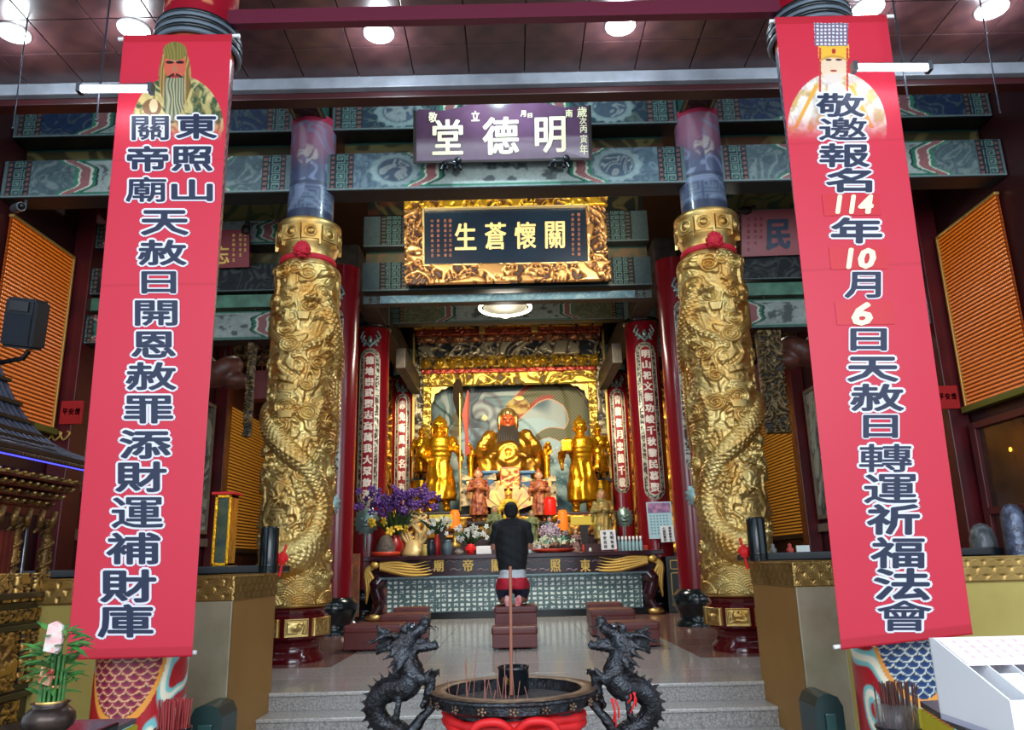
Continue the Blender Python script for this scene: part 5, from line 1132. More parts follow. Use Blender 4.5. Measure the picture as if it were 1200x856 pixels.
# --- things on the long table
def flower_bunch(t, c, r, n, m, seed, sz=.05, name='blossom'):
    rnd = random.Random(seed); base = MB()
    for k in range(5):
        a = 2*math.pi*k/5; base.ell((sz*.6*math.cos(a), -sz*.25, sz*.6*math.sin(a)), (sz*.5, sz*.14, sz*.35), 7, 4, Matrix.Rotation(-a, 3, 'Y'))
    base.ell((0, -sz*.35, 0), sz*.2, 6, 4)
    me = base.mesh(name); me.materials.append(m)
    for i in range(n):
        v = Vector((rnd.gauss(0, .55)*r[0], rnd.gauss(0, .5)*r[1], rnd.gauss(0, .5)*r[2]))
        o = bpy.data.objects.new(name, me); o.location = Vector(c)+v-ORG[t.name]; o.rotation_euler = (rnd.uniform(-.7, .7), rnd.uniform(0, 6), rnd.uniform(-1, 1)); link(o, t)
def leaf_bunch(t, c, h, n, m, seed, spread=.4, w=.03, name='leaf'):
    rnd = random.Random(seed)
    for i in range(n):
        a = rnd.uniform(0, 6.28); e = rnd.uniform(.1, spread); L = h*rnd.uniform(.6, 1); b = MB()
        d = Vector((math.cos(a)*e, math.sin(a)*e, 1)).normalized(); p0 = Vector(c); w2 = d.cross(Vector((rnd.uniform(-1, 1), -1, 0))).normalized()*w
        vs = []
        for q, ww in ((0, .25), (.35, 1), (.7, .8), (1, .02)):
            p = p0+d*L*q+Vector((math.cos(a), math.sin(a), -.6))*(q*q*L*.35*e)
            vs += [p-w2*ww, p+w2*ww]
        n_ = Vector((0, .004, 0)); b.add(vs+[v+n_ for v in vs], [(0, 1, 3, 2), (2, 3, 5, 4), (4, 5, 7, 6), (8, 10, 11, 9), (10, 12, 13, 11), (12, 14, 15, 13), (0, 2, 10, 8), (2, 4, 12, 10), (4, 6, 14, 12), (1, 9, 11, 3), (3, 11, 13, 5), (5, 13, 15, 7)], True)
        b.build(name, m, t)
m_leaf = mat('leaf_green', (52, 92, 44), .5, var=.4, vscale=20); m_purple = mat('orchid_purple', (104, 62, 150), .55, var=.3, vscale=30)
def vase(px, d, r, h, label, m, prof=None, name='vase', cat='vase'):
    p = on(px, d); t = thing(name, label, cat, p); prof = prof or [(.5, 0), (.6, .05), (.95, .35), (1, .55), (.6, .85), (.5, .95), (.62, 1), (.55, 1), (.45, .9)]
    MB().lathe([(r*a, h*b) for a, b in prof], p, 20).build('vase_body', m, t); return t, p
t, p = vase(462, 16.0, .2, .42, 'red vase holding tall purple orchids at the left end of the table', mat('red_vase', (150, 22, 26), .3), name='orchid_vase')
leaf_bunch(t, p+Vector((0, 0, .35)), .75, 34, m_leaf, 1, .7, .05)
b = MB()
for k in range(9):
    a = k*.7; b.tube(smoothpts([p+Vector((0, 0, .4)), p+Vector((.15*math.cos(a), .1*math.sin(a), .9)), p+Vector((.5*math.cos(a), .3*math.sin(a), 1.2))], 4), .01, 5)
b.build('stems', m_leaf, t)
flower_bunch(t, p+Vector((.1, -.1, 1.12)), (.75, .25, .26), 95, m_purple, 3, .085)
flower_bunch(t, p+Vector((.1, -.2, .62)), (.4, .15, .2), 8, m_yrobe, 5, .1, 'yellow_blossom')
p = on(452, 15.75); t = thing('offering_tray', 'red tray with a grey pyramid of offerings at the far left of the table', 'tray', p)
MB().lathe([(.22, 0), (.27, .02), (.30, .09), (.27, .09), (.2, .04)], p, 20).build('tray', mat('tray_red', (206, 66, 40), .4), t)
MB().lathe([(.2, .06), (.19, .2), (.12, .36), (.04, .42), (0, .43)], p, 14).build('offering', mat('offering_grey', (104, 92, 84), .7, var=.4, vscale=20), t)
p = on(485, 16.2); t = thing('dragon_ornament', 'cream and gold curled ornament beside the purple orchids', 'ornament', p)
b = MB()
for k in range(7): b.tube(smoothpts([p+Vector((.0, 0, .1)), p+Vector((.25*math.cos(k), -.05, .35+.05*k)), p+Vector((.3*math.cos(k*1.7), -.08, .6+.05*k)), p+Vector((.12*math.cos(k*2.3), -.05, .75+.04*k))], 5), [.05]*5+[.04]*5+[.03]*5+[.01], 6)
b.lathe([(.25, 0), (.28, .05), (.2, .15), (.16, .3), (0, .34)], p, 16); b.build('curled_body', mat('cream_gold', (236, 206, 140), .4, .3), t)
t, p = vase(512, 16.0, .07, .42, 'slim red vase with a loose green and white bouquet left of the man', MATS['red_vase'], name='bouquet_vase')
leaf_bunch(t, p+Vector((0, 0, .4)), .5, 26, m_leaf, 8, .9, .035); flower_bunch(t, p+Vector((0, -.05, .62)), (.3, .1, .14), 24, mat('petal_white', (206, 210, 206), .6), 9, .05)
t, p = vase(552, 15.9, .12, .2, 'bowl of white and green flowers with a red ribbon beside the man', mat('glass_white', (196, 206, 206), .3), name='flower_bowl')
leaf_bunch(t, p+Vector((0, 0, .15)), .5, 30, m_leaf, 18, .9, .03); flower_bunch(t, p+Vector((0, -.08, .42)), (.36, .1, .18), 34, MATS['petal_white'], 19, .055)
rb = MB(); rose(rb, p+Vector((0, -.14, .1)), .13, 7); rb.build('ribbon', mat('bright_red', (222, 20, 24), .5), t)
for px, yt, yb_, d, lab, m, rr in ((533, 598, 620, 17.3, 'fat orange candle glowing behind the left bouquet', mat('orange_candle', (244, 120, 30), .5, emit=.5), .11), (660, 598, 622, 17.3, 'fat orange candle right of the slate robed figurine', mat('orange_candle', (244, 120, 30), .5), .11), (645, 583, 604, 17.5, 'round red lantern on the right behind the kneeling man', mat('lantern_red', (226, 34, 22), .4, emit=.4), .14)):
    p = C(px, yb_, d); h = C(px, yt, d).z-p.z; o = thing('candle' if 'candle' in lab else 'lantern', lab, 'candle' if 'candle' in lab else 'lantern', p)
    MB().lathe([(rr*.85, 0), (rr, h*.15), (rr, h*.8), (rr*.7, h), (0, h)], p, 16).build('body', m, o)
    MB().lathe([(rr*1.0, MB_SHELF-p.z), (rr*1.2, MB_SHELF-p.z+.05), (rr*.35, MB_SHELF-p.z+.12), (rr*.35, -.04), (rr*1.1, 0)], p, 12).build('holder', m_gold_p, o)
for px, py0, py1, w, d, lab in ((518, 603, 618, 30, 17.2, 'yellow sign board under the left golden warrior'), (684, 605, 616, 30, 17.3, 'yellow sign board under the right golden statue')):
    a = C(px-w/2, py1, d); b2 = C(px+w/2, py0, d); o = MB().bevbox(a.x, b2.x, d, d+.05, a.z, b2.z, .01).build('sign_board', mat('yellow_sign', (232, 204, 70), .5)); tag(o, lab, 'sign')
    MB().box(a.x+.2, b2.x-.2, d+.02, d+.06, MB_SHELF, a.z).build('post', m_dark, o)
p = on(567, 15.75); tag(MB().bevbox(p.x-.15, p.x+.15, 15.68, 15.85, TT, TT+.16, .015).build('white_box', m_white), 'small white box on the table edge left of the kneeling man', 'box')
p = on(627, 15.85); tag(MB().bevbox(p.x-.13, p.x+.13, 15.75, 15.95, TT, TT+.15, .015).build('pale_box', mat('pale_teal', (170, 200, 200), .5)), 'small pale teal box on the table edge right of the kneeling man', 'box')
p = on(648, 15.85); t = thing('flower_plate', 'red plate of pale flowers and pink blossoms on the table right of the man', 'plate', p)
MB().lathe([(.3, 0), (.42, .03), (.46, .07), (.4, .06), (0, .03)], p, 24).build('plate', MATS['tray_red'], t)
flower_bunch(t, p+Vector((0, -.1, .2)), (.36, .1, .1), 40, mat('petal_pale', (196, 206, 180), .6), 33, .06); flower_bunch(t, p+Vector((0, -.05, .42)), (.25, .1, .12), 34, mat('petal_pink', (150, 104, 132), .6, c2=(206, 206, 214), vscale=12), 34, .06, 'pink_blossom')
leaf_bunch(t, p+Vector((.1, 0, .1)), .4, 14, mat('leaf_teal', (96, 160, 136), .5), 35, 1.3, .04)
# white sign with characters, row of bottles
mpS = mapquad((703, 622), (721, 621), (723, 644), (705, 645), 15.6, 15.6)
t = thing('white_sign', 'small white sign with black characters standing in front of the bottles', 'sign', mpS(.5, 1)); b = MB(); quad_slab(b, mpS, 0, 1, 0, 1, -.02, 0); b.build('card', m_white, t)
b = MB(); text_on(b, mpS, 18, 23, [(c, .27+.45*j, .17+.22*i, 3.6, 3.8) for j, w_ in enumerate(('平安吉祥', '光明如意')) for i, c in enumerate(w_)], .04); b.build('lettering', m_black, t)
for i in range(7):
    p = on(726+i*4.3, 15.72); o = thing('bottle', 'slim white and teal oil bottle, %s in the row beside the white sign' % ('first', 'second', 'third', 'fourth', 'fifth', 'sixth', 'last')[i], 'bottle', p, 'oil bottles on the right of the altar table')
    MB().lathe([(.03, 0), (.034, .02), (.034, .16), (.02, .2), (.018, .24)], p, 10).build('bottle_body', mat('bottle_teal', (150, 190, 196), .3), o); MB().lathe([(.022, .22), (.022, .28), (0, .28)], p, 10).build('cap', m_white, o)
p = on(740, 15.9); tag(MB().bevbox(p.x-.33, p.x+.33, 15.85, 16.1, TT, TT+.1, .01).build('bottle_tray', MATS['tray_red']), 'low red tray behind the row of bottles', 'tray')
# poster on the right column
mpC = mapquad((757, 589), (786, 588), (790, 631), (761, 632), 16.2, 16.15)
t = thing('calendar_poster', 'pale blue poster with pink heading leaning on the right couplet column', 'poster', mpC(.5, 1)); b = MB(); quad_slab(b, mpC, 0, 1, 0, 1, -.02, 0); b.build('sheet', mat('poster_blue', (176, 212, 222), .4), t)
b = MB(); quad_slab(b, mpC, .05, .95, .03, .3, 0, .006); b.build('heading_print', mat('poster_pink', (206, 150, 180), .5, c2=(120, 90, 140), vscale=9), t)
b = MB()
for i in range(7):
    for j in range(6): quad_slab(b, mpC, .1+.13*j, .17+.13*j, .36+.08*i, .40+.08*i, 0, .004)
b.build('date_grid', mat('grid_grey', (120, 160, 176), .5), t)['kind'] = 'stuff'
b = MB(); b.tube([mpC(.5, .9, -.03), Vector((mpC(.5, .9).x, 16.4, TT))], .02, 6); b.build('prop', m_dark, t)
mpW = mapquad((773, 617), (789, 616), (791, 635), (775, 636), 16.05, 16.05)
t = thing('notice_card', 'small white notice card in front of the blue poster', 'notice', mpW(.5, 1)); b = MB(); quad_slab(b, mpW, 0, 1, 0, 1, -.01, 0); b.build('card', m_white, t)
b = MB(); text_on(b, mpW, 16, 19, [(c, .28+.42*j, .15+.18*i, 3, 3) for j, w_ in enumerate(('心誠則靈安', '福祿壽喜全')) for i, c in enumerate(w_)], .04); b.build('lettering', m_black, t)
b = MB(); b.tube([mpW(.4, .5, -.01), Vector((mpW(.4, .5).x-.05, 16.62, mpW(.4, .5).z))], .012, 6); b.build('prop', m_dark, t)
# small clutter on the table
rnd = random.Random(5)
for px, col, w, h, nm, lab in ((498, (196, 170, 90), .16, .22, 'brass_cup', 'brass cup on the table between the orchids and the bouquet'), (505, (30, 40, 50), .2, .3, 'dark_jar', 'dark jar left of the slim red vase'), (524, (86, 104, 116), .22, .3, 'grey_jar', 'blue grey jar right of the slim red vase'), (538, (150, 140, 130), .2, .12, 'pale_dish', 'pale dish between the grey jar and the flower bowl'),
        (692, (236, 236, 230), .06, .08, 'white_cup', 'tiny white cup left of the white sign'), (684, (190, 60, 50), .07, .14, 'red_cup', 'tiny red cup beside the pinkish figurine')):
    p = on(px, 15.9); tag(MB().lathe([(w*.35, 0), (w*.5, h*.3), (w*.5, h*.6), (w*.36, h*.9), (w*.42, h), (w*.36, h), (w*.3, h*.8)], p, 14).build(nm, mat(nm, col, .35)), lab, nm.split('_')[1])
# dark cabinet at the right end of the table
a = C(781, 655, 15.9); b2 = C(801, 718, 15.9)
t = thing('side_cabinet', 'narrow black cabinet with gold outlined drawers right of the altar table', 'cabinet', (a.x+.3, 15.9, 0))
MB().bevbox(a.x-.02, a.x+.7, 15.9, 16.36, 0, 1.08, .01).build('body', mat('cabinet_black', (34, 34, 32), .35), t)
for z0, z1 in ((.82, 1.0), (.12, .76)):
    b = MB()
    for (x0, x1, za, zb_) in ((.06, .62, z1-.015, z1), (.06, .62, z0, z0+.015), (.06, .075, z0, z1), (.605, .62, z0, z1)): b.box(a.x+x0, a.x+x1, 15.88, 15.9, za, zb_)
    b.build('gold_outline', m_gold_p, t)
b = MB(); b.tube(smoothpts([(a.x+.25, 15.885, .9), (a.x+.3, 15.885, .94), (a.x+.36, 15.885, .88), (a.x+.42, 15.885, .93)], 4), .01, 5); b.tube(smoothpts([(a.x+.25, 15.885, .3), (a.x+.4, 15.885, .4), (a.x+.22, 15.885, .5), (a.x+.36, 15.885, .62)], 4), .012, 5); b.build('gold_motif', m_gold_p, t)
# stele at the left of the table
p = C(413, 690, 14.4); t = thing('wood_tablet', 'narrow brown upright wooden tablet left of the altar table', 'tablet', (p.x, 14.4, 0)); MB().bevbox(p.x-.12, p.x+.12, 14.4, 14.46, .15, 1.25, .01).build('board', mat('brown_board', (150, 84, 40), .5, var=.3, vscale=8), t); MB().lathe([(.22, 0), (.22, .04), (.06, .1), (.05, .2)], (p.x, 14.43, 0), 14).build('foot', m_black, t)

# ---------------------------------------------------------------- ring lamp
p = C(592, 361, 14.0); t = thing('ring_lamp', 'glowing oval ring lamp hanging below the gold framed plaque', 'lamp', p)
MB().tube([p+Vector((.49*math.cos(a), .49*math.sin(a), 0)) for a in np.linspace(0, 2*math.pi, 49)], .028, 8).build('light_ring', mat('ring_glow', (255, 246, 225), .4, emit=7, emitc=(255, 238, 205)), t)
b = MB(); b.lathe([(.42, .0), (.3, -.08), (.16, -.14), (.05, -.2), (0, -.2)], p, 28); 
b.build('glass_bowl', mat('frosted_glass', (206, 206, 190), .35, alpha=.35), t)
b = MB()
for k in range(4):
    a = math.pi/4+k*math.pi/2; b.tube([p+Vector((.49*math.cos(a), .49*math.sin(a), 0)), p+Vector((0, 0, .5))], .006, 5)
b.tube([p+Vector((0, 0, .5)), Vector((p.x, p.y, 8.88))], .01, 6); b.build('wires', m_steel, t)
point_light('ring_light', p+Vector((0, 0, -.05)), 60, (1, .93, .8), .3)
# bare bulb in front of the upper beams
p = C(583, 100, 8.3); t = thing('bulb', 'bright round bulb hanging above the purple name board', 'lamp', p)
MB().ell(p, .085, 16, 12).build('globe', m_lamp, t); MB().tube([p+Vector((0, 0, .07)), Vector((p.x, p.y, 8.9))], .012, 6).build('cord', m_black, t)
point_light('bulb_light', p+Vector((0, -.14, -.05)), 75, (.7, .95, 1.0), .08)

# ---------------------------------------------------------------- kneelers
m_vinyl = mat('maroon_vinyl', (108, 46, 44), .38, var=.15, vscale=4)
def kneeler(x0, x1, d0, d1, z1, label, front=None):
    t = thing('kneeler', label, 'kneeler', ((x0+x1)/2, d0, 0), 'maroon kneeling benches')
    MB().bevbox(x0, x1, d0, d1, 0.02, z1-.09, .012).build('bench_body', m_vinyl, t); MB().bevbox(x0-.01, x1+.01, d0-.01, d1+.01, z1-.1, z1, .03).build('cushion', m_vinyl, t)
    b = MB()
    for x in (x0+.05, x1-.05):
        for y in (d0+.05, d1-.05): b.cbox((x, y, .01), .05, .05, .02)
    b.build('feet', m_black, t)
    return t
def kn(pxa, pxb, ytop, ybot, dlen, label):
    m_ = CZ((pxa+pxb)/2, ybot, 0); d = m_.y; a = C(pxa, ybot, d); b = C(pxb, ybot, d); z = C((pxa+pxb)/2, ytop, d).z; return kneeler(a.x, b.x, d, d+dlen, z, label)
kn(577, 630, 735, 762, .42, 'maroon vinyl kneeling bench at the centre, front step before the kneeling man')
cK = CZ(603, 758, 0); kneeler(-.27-.0, .29, cK.y+.46, cK.y+1.15, .46, 'higher maroon kneeling bench under the kneeling man')
kn(402, 470, 733, 764, .5, 'maroon kneeling bench at front left, behind the left bronze dragon'); kneeler(C(445, 735, 11.2).x, C(499, 735, 11.2).x, 11.2, 11.8, .36, 'maroon kneeling bench behind the front left one')
kneeler(C(462, 712, 12.9).x, C(500, 712, 12.9).x, 12.9, 13.4, .36, 'smallest maroon kneeling bench on the left, nearest the altar')
kn(706, 774, 730, 760, .5, 'maroon kneeling bench at front right, behind the right bronze dragon'); kneeler(C(694, 735, 11.2).x, C(745, 735, 11.2).x, 11.2, 11.8, .36, 'maroon kneeling bench behind the front right one')
kneeler(C(690, 712, 12.9).x, C(729, 712, 12.9).x, 12.9, 13.4, .36, 'smallest maroon kneeling bench on the right, nearest the altar')

# ---------------------------------------------------------------- kneeling man, seen from behind
KY = cK.y+.46; KZ = .46; X0 = C(600, 650, KY+.4).x
t = thing('person', 'man kneeling at the centre bench in black T-shirt and white, red and navy shorts', 'person', (X0, KY+.3, KZ))
p = lambda x, y, z: Vector((X0+x, KY+.42+y, KZ+z))
skin = mat('skin', (176, 122, 96), .5, c2=(160, 106, 84), vscale=5)
ztop_m = C(600, 588, KY+.42).z-KZ     # head top above the bench
h = ztop_m
body = [('e', p(0, .03, .32), (.17, .14, .15)), ('t', [p(0, .03, .3), p(0, .05, .55), p(0, .04, .85)], [.16, .15, .17]),
        ('t', [p(-.16, .05, h-.36), p(0, .06, h-.33), p(.16, .05, h-.36)], [.085, .1, .085]), ('t', [p(0, .05, h-.34), p(0, .05, h-.2)], [.072, .066]),
        ('e', p(0, .07, h-.135), (.092, .11, .125)), ('e', p(.104, .06, h-.15), (.014, .022, .03)), ('e', p(-.104, .06, h-.15), (.014, .022, .03)), ('e', p(0, .165, h-.14), (.015, .02, .02)), ('e', p(0, .14, h-.2), (.045, .035, .03))]
for k in (-1, 1):
    body += [('t', [p(.2*k, .05, h-.38), p(.262*k, .06, h-.64), p(.13*k, .32, h-.56)], [.055, .05, .036]), ('e', p(.06*k, .37, h-.52), (.045, .05, .03)),
             ('t', [p(.1*k, .02, .3), p(.14*k, .4, .1)], [.11, .075]), ('t', [p(.14*k, .4, .075), p(.15*k, .1, .085), p(.10*k, -.18, .055)], [.075, .07, .04]),
             ('e', p(.075*k, -.30, .06), (.042, .05, .075))]
    for j in range(5):
        body.append(('t', [p(.06*k+.012*(j-2), .38, h-.52), p(.03*k+.008*(j-2), .45, h-.47+.012*(2-abs(j-2)))], [.010, .008]))
        body.append(('e', p(.075*k+.018*(j-2)*k, -.28, .0+.012), (.010, .014, .018)))
blob('body', body, skin, t, .012, 2)
shirt = [('l', [(.18, .40), (.2, .5), (.22, .62), (.235, .75), (.225, h-.42), (.17, h-.34), (.09, h-.29), (.066, h-.27)], p(0, 0.05, 0)), ('t', [p(-.19, .05, h-.36), p(0, .055, h-.335), p(.19, .05, h-.36)], [.10, .125, .10]), ('t', [p(0, .05, h-.36), p(0, .05, h-.26)], [.13, .075]), ('e', p(0, -.02, .6), (.18, .12, .24))]
for k in (-1, 1): shirt.append(('t', [p(.19*k, .05, h-.39), p(.235*k, .07, h-.5), p(.245*k, .09, h-.54)], [.092, .082, .08]))
fold = lambda co: .004*np.cos(co[:, 2]*45+co[:, 0]*24)+.003*np.cos(co[:, 0]*50)
blob('t_shirt', shirt, mat('black_cotton', (20, 24, 30), .8), t, .013, 2, disp=fold)
sh = [('e', p(0, 0, .33), (.205, .17, .16)), ('e', p(.08, -.08, .28), (.12, .12, .14)), ('e', p(-.08, -.08, .28), (.12, .12, .14)), ('l', [(.19, .36), (.185, .47)], p(0, .03, 0))]
for k in (-1, 1): sh.append(('t', [p(.1*k, .02, .28), p(.135*k, .3, .18)], [.135, .115])); sh.append(('t', [p(.1*k, -.05, .24), p(.12*k, -.02, .13)], [.11, .095]))
m_w, m_r, m_n = mat('shorts_white', (206, 212, 218), .7), mat('shorts_red', (190, 24, 50), .7), mat('shorts_navy', (24, 30, 56), .7)
blob('shorts', sh, [m_w, m_r, m_n], t, .013, 2, matf=lambda c: 0 if c.z-KZ > .36 else (1 if c.z-KZ > .21 else 2), disp=fold)
hair = [('e', p(0, .05, h-.115), (.103, .118, .122)), ('e', p(0, .0, h-.17), (.08, .06, .07))]
blob('hair', hair, mat('hair_black', (16, 15, 18), .75, bump=.6, bscale=160), t, .01, 1)
for k in (-1, 1):
    b = MB(); b.ell(p(.07*k, -.355, .055), (.045, .016, .085), 12, 8, Matrix.Rotation(.2*k, 3, 'Y')); b.build('sandal_sole', mat('sole_coral', (226, 96, 104), .6, c2=(236, 190, 190), vscale=22), t)
# ---------------------------------------------------------------- bronze censer with dragon handles
m_bronze = mat('dark_bronze_cast', (72, 76, 82), .32, .8, c2=(44, 40, 42), vscale=12, bump=.5, bscale=55)
m_bronze_b = mat('brown_bronze', (134, 108, 88), .4, .5, c2=(70, 52, 42), vscale=9, bump=.2, bscale=50)
cD = 4.3; c0 = C(602, 812, cD); RZ = c0.z+.02; R = .43; cx, cy = c0.x, cD
t = thing('censer', 'round bronze incense burner with two upright dragon handles and a red ribbon', 'incense burner', (cx, cy, -.59))
prof = [(R-.075, RZ-.10), (R-.075, RZ), (R, RZ), (R+.012, RZ-.015)]
for i in range(5): prof += [(R+.004-.004*i, RZ-.02-.010*i), (R-.008-.004*i, RZ-.025-.010*i)]
prof += [(R-.05, RZ-.078), (R-.10, RZ-.09), (R-.10, RZ-.17), (R-.08, RZ-.26), (R-.04, RZ-.36), (R-.10, RZ-.5), (.22, RZ-.58), (.2, RZ-.66), (.3, RZ-.8), (.36, -.56), (.36, -.59)]
b = MB(); b.lathe([(r, z) for r, z in prof], (cx, cy, 0), 64); b.build('bowl', m_bronze, t)
b = MB(); b.lathe([(R-.078, RZ+.002), (R-.07, RZ+.006), (R-.004, RZ+.006), (R+.004, RZ+.0)], (cx, cy, 0), 64, caps=False); b.build('rim', m_bronze_b, t)
b = MB(); b.lathe([(R-.074, RZ-.055), (.3, RZ-.05), (.1, RZ-.045), (0, RZ-.045)], (cx, cy, 0), 48); b.build('ash_bed', mat('incense_ash', (82, 76, 76), .95, c2=(52, 46, 46), vscale=30, bump=1, bscale=60), t)
for i in range(9):
    a = -math.pi/2+(i-4)*.36; q = Matrix.Rotation(a+math.pi/2, 3, 'Z'); c = Vector((cx+(R-.005)*math.cos(a), cy+(R-.005)*math.sin(a), RZ-.043)); m = MB()
    for k in range(5):
        u = 2*math.pi*k/5; m.ell(c+q @ Vector((.018*math.cos(u), -.004, .014*math.sin(u))), .008, 6, 4)
    m.ell(c, .01, 6, 4); m.build('rosette', m_bronze_b, t)
# gold character plates
for px in (567, 640):
    p = C(px, 840, cD-R*.72)
    b = MB(); write(b, '山' if px < 600 else '關', lambda u, v, l: Vector((p.x+u, p.y-l, p.z+v)), 0, 0, .045, .04, .003, .003, 0, 6); b.build('gold_character', m_gold, t)
# ribbon and bow
b = MB()
for k in range(2): 
    pts = [(cx+(R-.085)*math.cos(a), cy+(R-.085)*math.sin(a), RZ-.155+.035*k-.012*math.cos(3*a)) for a in np.linspace(math.pi, 2*math.pi, 30)]
    b.tube(pts, [.026+.006*math.cos(i*1.3) for i in range(30)], 8)
yb = cy-R+.06; zb0 = RZ-.145
for s in (-1, 1):
    b.tube(smoothpts([(cx, yb, zb0), (cx+s*.07, yb-.03, zb0+.055), (cx+s*.17, yb-.02, zb0+.045), (cx+s*.2, yb-.01, zb0-.02), (cx+s*.1, yb-.03, zb0-.035), (cx, yb-.01, zb0-.01)], 5), .02, 7)
    b.tube(smoothpts([(cx, yb-.02, zb0), (cx+s*.09, yb-.04, zb0-.09), (cx+s*.16, yb-.02, zb0-.2)], 5), .018, 6)
b.ell((cx, yb-.03, zb0), (.035, .03, .03), 10, 6); b.build('ribbon', mat('scarlet_ribbon', (212, 22, 26), .55), t)
# dragon handles
def bronze_dragon(s):
    pk = lambda px, py, dd=0: C(px if s < 0 else 2*601.5-px+0, py, cD+dd)
    axis = 601.5
    X = lambda px, py, dd=0: (C(px, py, cD+dd) if s < 0 else C(2*axis-px-0.0, py-(601.5-px)*0.006, cD+dd))
    path = smoothpts([(473, 760, 0), (478, 778, 0), (483, 793, 0), (474, 806, 0), (458, 808, .02), (444, 818, .03), (440, 834, .04), (450, 849, .05), (466, 856, .05), (478, 870, .03), (478, 892, 0), (486, 925, 0)], 6)
    W_ = [X(*p) for p in path]; n = len(W_); rad = np.interp(np.linspace(0, 1, n), [0, .12, .3, .5, .7, .85, 1], [.055, .065, .07, .055, .052, .055, .045])
    pr = [('t', W_, rad)]
    neck = W_[0]; hb = X(474, 757)
    f = (X(508, 733)-X(468, 757)); pr += [('t', [W_[2], W_[0], hb], [.05, .05, .06])]
    pr += dragon_head_prims(hb+Vector((0, 0, .01)), f, (0, 0, 1), .145, .55)
    # dorsal spikes
    for i in range(3, n-3, 2):
        tdir = (W_[i+1]-W_[i-1]).normalized(); nn = Vector((tdir.z, 0, -tdir.x))*(1 if s < 0 else -1)
        if i*1.0/n < 2: pr.append(('t', [W_[i]+nn*rad[i]*.8, W_[i]+nn*(rad[i]+.035)+tdir*.012], [.014, .003]))
    # mane
    for k in range(5): a0 = X(455, 742+4*k); pr.append(('t', [a0, X(447-k, 740+6*k, .01*k), X(440, 733+9*k, .01*k)], [.02, .015, .004]))
    # foreleg reaching to the rim, second leg behind
    L = [X(486, 790, -.03), X(496, 798, -.04), X(505, 797, -.02), X(503, 812, -.02), X(500, 822, 0)]
    pr.append(('t', L, [.04, .035, .03, .03, .022]))
    for k in range(4): pr.append(('t', [X(503, 797, -.02), X(502+4*k, 789-3*(k % 2), -.05+.03*k), X(507+3*k, 783+4*k, -.05+.03*k)], [.018, .014, .005]))
    for k in range(3): pr.append(('t', [X(500, 820, 0), X(494+5*k, 828, -.03+.03*k), X(496+4*k, 832, -.03+.03*k)], [.018, .015, .006]))
    pr.append(('t', [X(468, 806, -.03), X(467, 826, -.05), X(464, 842, -.04)], [.022, .016, .02]))
    pr.append(('t', [X(480, 862, 0), X(496, 840, 0), X(505, 832, 0), X(509, 826, 0)], [.035, .025, .02, .02]))
    def disp(co): return .0035*np.cos(co[:, 2]*330)*np.cos(co[:, 0]*330)
    h = blob('dragon_handle', pr, m_bronze, t, .0085, 1, disp=disp)
    e = MB()
    fw = f.normalized(); 
    for k in (-1, 1): e.ell(hb+fw*.05+Vector((0, .042*k, .072)), .013, 8, 6)
    e.build('eye', m_steel, h)
    return h
bronze_dragon(-1); bronze_dragon(1)
b = MB()
for (px0, py0, px1, py1) in ((716, 819, 722, 852), (718, 819, 719, 846), (721, 820, 725, 842), (744, 812, 739, 836), (742, 812, 745, 828), (739, 814, 736, 824)): b.tube([C(px0, py0, cD-.07), C((px0+px1)/2+2, (py0+py1)/2, cD-.09), C(px1, py1, cD-.07)], .0045, 6)
o = b.build('red_string', MATS['scarlet_ribbon'], t)
# cup, tall incense and thin sticks in the ash
p = Vector((C(602, 800, cD+.12).x, cD+.12, RZ-.04)); o = thing('incense_cup', 'black cup standing in the ash of the bronze incense burner', 'cup', p)
MB().lathe([(.075, 0), (.082, .02), (.082, .12), (.086, .135), (.075, .135), (.07, .03), (0, .03)], p, 24).build('cup', m_black, o)
b = MB(); write(b, '心', lambda u, v, l: p+Vector((-.03+u, -.084, .07+v)), 0, 0, .03, .03, .002, .002, 0, 6); b.build('gold_mark', m_gold_p, o)
p = Vector((C(599, 800, cD+.02).x, cD+.02, RZ-.035)); q = C(598, 664, cD+.02)
o = thing('incense_stick', 'tall thick brown incense stick standing upright in the middle of the burner', 'incense', p); MB().tube([p, q], .0085, 8).build('stick', mat('incense_brown', (150, 92, 70), .7), o)
rnd = random.Random(2); lbs = []
m_is = mat('incense_thin', (150, 96, 84), .7)
for i in range(22):
    a = rnd.uniform(0, 6.28); r = rnd.uniform(.05, .3); p = Vector((cx-.12+r*math.cos(a)*.7, cy+r*math.sin(a), RZ-.045)); hh = rnd.uniform(.05, .3 if i < 7 else .12)
    o = MB().tube([p, p+Vector((rnd.uniform(-.02, .02), 0, hh))], .0022, 5).build('incense_stick', m_is); tag(o, 'thin burnt incense stick among those standing in the ash of the burner', 'incense', 'thin incense sticks in the burner')

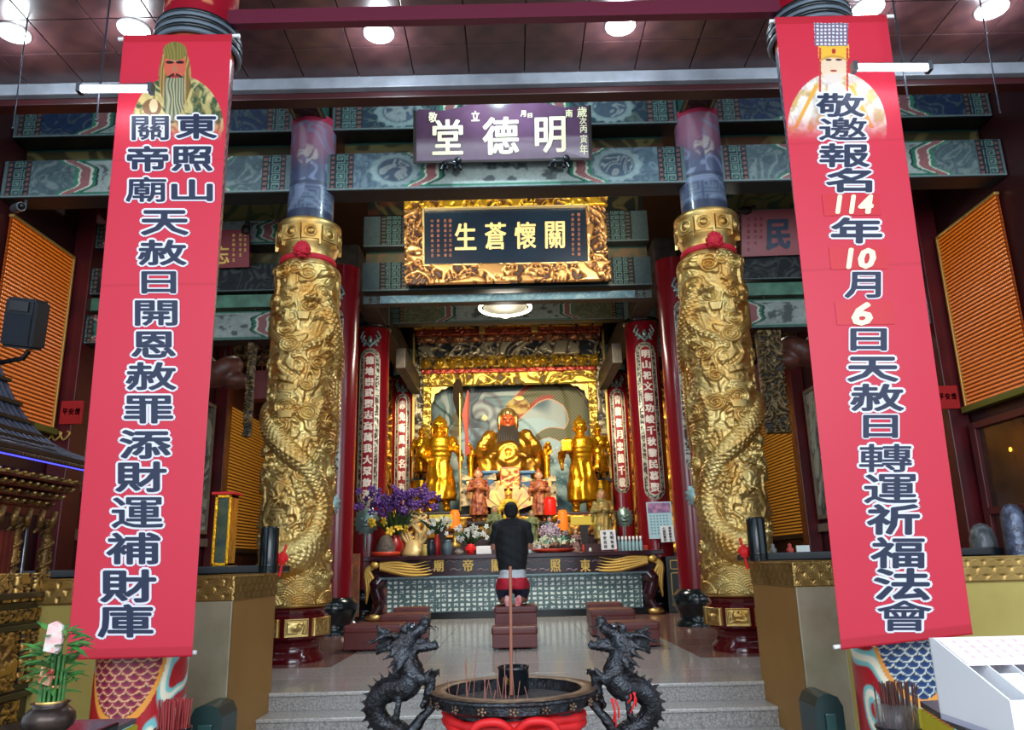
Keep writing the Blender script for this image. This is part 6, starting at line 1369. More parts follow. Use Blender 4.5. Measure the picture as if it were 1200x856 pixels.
# ---------------------------------------------------------------- brass parapets either side of the steps
def waves(u, v):
    h = np.zeros_like(u)
    for j in range(4):
        zc = -.01+.055*j; k = (np.mod(u/.13+.5*(j % 2), 1)-.5)*.13; rr = np.hypot(k, v-zc); h = np.where((rr < .066) & (v > zc-.0), .003+.006*(.5+.5*np.cos(rr/.0165*2*math.pi)), h)
    return h
bcol = lambda a: (lambda u, v: np.concatenate([np.ones(u.shape+(3,))*L3(a), np.ones(u.shape+(1,))*.6], -1))
m_br2 = mat('brass_band', (190, 156, 92), .33, .8, c2=(150, 118, 64), vscale=3)
PT_ = .985
for s, side in ((-1, 'left'), (1, 'right')):
    t = thing('parapet', 'brass clad parapet with wave band flanking the steps on the %s' % side, 'parapet', (s*2.2, 6.5, -.59))
    xi = s*2.1; x0, x1 = sorted((xi, s*2.42))
    MB().bevbox(x0, x1, 5.98, 7.05, -.59, PT_-.19, .008).build('end_pier', mat('brass_shaded', (172, 128, 62), .5, .35, c2=(156, 112, 54), vscale=1.2), t)  # darker look of the inner side put into a browner brass colour
    MB().bevbox(x0-.0, x1, 5.97, 6.0, -.59, PT_-.19, .005).build('pier_face', mat('brass_lit', (206, 196, 170), .35, .45, c2=(160, 148, 120), vscale=1.6), t)  # same brass made paler: daylight on the front put into its colour
    x2, x3 = sorted((s*2.42, s*6.58))
    MB().bevbox(x2, x3, 6.1, 6.22, -.59, PT_-.19, .006).build('wall_sheet', mat('yellow_brass', (200, 180, 104), .4, .45, c2=(172, 152, 80), vscale=1.1), t)
    MB().box(x0-.004, x1+.004, 5.975, 7.05, PT_-.19, PT_).build('band_core', m_br2, t); MB().box(x2, x3, 6.08, 6.22, PT_-.19, PT_).build('band_core', m_br2, t)
    panel('wave_band', (x0, 5.97, PT_-.185), (1, 0, 0), (0, 0, 1), x1-x0, .175, .006, bcol((1, 1, 1)), m_br2, t, hf=waves, thick=.01)
    panel('wave_band', (x2, 6.075, PT_-.185), (1, 0, 0), (0, 0, 1), x3-x2, .175, .008, bcol((1, 1, 1)), m_br2, t, hf=waves, thick=.01)
    if s > 0: panel('wave_band', (xi-.004, 7.05, PT_-.185), (0, -1, 0), (0, 0, 1), 1.08, .175, .006, bcol((1, 1, 1)), m_br2, t, hf=waves, thick=.01)
    else: panel('wave_band', (xi+.004, 5.97, PT_-.185), (0, 1, 0), (0, 0, 1), 1.08, .175, .006, bcol((1, 1, 1)), m_br2, t, hf=waves, thick=.01)
    # black stone rail behind, green black post and rose at its end
    t = thing('stone_rail', 'polished black stone counter behind the %s brass parapet' % side, 'counter', (s*3.5, 7.2, 0))
    x4, x5 = sorted((s*2.14, s*4.4)); MB().bevbox(x4, x5, 7.1, 7.6, PT_+.0, PT_+.07, .01).build('slab', m_black, t); x6, x7 = sorted((s*2.5, s*4.4)); MB().bevbox(x6, x7, 7.3, 7.55, 0, PT_, .01).build('body', m_maroon_d, t)
    pp = C(317 if s < 0 else 886, 655 if s < 0 else 643, 7.0); pz = PT_+.0; zt = C(317 if s < 0 else 886, 618 if s < 0 else 607, 7.0).z
    o = thing('stone_post', 'short dark green cylinder standing on the inner end of the %s parapet' % side, 'post', (pp.x, 6.95, pz))
    MB().lathe([(.078, 0), (.08, .02), (.08, zt-pz-.015), (.07, zt-pz), (0, zt-pz)], (pp.x, 6.95, pz), 24).build('cylinder', m_blackst, o); MB().lathe([(.0805, .05), (.083, .06), (.0805, .07)], (pp.x, 6.95, pz), 24).build('band', m_black, o)
    rr = C(331 if s < 0 else 872, 655 if s < 0 else 647, 7.0); rm = MB(); rose(rm, rr, .065, 11); rm.tube([rr, rr+Vector((-s*.02, .03, .12))], .012, 6); rm.tube([rr+Vector((0, 0, -.03)), rr+Vector((s*.02, 0, -.15))], .014, 6)
    tag(rm.build('cloth_rose', MATS['bright_red']), 'small scarlet cloth rose hanging at the dark green cylinder on the %s' % side, 'rosette', 'cloth roses')
    # rounded green boxes standing in front of the piers
    a, b2 = (C(229, 825, 5.7), C(264, 856, 5.7)) if s < 0 else (C(948, 812, 5.7), C(986, 856, 5.7))
    b = MB(); zt_ = a.z; w = b2.x-a.x; poly = [(0, -.59), (0, zt_-.08), (.03, zt_-.02), (.08, zt_), (w-.08, zt_), (w-.03, zt_-.02), (w, zt_-.08), (w, -.59)]
    b.prism(poly, lambda u, v, l: Vector((a.x+u, 5.62+l, v)), 0, .3); o = b.build('round_top_bin', mat('bottle_green', (26, 50, 50), .3)); tag(o, 'dark green round topped bin at the foot of the %s parapet pier' % side, 'bin')
    MB().bevbox(a.x+.06, a.x+w-.06, 5.6, 5.62, zt_-.3, zt_-.12, .008).build('flap', mat('green_flap', (40, 72, 70), .2), o)

# ---------------------------------------------------------------- side walls
K = 1.119; kz = lambda z: EYE+(z-EYE)*K
def lamp_wall(s):
    x = s*6.56; t = thing('lamp_wall', 'tall panel of small glowing orange prayer lamps high on the %s wall' % ('left' if s < 0 else 'right'), 'lamp panel', (x, 10.1, kz(2.8)))
    y0, y1, z0, z1 = 8.35*K, 9.62*K, kz(2.82), kz(5.12)
    me = None; b = MB(); nr = 46; nc = 36
    for j in range(nr):
        z = z0+(z1-z0)*(j+.5)/nr
        for i in range(nc):
            y = y0+(y1-y0)*(i+.5)/nc; c = (x-s*.035, y, z)
            b.add([(c[0]-s*.02, y, z-.004), (c[0], y-.014, z-.018), (c[0], y+.014, z-.018), (c[0], y+.012, z+.018), (c[0], y-.012, z+.018)], [(0, 2, 1), (0, 3, 2), (0, 4, 3), (0, 1, 4)])
    o = b.build('prayer_lamps', mat('orange_lamp', (206, 116, 18), .3, emit=.22, emitc=(224, 104, 8)), t); o['kind'] = 'stuff'
    b = MB()
    for j in range(nr): z = z0+(z1-z0)*j/nr; b.box(min(x, x-s*.04), max(x, x-s*.04), y0, y1, z-.006, z+.006)
    o = b.build('shelf_rows', mat('orange_dark', (120, 52, 8), .5, emit=.1), t); o['kind'] = 'stuff'
    MB().box(min(x, x-s*.012), max(x, x-s*.012), y0, y1, z0, z1).build('back', mat('orange_back', (150, 66, 8), .5, emit=.12), t)
    b = MB(); b.bevbox(min(x, x-s*.07), max(x, x-s*.07), y0-.03, y1+.03, z1, z1+.04, .01); b.bevbox(min(x, x-s*.07), max(x, x-s*.07), y1, y1+.035, z0, z1, .01); b.build('frame', m_gold_p, t)
    MB().bevbox(min(x, x-s*.12), max(x, x-s*.12), y0-.03, y1+.04, z0-.1, z0-.01, .01).build('sill', mat('olive_sill', (104, 104, 34), .4), t)
for s in (-1, 1): lamp_wall(s)
def slat_wall(s):
    x = s*6.56; t = thing('lamp_wall', 'far panel of dull amber slat rows low on the %s wall' % ('left' if s < 0 else 'right'), 'lamp panel', (x, 16.5, 1.4))
    y0, y1, z0, z1 = 15.35*K, 18.6*K, kz(1.45), kz(4.35); b = MB(); n = 44
    for j in range(n):
        z = z0+(z1-z0)*(j+.5)/n; xx = sorted((x, x-s*.05)); b.box(xx[0], xx[1], y0, y1, z-.018, z+.018)
    o = b.build('slat_rows', mat('amber_rows', (206, 150, 50), .4, emit=.16, emitc=(200, 130, 40)), t); o['kind'] = 'stuff'  # louvre slats with a faint glow put into their material
    xx = sorted((x, x-s*.02)); MB().box(xx[0], xx[1], y0, y1, z0, z1).build('back', mat('amber_back', (90, 56, 20), .6), t)
    b = MB(); xx = sorted((x, x-s*.1)); b.bevbox(xx[0], xx[1], y0-.06, y0, z0-.1, z1+.1, .01); b.bevbox(xx[0], xx[1], y0, y1, z0-.1, z0, .01); b.build('frame', m_dark, t)
for s in (-1, 1): slat_wall(s)
for s, side in ((-1, 'left'), (1, 'right')):
    sg = lambda a, b_: sorted((s*a, s*b_))
    x = sg(6.3, 6.59)
    for y0, y1, nm in ((9.72*K, 10.1*K, 'nearer'), (15.0*K, 15.3*K, 'farther')):
        o = MB().bevbox(x[0], x[1], y0, y1, -.0, 8.0, .015).build('wall_pillar', m_maroon); tag(o, 'square maroon wall pillar on the %s side, the %s one' % (side, nm), 'pillar')
    # stone relief panels in the wall
    ux = (0, 1, 0) if s < 0 else (0, -1, 0)
    def rel(y0, y1, z0, z1, ca, cb, nm, lab, sd, fr=1.4, amp=.05):
        t = thing(nm, lab, 'relief', (s*6.57, y0, z0))
        hf = lambda u, v: amp*sstep(.35, .75, swirl(u, v, fr, sd, 3))+amp*.4*sstep(.5, .8, swirl(u, v, fr*2.4, sd+2, 2))
        cf = lambda u, v: mix(L3(cb), L3(ca), np.clip(hf(u, v)/amp, 0, 1))
        panel('carved_relief', (s*6.56, y0 if s < 0 else y1, z0), ux, (0, 0, 1), y1-y0, z1-z0, .02, cf, v_paint, t, hf=hf, thick=.06)
        b = MB(); xx = sg(6.48, 6.59)
        for (a, c, e, g) in ((y0-.08, y0, z0-.08, z1+.08), (y1, y1+.08, z0-.08, z1+.08), (y0, y1, z1, z1+.08), (y0, y1, z0-.08, z0)): b.bevbox(xx[0], xx[1], a, c, e, g, .01)
        b.build('stone_frame', mat('stone_frame', (128, 118, 106), .5, var=.2), t)
    cA = ((92, 150, 148), (28, 76, 84)) if s < 0 else ((186, 176, 150), (40, 40, 40))
    rel(10.2*K, 12.1*K, kz(2.15), kz(3.95), cA[0], cA[1], 'stone_relief', ('blue green carved wave relief on the left wall beside the banner' if s < 0 else 'black and cream carved dragon relief on the right wall beside the banner'), 5+s)
    rel(13.2*K, 14.8*K, kz(1.75), kz(4.1), (150, 158, 148), (70, 82, 80), 'stone_relief', 'tall grey carved figure panel on the %s wall beyond the banner' % side, 8+s, 1.8, .04)
    x = sg(6.5, 6.59); o = MB().bevbox(x[0], x[1], 10.12*K, 14.98*K, kz(1.45), kz(1.6), .01).build('stone_ledge', MATS['stone_frame']); tag(o, 'pale stone ledge under the carved reliefs on the %s wall' % side, 'ledge')
    # hanging carved pendant, bell and drum of the aisle
    px, py0, py1 = (292, 402, 512) if s < 0 else (906, 388, 508)
    a = C(px-7, py1, 11.0); b2 = C(px+7, py0, 11.0)
    t = thing('hanging_carving', 'long gilded openwork carving hanging in the %s aisle' % side, 'carving', (a.x, 11.0, b2.z)); carved(t, 'openwork', a.x, b2.x, a.z, b2.z, 11.0, (110, 90, 58), (30, 25, 20), .07, 61, 9, .5, .012, .5)
    MB().tube([(a.x+(b2.x-a.x)/2, 11.03, b2.z), (a.x+(b2.x-a.x)/2, 11.03, 5.2)], .012, 6).build('cord', m_dark, t)
    px0, px1, py0, py1 = (272, 322, 402, 428) if s < 0 else (872, 928, 388, 412)
    a = C(px0, py1, 12.5); b2 = C(px1, py0, 12.5); t = thing('hanging_carving', 'gilded carved valance under the beams of the %s aisle' % side, 'carving', (a.x, 12.5, a.z)); MB().tube([((a.x+b2.x)/2, 12.53, b2.z), ((a.x+b2.x)/2, 12.53, 8.89)], .012, 6).build('cord', m_dark, t); carved(t, 'valance', a.x, b2.x, a.z, b2.z+.2, 12.5, (126, 98, 60), (44, 30, 22), .06, 64, 7, .6, .025, .4)
    p = C(262 if s < 0 else 936, 436 if s < 0 else 412, 11.6)
    t = thing('wooden_fish', 'reddish brown bell shaped drum hanging in the %s aisle' % side, 'drum', p)
    blob('drum_body', [('e', p, (.34, .25, .2), Matrix.Rotation(.6*s, 3, 'Y')), ('e', p+Vector((-.2*s, 0, -.15)), (.2, .18, .14)), ('e', p+Vector((.25*s, 0, .16)), (.12, .12, .1))], mat('drum_brown', (104, 56, 44), .45, var=.3), t, .03, 2)
    MB().tube([p+Vector((0, 0, .15)), Vector((p.x, p.y, 8.9))], .012, 6).build('cord', m_dark, t)
    p = C(304 if s < 0 else 897, 448 if s < 0 else 440, 12.0); o = MB().bevbox(p.x-.14, p.x+.14, 12.0, 12.25, p.z-.28, p.z+.2, .02).tube([(p.x, 12.1, p.z+.19), (p.x, 12.1, 8.9)], .01, 6).build('drum_box', mat('dark_red_box', (112, 30, 26), .45)); tag(o, 'dark red wooden box hung beside the gilded carving in the %s aisle' % side, 'box')
    # counter things in the aisle
    p = CX(75, 478, -6.3) if s < 0 else CX(1129, 456, 6.3)
    o = MB().bevbox(p.x-.16, p.x+.16, 9.68*K, 9.715*K, p.z-.2, p.z+.14, .004).build('red_notice', mat('notice_red', (176, 24, 28), .6)); tag(o, 'small red paper notice pasted on the %s wall pillar' % side, 'notice')
    b = MB()
    for i, ch in enumerate('平安燈'): write(b, ch, lambda u, v, l: Vector((p.x+u, 9.677*K, p.z+v)), -.09+.09*i, -.02, .07, .09, .003, .003, 0, 6)
    b.build('lettering', m_black, o)
# bronze glazed door on the right wall below the lamps
t = thing('door_glazed', 'bronze framed glass door with a glowing bead as orange lamp reflection on the right wall', 'door', (6.55, 8.9*K, .9))
b = MB()
for (a, c, e, g) in ((8.0*K, 8.1*K, .4, 2.78), (9.5*K, 9.62*K, .4, 2.78), (8.1*K, 9.5*K, 2.68, 2.78), (8.1*K, 9.5*K, 1.5, 1.6)): b.bevbox(6.48, 6.58, a, c, e, g, .01)
b.build('door_frame', m_maroon, t); MB().box(6.54, 6.57, 8.1*K, 9.5*K, 1.6, 2.68).build('pane', mat('bronze_glass', (96, 62, 36), .15, .3, c2=(50, 34, 30), vscale=1.5), t); MB().box(6.53, 6.57, 8.1*K, 9.5*K, .4, 1.5).build('lower_panel', m_maroon_d, t)
p = CX(1184, 527, 6.53); MB().ell(p, (.01, .03, .03), 10, 6).build('reflection_bead', mat('reflection_glow', (255, 160, 50), .4, emit=2.5), t)  # glowing bead set on the pane: a lamp's reflection put in as emission
# dragon door leaf etc. at left, gilded fretwork on dark wall
p = CX(60, 512, -6.55); t = thing('gilt_scrollwork', 'small gilded scroll ornament on the dark wall above the shrine roof', 'ornament', p); b = MB()
for k in range(4): b.tube(smoothpts([p+Vector((-.25+.12*k, 0, .05)), p+Vector((-.18+.12*k, 0, -.05)), p+Vector((-.1+.12*k, 0, .04)), p+Vector((-.14+.12*k, 0, .07))], 5), .016, 6)
b.build('scroll', m_gold_p, t)
# brass framed lantern case on the left counter
a = C(253, 655, 7.4); b2 = C(277, 581, 7.4); t = thing('lantern_case', 'gold framed glass lantern case standing on the left black counter', 'lantern', ((a.x+b2.x)/2, 7.3, PT_+.07))
z0, z1 = PT_+.07, b2.z; w = b2.x-a.x
MB().box(a.x+.01, b2.x-.01, 7.3, 7.45, z0+.02, z1-.02).build('glass_box', mat('green_glass', (84, 92, 56), .2, .2, c2=(40, 56, 50), vscale=7), t)
b = MB()
for (x0, x1, za, zc) in ((a.x, a.x+.025, z0, z1), (b2.x-.025, b2.x, z0, z1), (a.x, b2.x, z0, z0+.03), (a.x, b2.x, z1-.03, z1)): b.bevbox(x0, x1, 7.28, 7.47, za, zc, .005)
b.build('frame', m_gold_y, t); MB().bevbox(a.x-.03, b2.x+.03, 7.26, 7.49, z1, z1+.025, .005).build('red_lid', MATS['bright_red'], t)
for px, py, side in ((303, 294, 'left'), (873, 347, 'right')):
    p = C(px, py, 12.9); t = thing('aisle_lamp', 'small glowing round lamp under the beams of the %s aisle beside the gold column' % side, 'lamp', p)
    MB().ell(p, (.1, .1, .06), 14, 8).build('globe', mat('warm_globe', (255, 244, 220), .4, emit=10, emitc=(255, 236, 200)), t); MB().tube([p+Vector((0, 0, .05)), Vector((p.x, p.y, 8.89))], .01, 6).build('cord', m_dark, t)
    point_light('aisle_light', p+Vector((0, 0, -.15)), 30, (1, .92, .78), .1)
# little items on the right counter
for px, lab, c in ((925, 'tiny red and white figurine on the right black counter beside the banner', (180, 60, 50)), (905, 'tiny grey cup on the right black counter', (120, 120, 118)), (888+52, 'small white card on the right black counter', (214, 220, 214))):
    p = C(px, 636, 7.35); p.z = PT_+.07; b = MB()
    if 'card' in lab: b.cbox(p+Vector((0, 0, .03)), .12, .02, .06)
    else: b.lathe([(.03, 0), (.035, .03), (.015, .05), (.02, .07), (0, .085)], p, 10)
    tag(b.build('counter_item' if 0 else lab.split()[3 if 'figurine' in lab else (2)] if 'card' in lab or 'cup' in lab else 'figurine', mat('ctr%d' % px, c, .5)), lab, 'figurine' if 'figurine' in lab else ('cup' if 'cup' in lab else 'card'))
# silver domed lamps behind the right parapet
for px, pt, pb, w, d, lab, c in ((1155, 613, 652, 27, 7.6, 'silver grey dome topped light tower behind the right parapet', (120, 124, 128)), (1196, 590, 660, 24, 7.0, 'blue grey dome topped tower at the right edge of the picture', (96, 104, 128))):
    p = C(px, pb, d); h = C(px, pt, d).z; r = w*d*1.02/900/2; t = thing('light_tower', lab, 'lamp', (p.x, d, 0))
    m = mat('tower%d' % px, c, .3, .3, c2=tuple(x*.6 for x in c), vscale=14, bump=.5, bscale=24)
    MB().lathe([(r, .75), (r*1.02, h-r*1.3), (r*.85, h-r*.6), (r*.5, h-r*.15), (0, h)], (p.x, d, 0), 20).build('dome', m, t); MB().lathe([(r*1.1, 0), (r*1.1, .72), (r, .76)], (p.x, d, 0), 20).build('stand', m_dark, t)
# loudspeaker on its bracket, camera
p = C(31, 380, 7.6); t = thing('loudspeaker', 'black wall loudspeaker tilted in front of the left orange lamp panel', 'speaker', p); q = Matrix.Rotation(.14, 3, 'Y') @ Matrix.Rotation(.2, 3, 'X') 
b = MB(); bm = bmesh.new(); bmesh.ops.create_cube(bm, size=1)
for v in bm.verts: tp = 1-.12*(v.co.y > 0); v.co = p+q @ Vector((v.co.x*.34*tp, v.co.y*.28, v.co.z*.52))
bmesh.ops.bevel(bm, geom=bm.edges[:], offset=.03, segments=3, affect='EDGES'); b.from_bm(bm); sp_ = b.build('cabinet', mat('speaker_black', (22, 27, 36), .5), t)
b = MB(); b.cbox(p+q @ Vector((0, -.145, -.06)), .27, .01, .3, q); b.build('grille', mat('grille_black', (28, 36, 50), .6, bump=.6, bscale=300), t)
b = MB(); b.cbox(p+q @ Vector((0, -.15, .17)), .2, .02, .10, q); b.build('horn', m_black, t)
b = MB(); b.tube([p+Vector((0, .1, -.26)), p+Vector((-.05, .1, -.34)), p+Vector((-.5, .25, -.36))], .025, 8); b.build('bracket', m_black, t)
p = C(26, 243, 9.0); t = thing('security_camera', 'small grey security camera under the beam at the upper left', 'camera', p); b = MB(); b.tube([p+Vector((-.16, .1, .03)), p+Vector((0, -.02, 0))], .06, 14); b.build('barrel', mat('camera_grey', (86, 88, 92), .4), t); MB().ell(p+Vector((0.01, -.03, 0)), .045, 12, 8).build('lens', m_black, t)
MB().tube([p+Vector((-.1, .1, .05)), p+Vector((-.1, .2, .1)), p+Vector((-.1, .2, .6))], .02, 8).build('mount', MATS['camera_grey'], t)
# LED tubes and hanging rods
for (x0, y0, x1, y1, lab) in ((94, 104, 177, 104, 'bright white tube light crossing the left edge of the left banner'), (1001, 79, 1088, 79, 'bright white tube light crossing the right edge of the right banner')):
    a, b2 = C(x0, y0, 4.7), C(x1, y1, 4.7); t = thing('tube_light', lab, 'lamp', (a+b2)/2, None)
    MB().tube([a, b2], .026, 10).build('tube', mat('tube_glow', (250, 252, 255), .4, emit=9, emitc=(238, 246, 255)), t); b = MB()
    for q in (a, b2): b.cbox(q+Vector((0, .0, .0)), .03, .06, .07)
    b.bevbox(min(a.x, b2.x), max(a.x, b2.x), 4.72, 4.76, a.z+.02, a.z+.05, .004); b.build('fitting', m_steel, t)
for (x0, y0, x1, y1, d, lab) in ((123, 26, 113, 141, 4.75, 'thin dark rod holding the left tube light'), (1050, 2, 1064, 116, 4.75, 'thin dark rod holding the right tube light'), (31, 30, 15, 150, 6.3, 'long thin rod hanging below the far left downlight'), (1153, 22, 1172, 132, 6.3, 'long thin rod hanging below the far right downlight')):
    a, b2 = C(x0, y0, d), C(x1, y1, d); a.z = 6.2; o = MB().tube([a, b2], .007, 8); o.ell(b2, .011, 8, 6); tag(o.build('hanging_rod', mat('rod_grey', (60, 64, 74), .35, .6)), lab, 'rod')
# ---------------------------------------------------------------- carved shrine pavilion at the left edge
XS = -3.6
zf = lambda y, px=30: CX(px, y, XS).z
yf = lambda px, y=750: CX(px, y, XS).y
t = thing('carved_shrine', 'dark carved wooden shrine with tiled roof and blue light strip at the left edge', 'shrine', (XS, 5, -.59))
yE = yf(57); yN = 4.2
m_sw = mat('shrine_wood', (44, 28, 22), .35, var=.3); m_cg = mat('dull_gilt', (150, 112, 58), .4, .6, c2=(86, 60, 34), vscale=14, bump=.6, bscale=40); m_sr = mat('shrine_red', (112, 34, 26), .4, var=.2)
z_rail, z_b0, z_b1 = zf(705), zf(800), zf(722)
MB().bevbox(XS-1.0, XS-.02, yN, yE-.02, -.59, z_rail, .01).build('base', m_sw, t)
def side_panel(name, y0, y1, z0, z1, ca, cb, amp, sd, fr, gate=.35, x=XS):
    hf = lambda u, v: amp*sstep(gate, gate+.35, swirl(u, v, fr, sd, 3))
    def cf(u, v): k = sstep(amp*.1, amp*.6, hf(u, v)); return np.concatenate([mix(L3(cb), L3(ca), k), .7*k[..., None]], -1)
    return panel(name, (x, y0, z0), (0, 1, 0), (0, 0, 1), y1-y0, z1-z0, .009, cf, v_gilt, t, hf=hf, thick=.03)
G1, G0 = (176, 132, 66), (46, 28, 18)
side_panel('carved_panel', yN, yf(21), zf(805), zf(738), G1, (90, 56, 24), .02, 3, 14); side_panel('narrow_panel', yf(27), yf(33), zf(800), zf(738), G1, G0, .015, 5, 20); side_panel('narrow_panel', yf(38), yf(52), zf(800), zf(738), G1, G0, .015, 6, 20)
side_panel('frieze_panel', yN, yE-.05, zf(728), zf(714), G1, G0, .012, 7, 26); side_panel('foot_panel', yN, yf(30), zf(842), zf(818), G1, G0, .015, 8, 20)
for i, y in enumerate((698, 735, 812, 846)):
    z = zf(y); MB().bevbox(XS-1, XS+.04-(.02 if i else 0), yN, yE, z-.022, z+.022, .008).build('moulding', m_sw, t)
for k in range(5):
    y = yE-.12-.22*k; side_panel('rail_panel', y-.16, y, z_rail+.0, zf(672), (200, 160, 90), (60, 20, 14), .012, 20+k, 22, x=XS+.01)
zc0, zc1 = zf(690), zf(606)
MB().box(XS-.9, XS-.3, yN, yE-.5, zc0-.02, zc1+.02).build('inner_wall', m_sw, t)
yr = yf(22, 650); b = MB(); b.bevbox(XS-.12, XS-.05, yr-.8, yr, zf(688), zf(622), .01)
for k in range(12): b.box(XS-.05, XS-.04, yr-.04-.06*k, yr-.02-.06*k, zf(686), zf(624))
b.build('red_shutter', m_sr, t)
def spiral_post(y, r, name, m):
    b = MB(); b.lathe([(r*1.6, zc0-.02), (r*1.6, zc0+.03), (r, zc0+.05), (r, zc1-.05), (r*1.5, zc1-.02), (r*1.5, zc1)], (XS-.06, y, 0), 16)
    if m is m_cg:
        b.tube([(XS-.06+r*1.15*math.cos(a), y+r*1.15*math.sin(a), zc0+.05+(zc1-zc0-.1)*a/(2*math.pi*3)) for a in np.linspace(0, 2*math.pi*3, 60)], r*.45, 7)
        rnd = random.Random(7)
        for i in range(40): a = rnd.uniform(0, 6.28); b.ell((XS-.06+r*1.1*math.cos(a), y+r*1.1*math.sin(a), rnd.uniform(zc0+.05, zc1-.05)), (r*.4, r*.4, r*.3), 6, 4)
    b.build(name, m, t)
ye = yf(63, 640); spiral_post(ye, .035, 'carved_post', m_cg); spiral_post(yf(27, 640), .03, 'carved_post', m_cg); spiral_post(yf(38, 640), .016, 'steel_post', m_steel)
MB().bevbox(XS-.9, XS-.02, yN, ye+.05, zc0-.05, zc0, .01).build('platform', m_sw, t)
# bracket tiers
zb1, zb0 = zf(560, 60), zf(596, 60)
yEv = yf(88, 570)
MB().box(XS-.9, XS-.12, yN, yEv-.1, zb0-.05, zb1+.05).build('bracket_core', mat('bracket_red', (96, 20, 26), .35), t)
for j in range(4):
    zz = zb0+(zb1-zb0)*(j+.4)/4; xo = XS-.1+.055*j
    MB().box(XS-.5, xo, yN, yEv-.12+.03*j, zz-.012, zz+.004).build('bracket_beam', MATS['bracket_red'], t)
    for k in range(14):
        y = yEv-.16-.095*k+.03*j
        if y < yN: break
        b = MB(); b.cbox((xo, y, zz+.012), .05, .03, .02); b.ell((xo+.03, y, zz+.02), (.022, .016, .014), 7, 5); b.build('bracket', m_gold if (j+k) % 3 else m_cg, t)
zz = zb0-.03
for k in range(5): y = ye-.16*k; b = MB(); b.tube(smoothpts([(XS-.02, y, zz), (XS-.0, y-.05, zz-.06), (XS-.03, y-.02, zz-.12), (XS-.05, y-.04, zz-.16)], 5), [.025]*10+[.015]*6, 6); b.build('hanging_scroll', m_cg, t)
# roof: rows of small tiles on a concave slope
zE = zf(552, 88)+.02; xe = XS+.16
b = MB(); nt_ = 22
zR = zE+.95
slope = lambda u: (xe-.02-1.0*u, zE+.02+.30*u+.62*u*u*u)
for k in range(nt_):
    y = yEv+.1-.075*k
    if y < 3.9: break
    pts = [(slope(u)[0], y, slope(u)[1]+.03*max(0, 1-k/4)*(1-u)) for u in np.linspace(0, 1, 12)]
    b.tube(pts, .022, 7)
o = b.build('roof_tiles', mat('tile_grey', (66, 68, 88), .35, c2=(40, 42, 54), vscale=9), t); o['kind'] = 'stuff'
b = MB()
for k in range(8):
    u = (k+.5)/8; x_, z_ = slope(u); b.box(x_-.07, x_+.07, 3.9, yEv+.12, z_-.03, z_)
b.build('roof_deck', m_sw, t)
MB().bevbox(xe-.03, xe, 3.9, yEv+.14, zE-.03, zE, .005).build('eave_board', m_sw, t)
MB().tube([(xe+.002, 3.9, zE-.04), (xe+.002, yEv+.12, zE-.04)], .006, 6).build('blue_light_strip', mat('blue_led', (70, 80, 255), .4, emit=1.6, emitc=(70, 70, 255)), t)
for k in range(26):
    y = yEv+.1-.045*k; MB().ell((xe-.005, y, zE-.015), (.008, .016, .014), 6, 4).build('eave_bead', m_cg, t)

# ---------------------------------------------------------------- black table with the bamboo vase
Dv = 2.8; pv = C(57, 846, Dv); TZ = pv.z-.0
a = CZ(-40, 850, TZ-.06); 
x0t, x1t = -2.2, C(112, 846, Dv).x+.05
t = thing('vase_table', 'dark polished table top at the lower left under the bamboo vase', 'table', (x0t, Dv, -.59))
MB().bevbox(x0t, x1t-.12, Dv-.35, Dv+.32, TZ-.10, TZ-.06, .01).build('top', m_black, t); MB().bevbox(x0t+.1, x1t-.25, Dv-.25, Dv+.2, -.59, TZ-.10, .01).build('pedestal', m_sw, t)
pv.z = TZ-.06; t = thing('bamboo_vase', 'squat bronze vase of lucky bamboo with pink paper ornament at lower left', 'plant', pv)
zs = lambda y: C(57, y, Dv).z
MB().lathe([(.055, 0), (.05, .01), (.045, .02), (.075, .045), (.082, .065), (.078, .085), (.058, .105), (.05, .11), (.062, .12), (.055, .12), (.045, .10)], pv, 32).build('pot', mat('pot_bronze', (84, 68, 60), .3, .6, c2=(44, 34, 32), vscale=9), t)
m_bam = mat('bamboo_green', (70, 130, 62), .4, var=.2); m_lf = mat('bamboo_leaf', (72, 132, 58), .5, c2=(40, 92, 40), vscale=20)
for ring, (zt_, n, r) in enumerate(((.11, 15, .036), (.16, 9, .026), (.21, 5, .014))):
    for k in range(n):
        a = 2*math.pi*k/n; b = MB(); x, y = pv.x+r*math.cos(a), pv.y+r*math.sin(a)
        pts = []; rr = []
        for i in range(13): z = pv.z+.09+(zt_+.02)*i/12; pts.append((x, y, z)); rr.append(.0048 if i % 3 else .0056)
        b.tube(pts, rr, 7); b.build('bamboo_cane', m_bam, t)
for z_, r_, m_ in ((.12, .045, m_gold), (.17, .034, mat('gilt_ribbon', (206, 120, 80), .3, .6)), (.2, .026, mat('gilt_ribbon', (206, 120, 80), .3, .6))):
    MB().lathe([(r_, -.006), (r_+.003, 0), (r_, .006)], pv+Vector((0, 0, z_)), 24).build('tie', m_, t)
b = MB(); q0 = pv+Vector((.005, -.05, .33))
b.prism([(-.02, -.04), (.03, -.05), (.04, -.01), (.036, .04), (.012, .055), (-.012, .045)], lambda u, v, l: q0+Vector((u, l, v)), -.008, .004); b.build('pink_paper', mat('pink_paper', (226, 150, 156), .6, c2=(206, 206, 196), vscale=35), t)
b = MB(); b.prism([(-.02, -.04), (.016, -.05), (.022, .0), (-.016, .01)], lambda u, v, l: q0+Vector((u, l-.0, v-.1)), -.012, .0); b.build('red_paper', mat('red_paper', (196, 50, 50), .6, c2=(206, 196, 150), vscale=30), t)
rnd = random.Random(12)
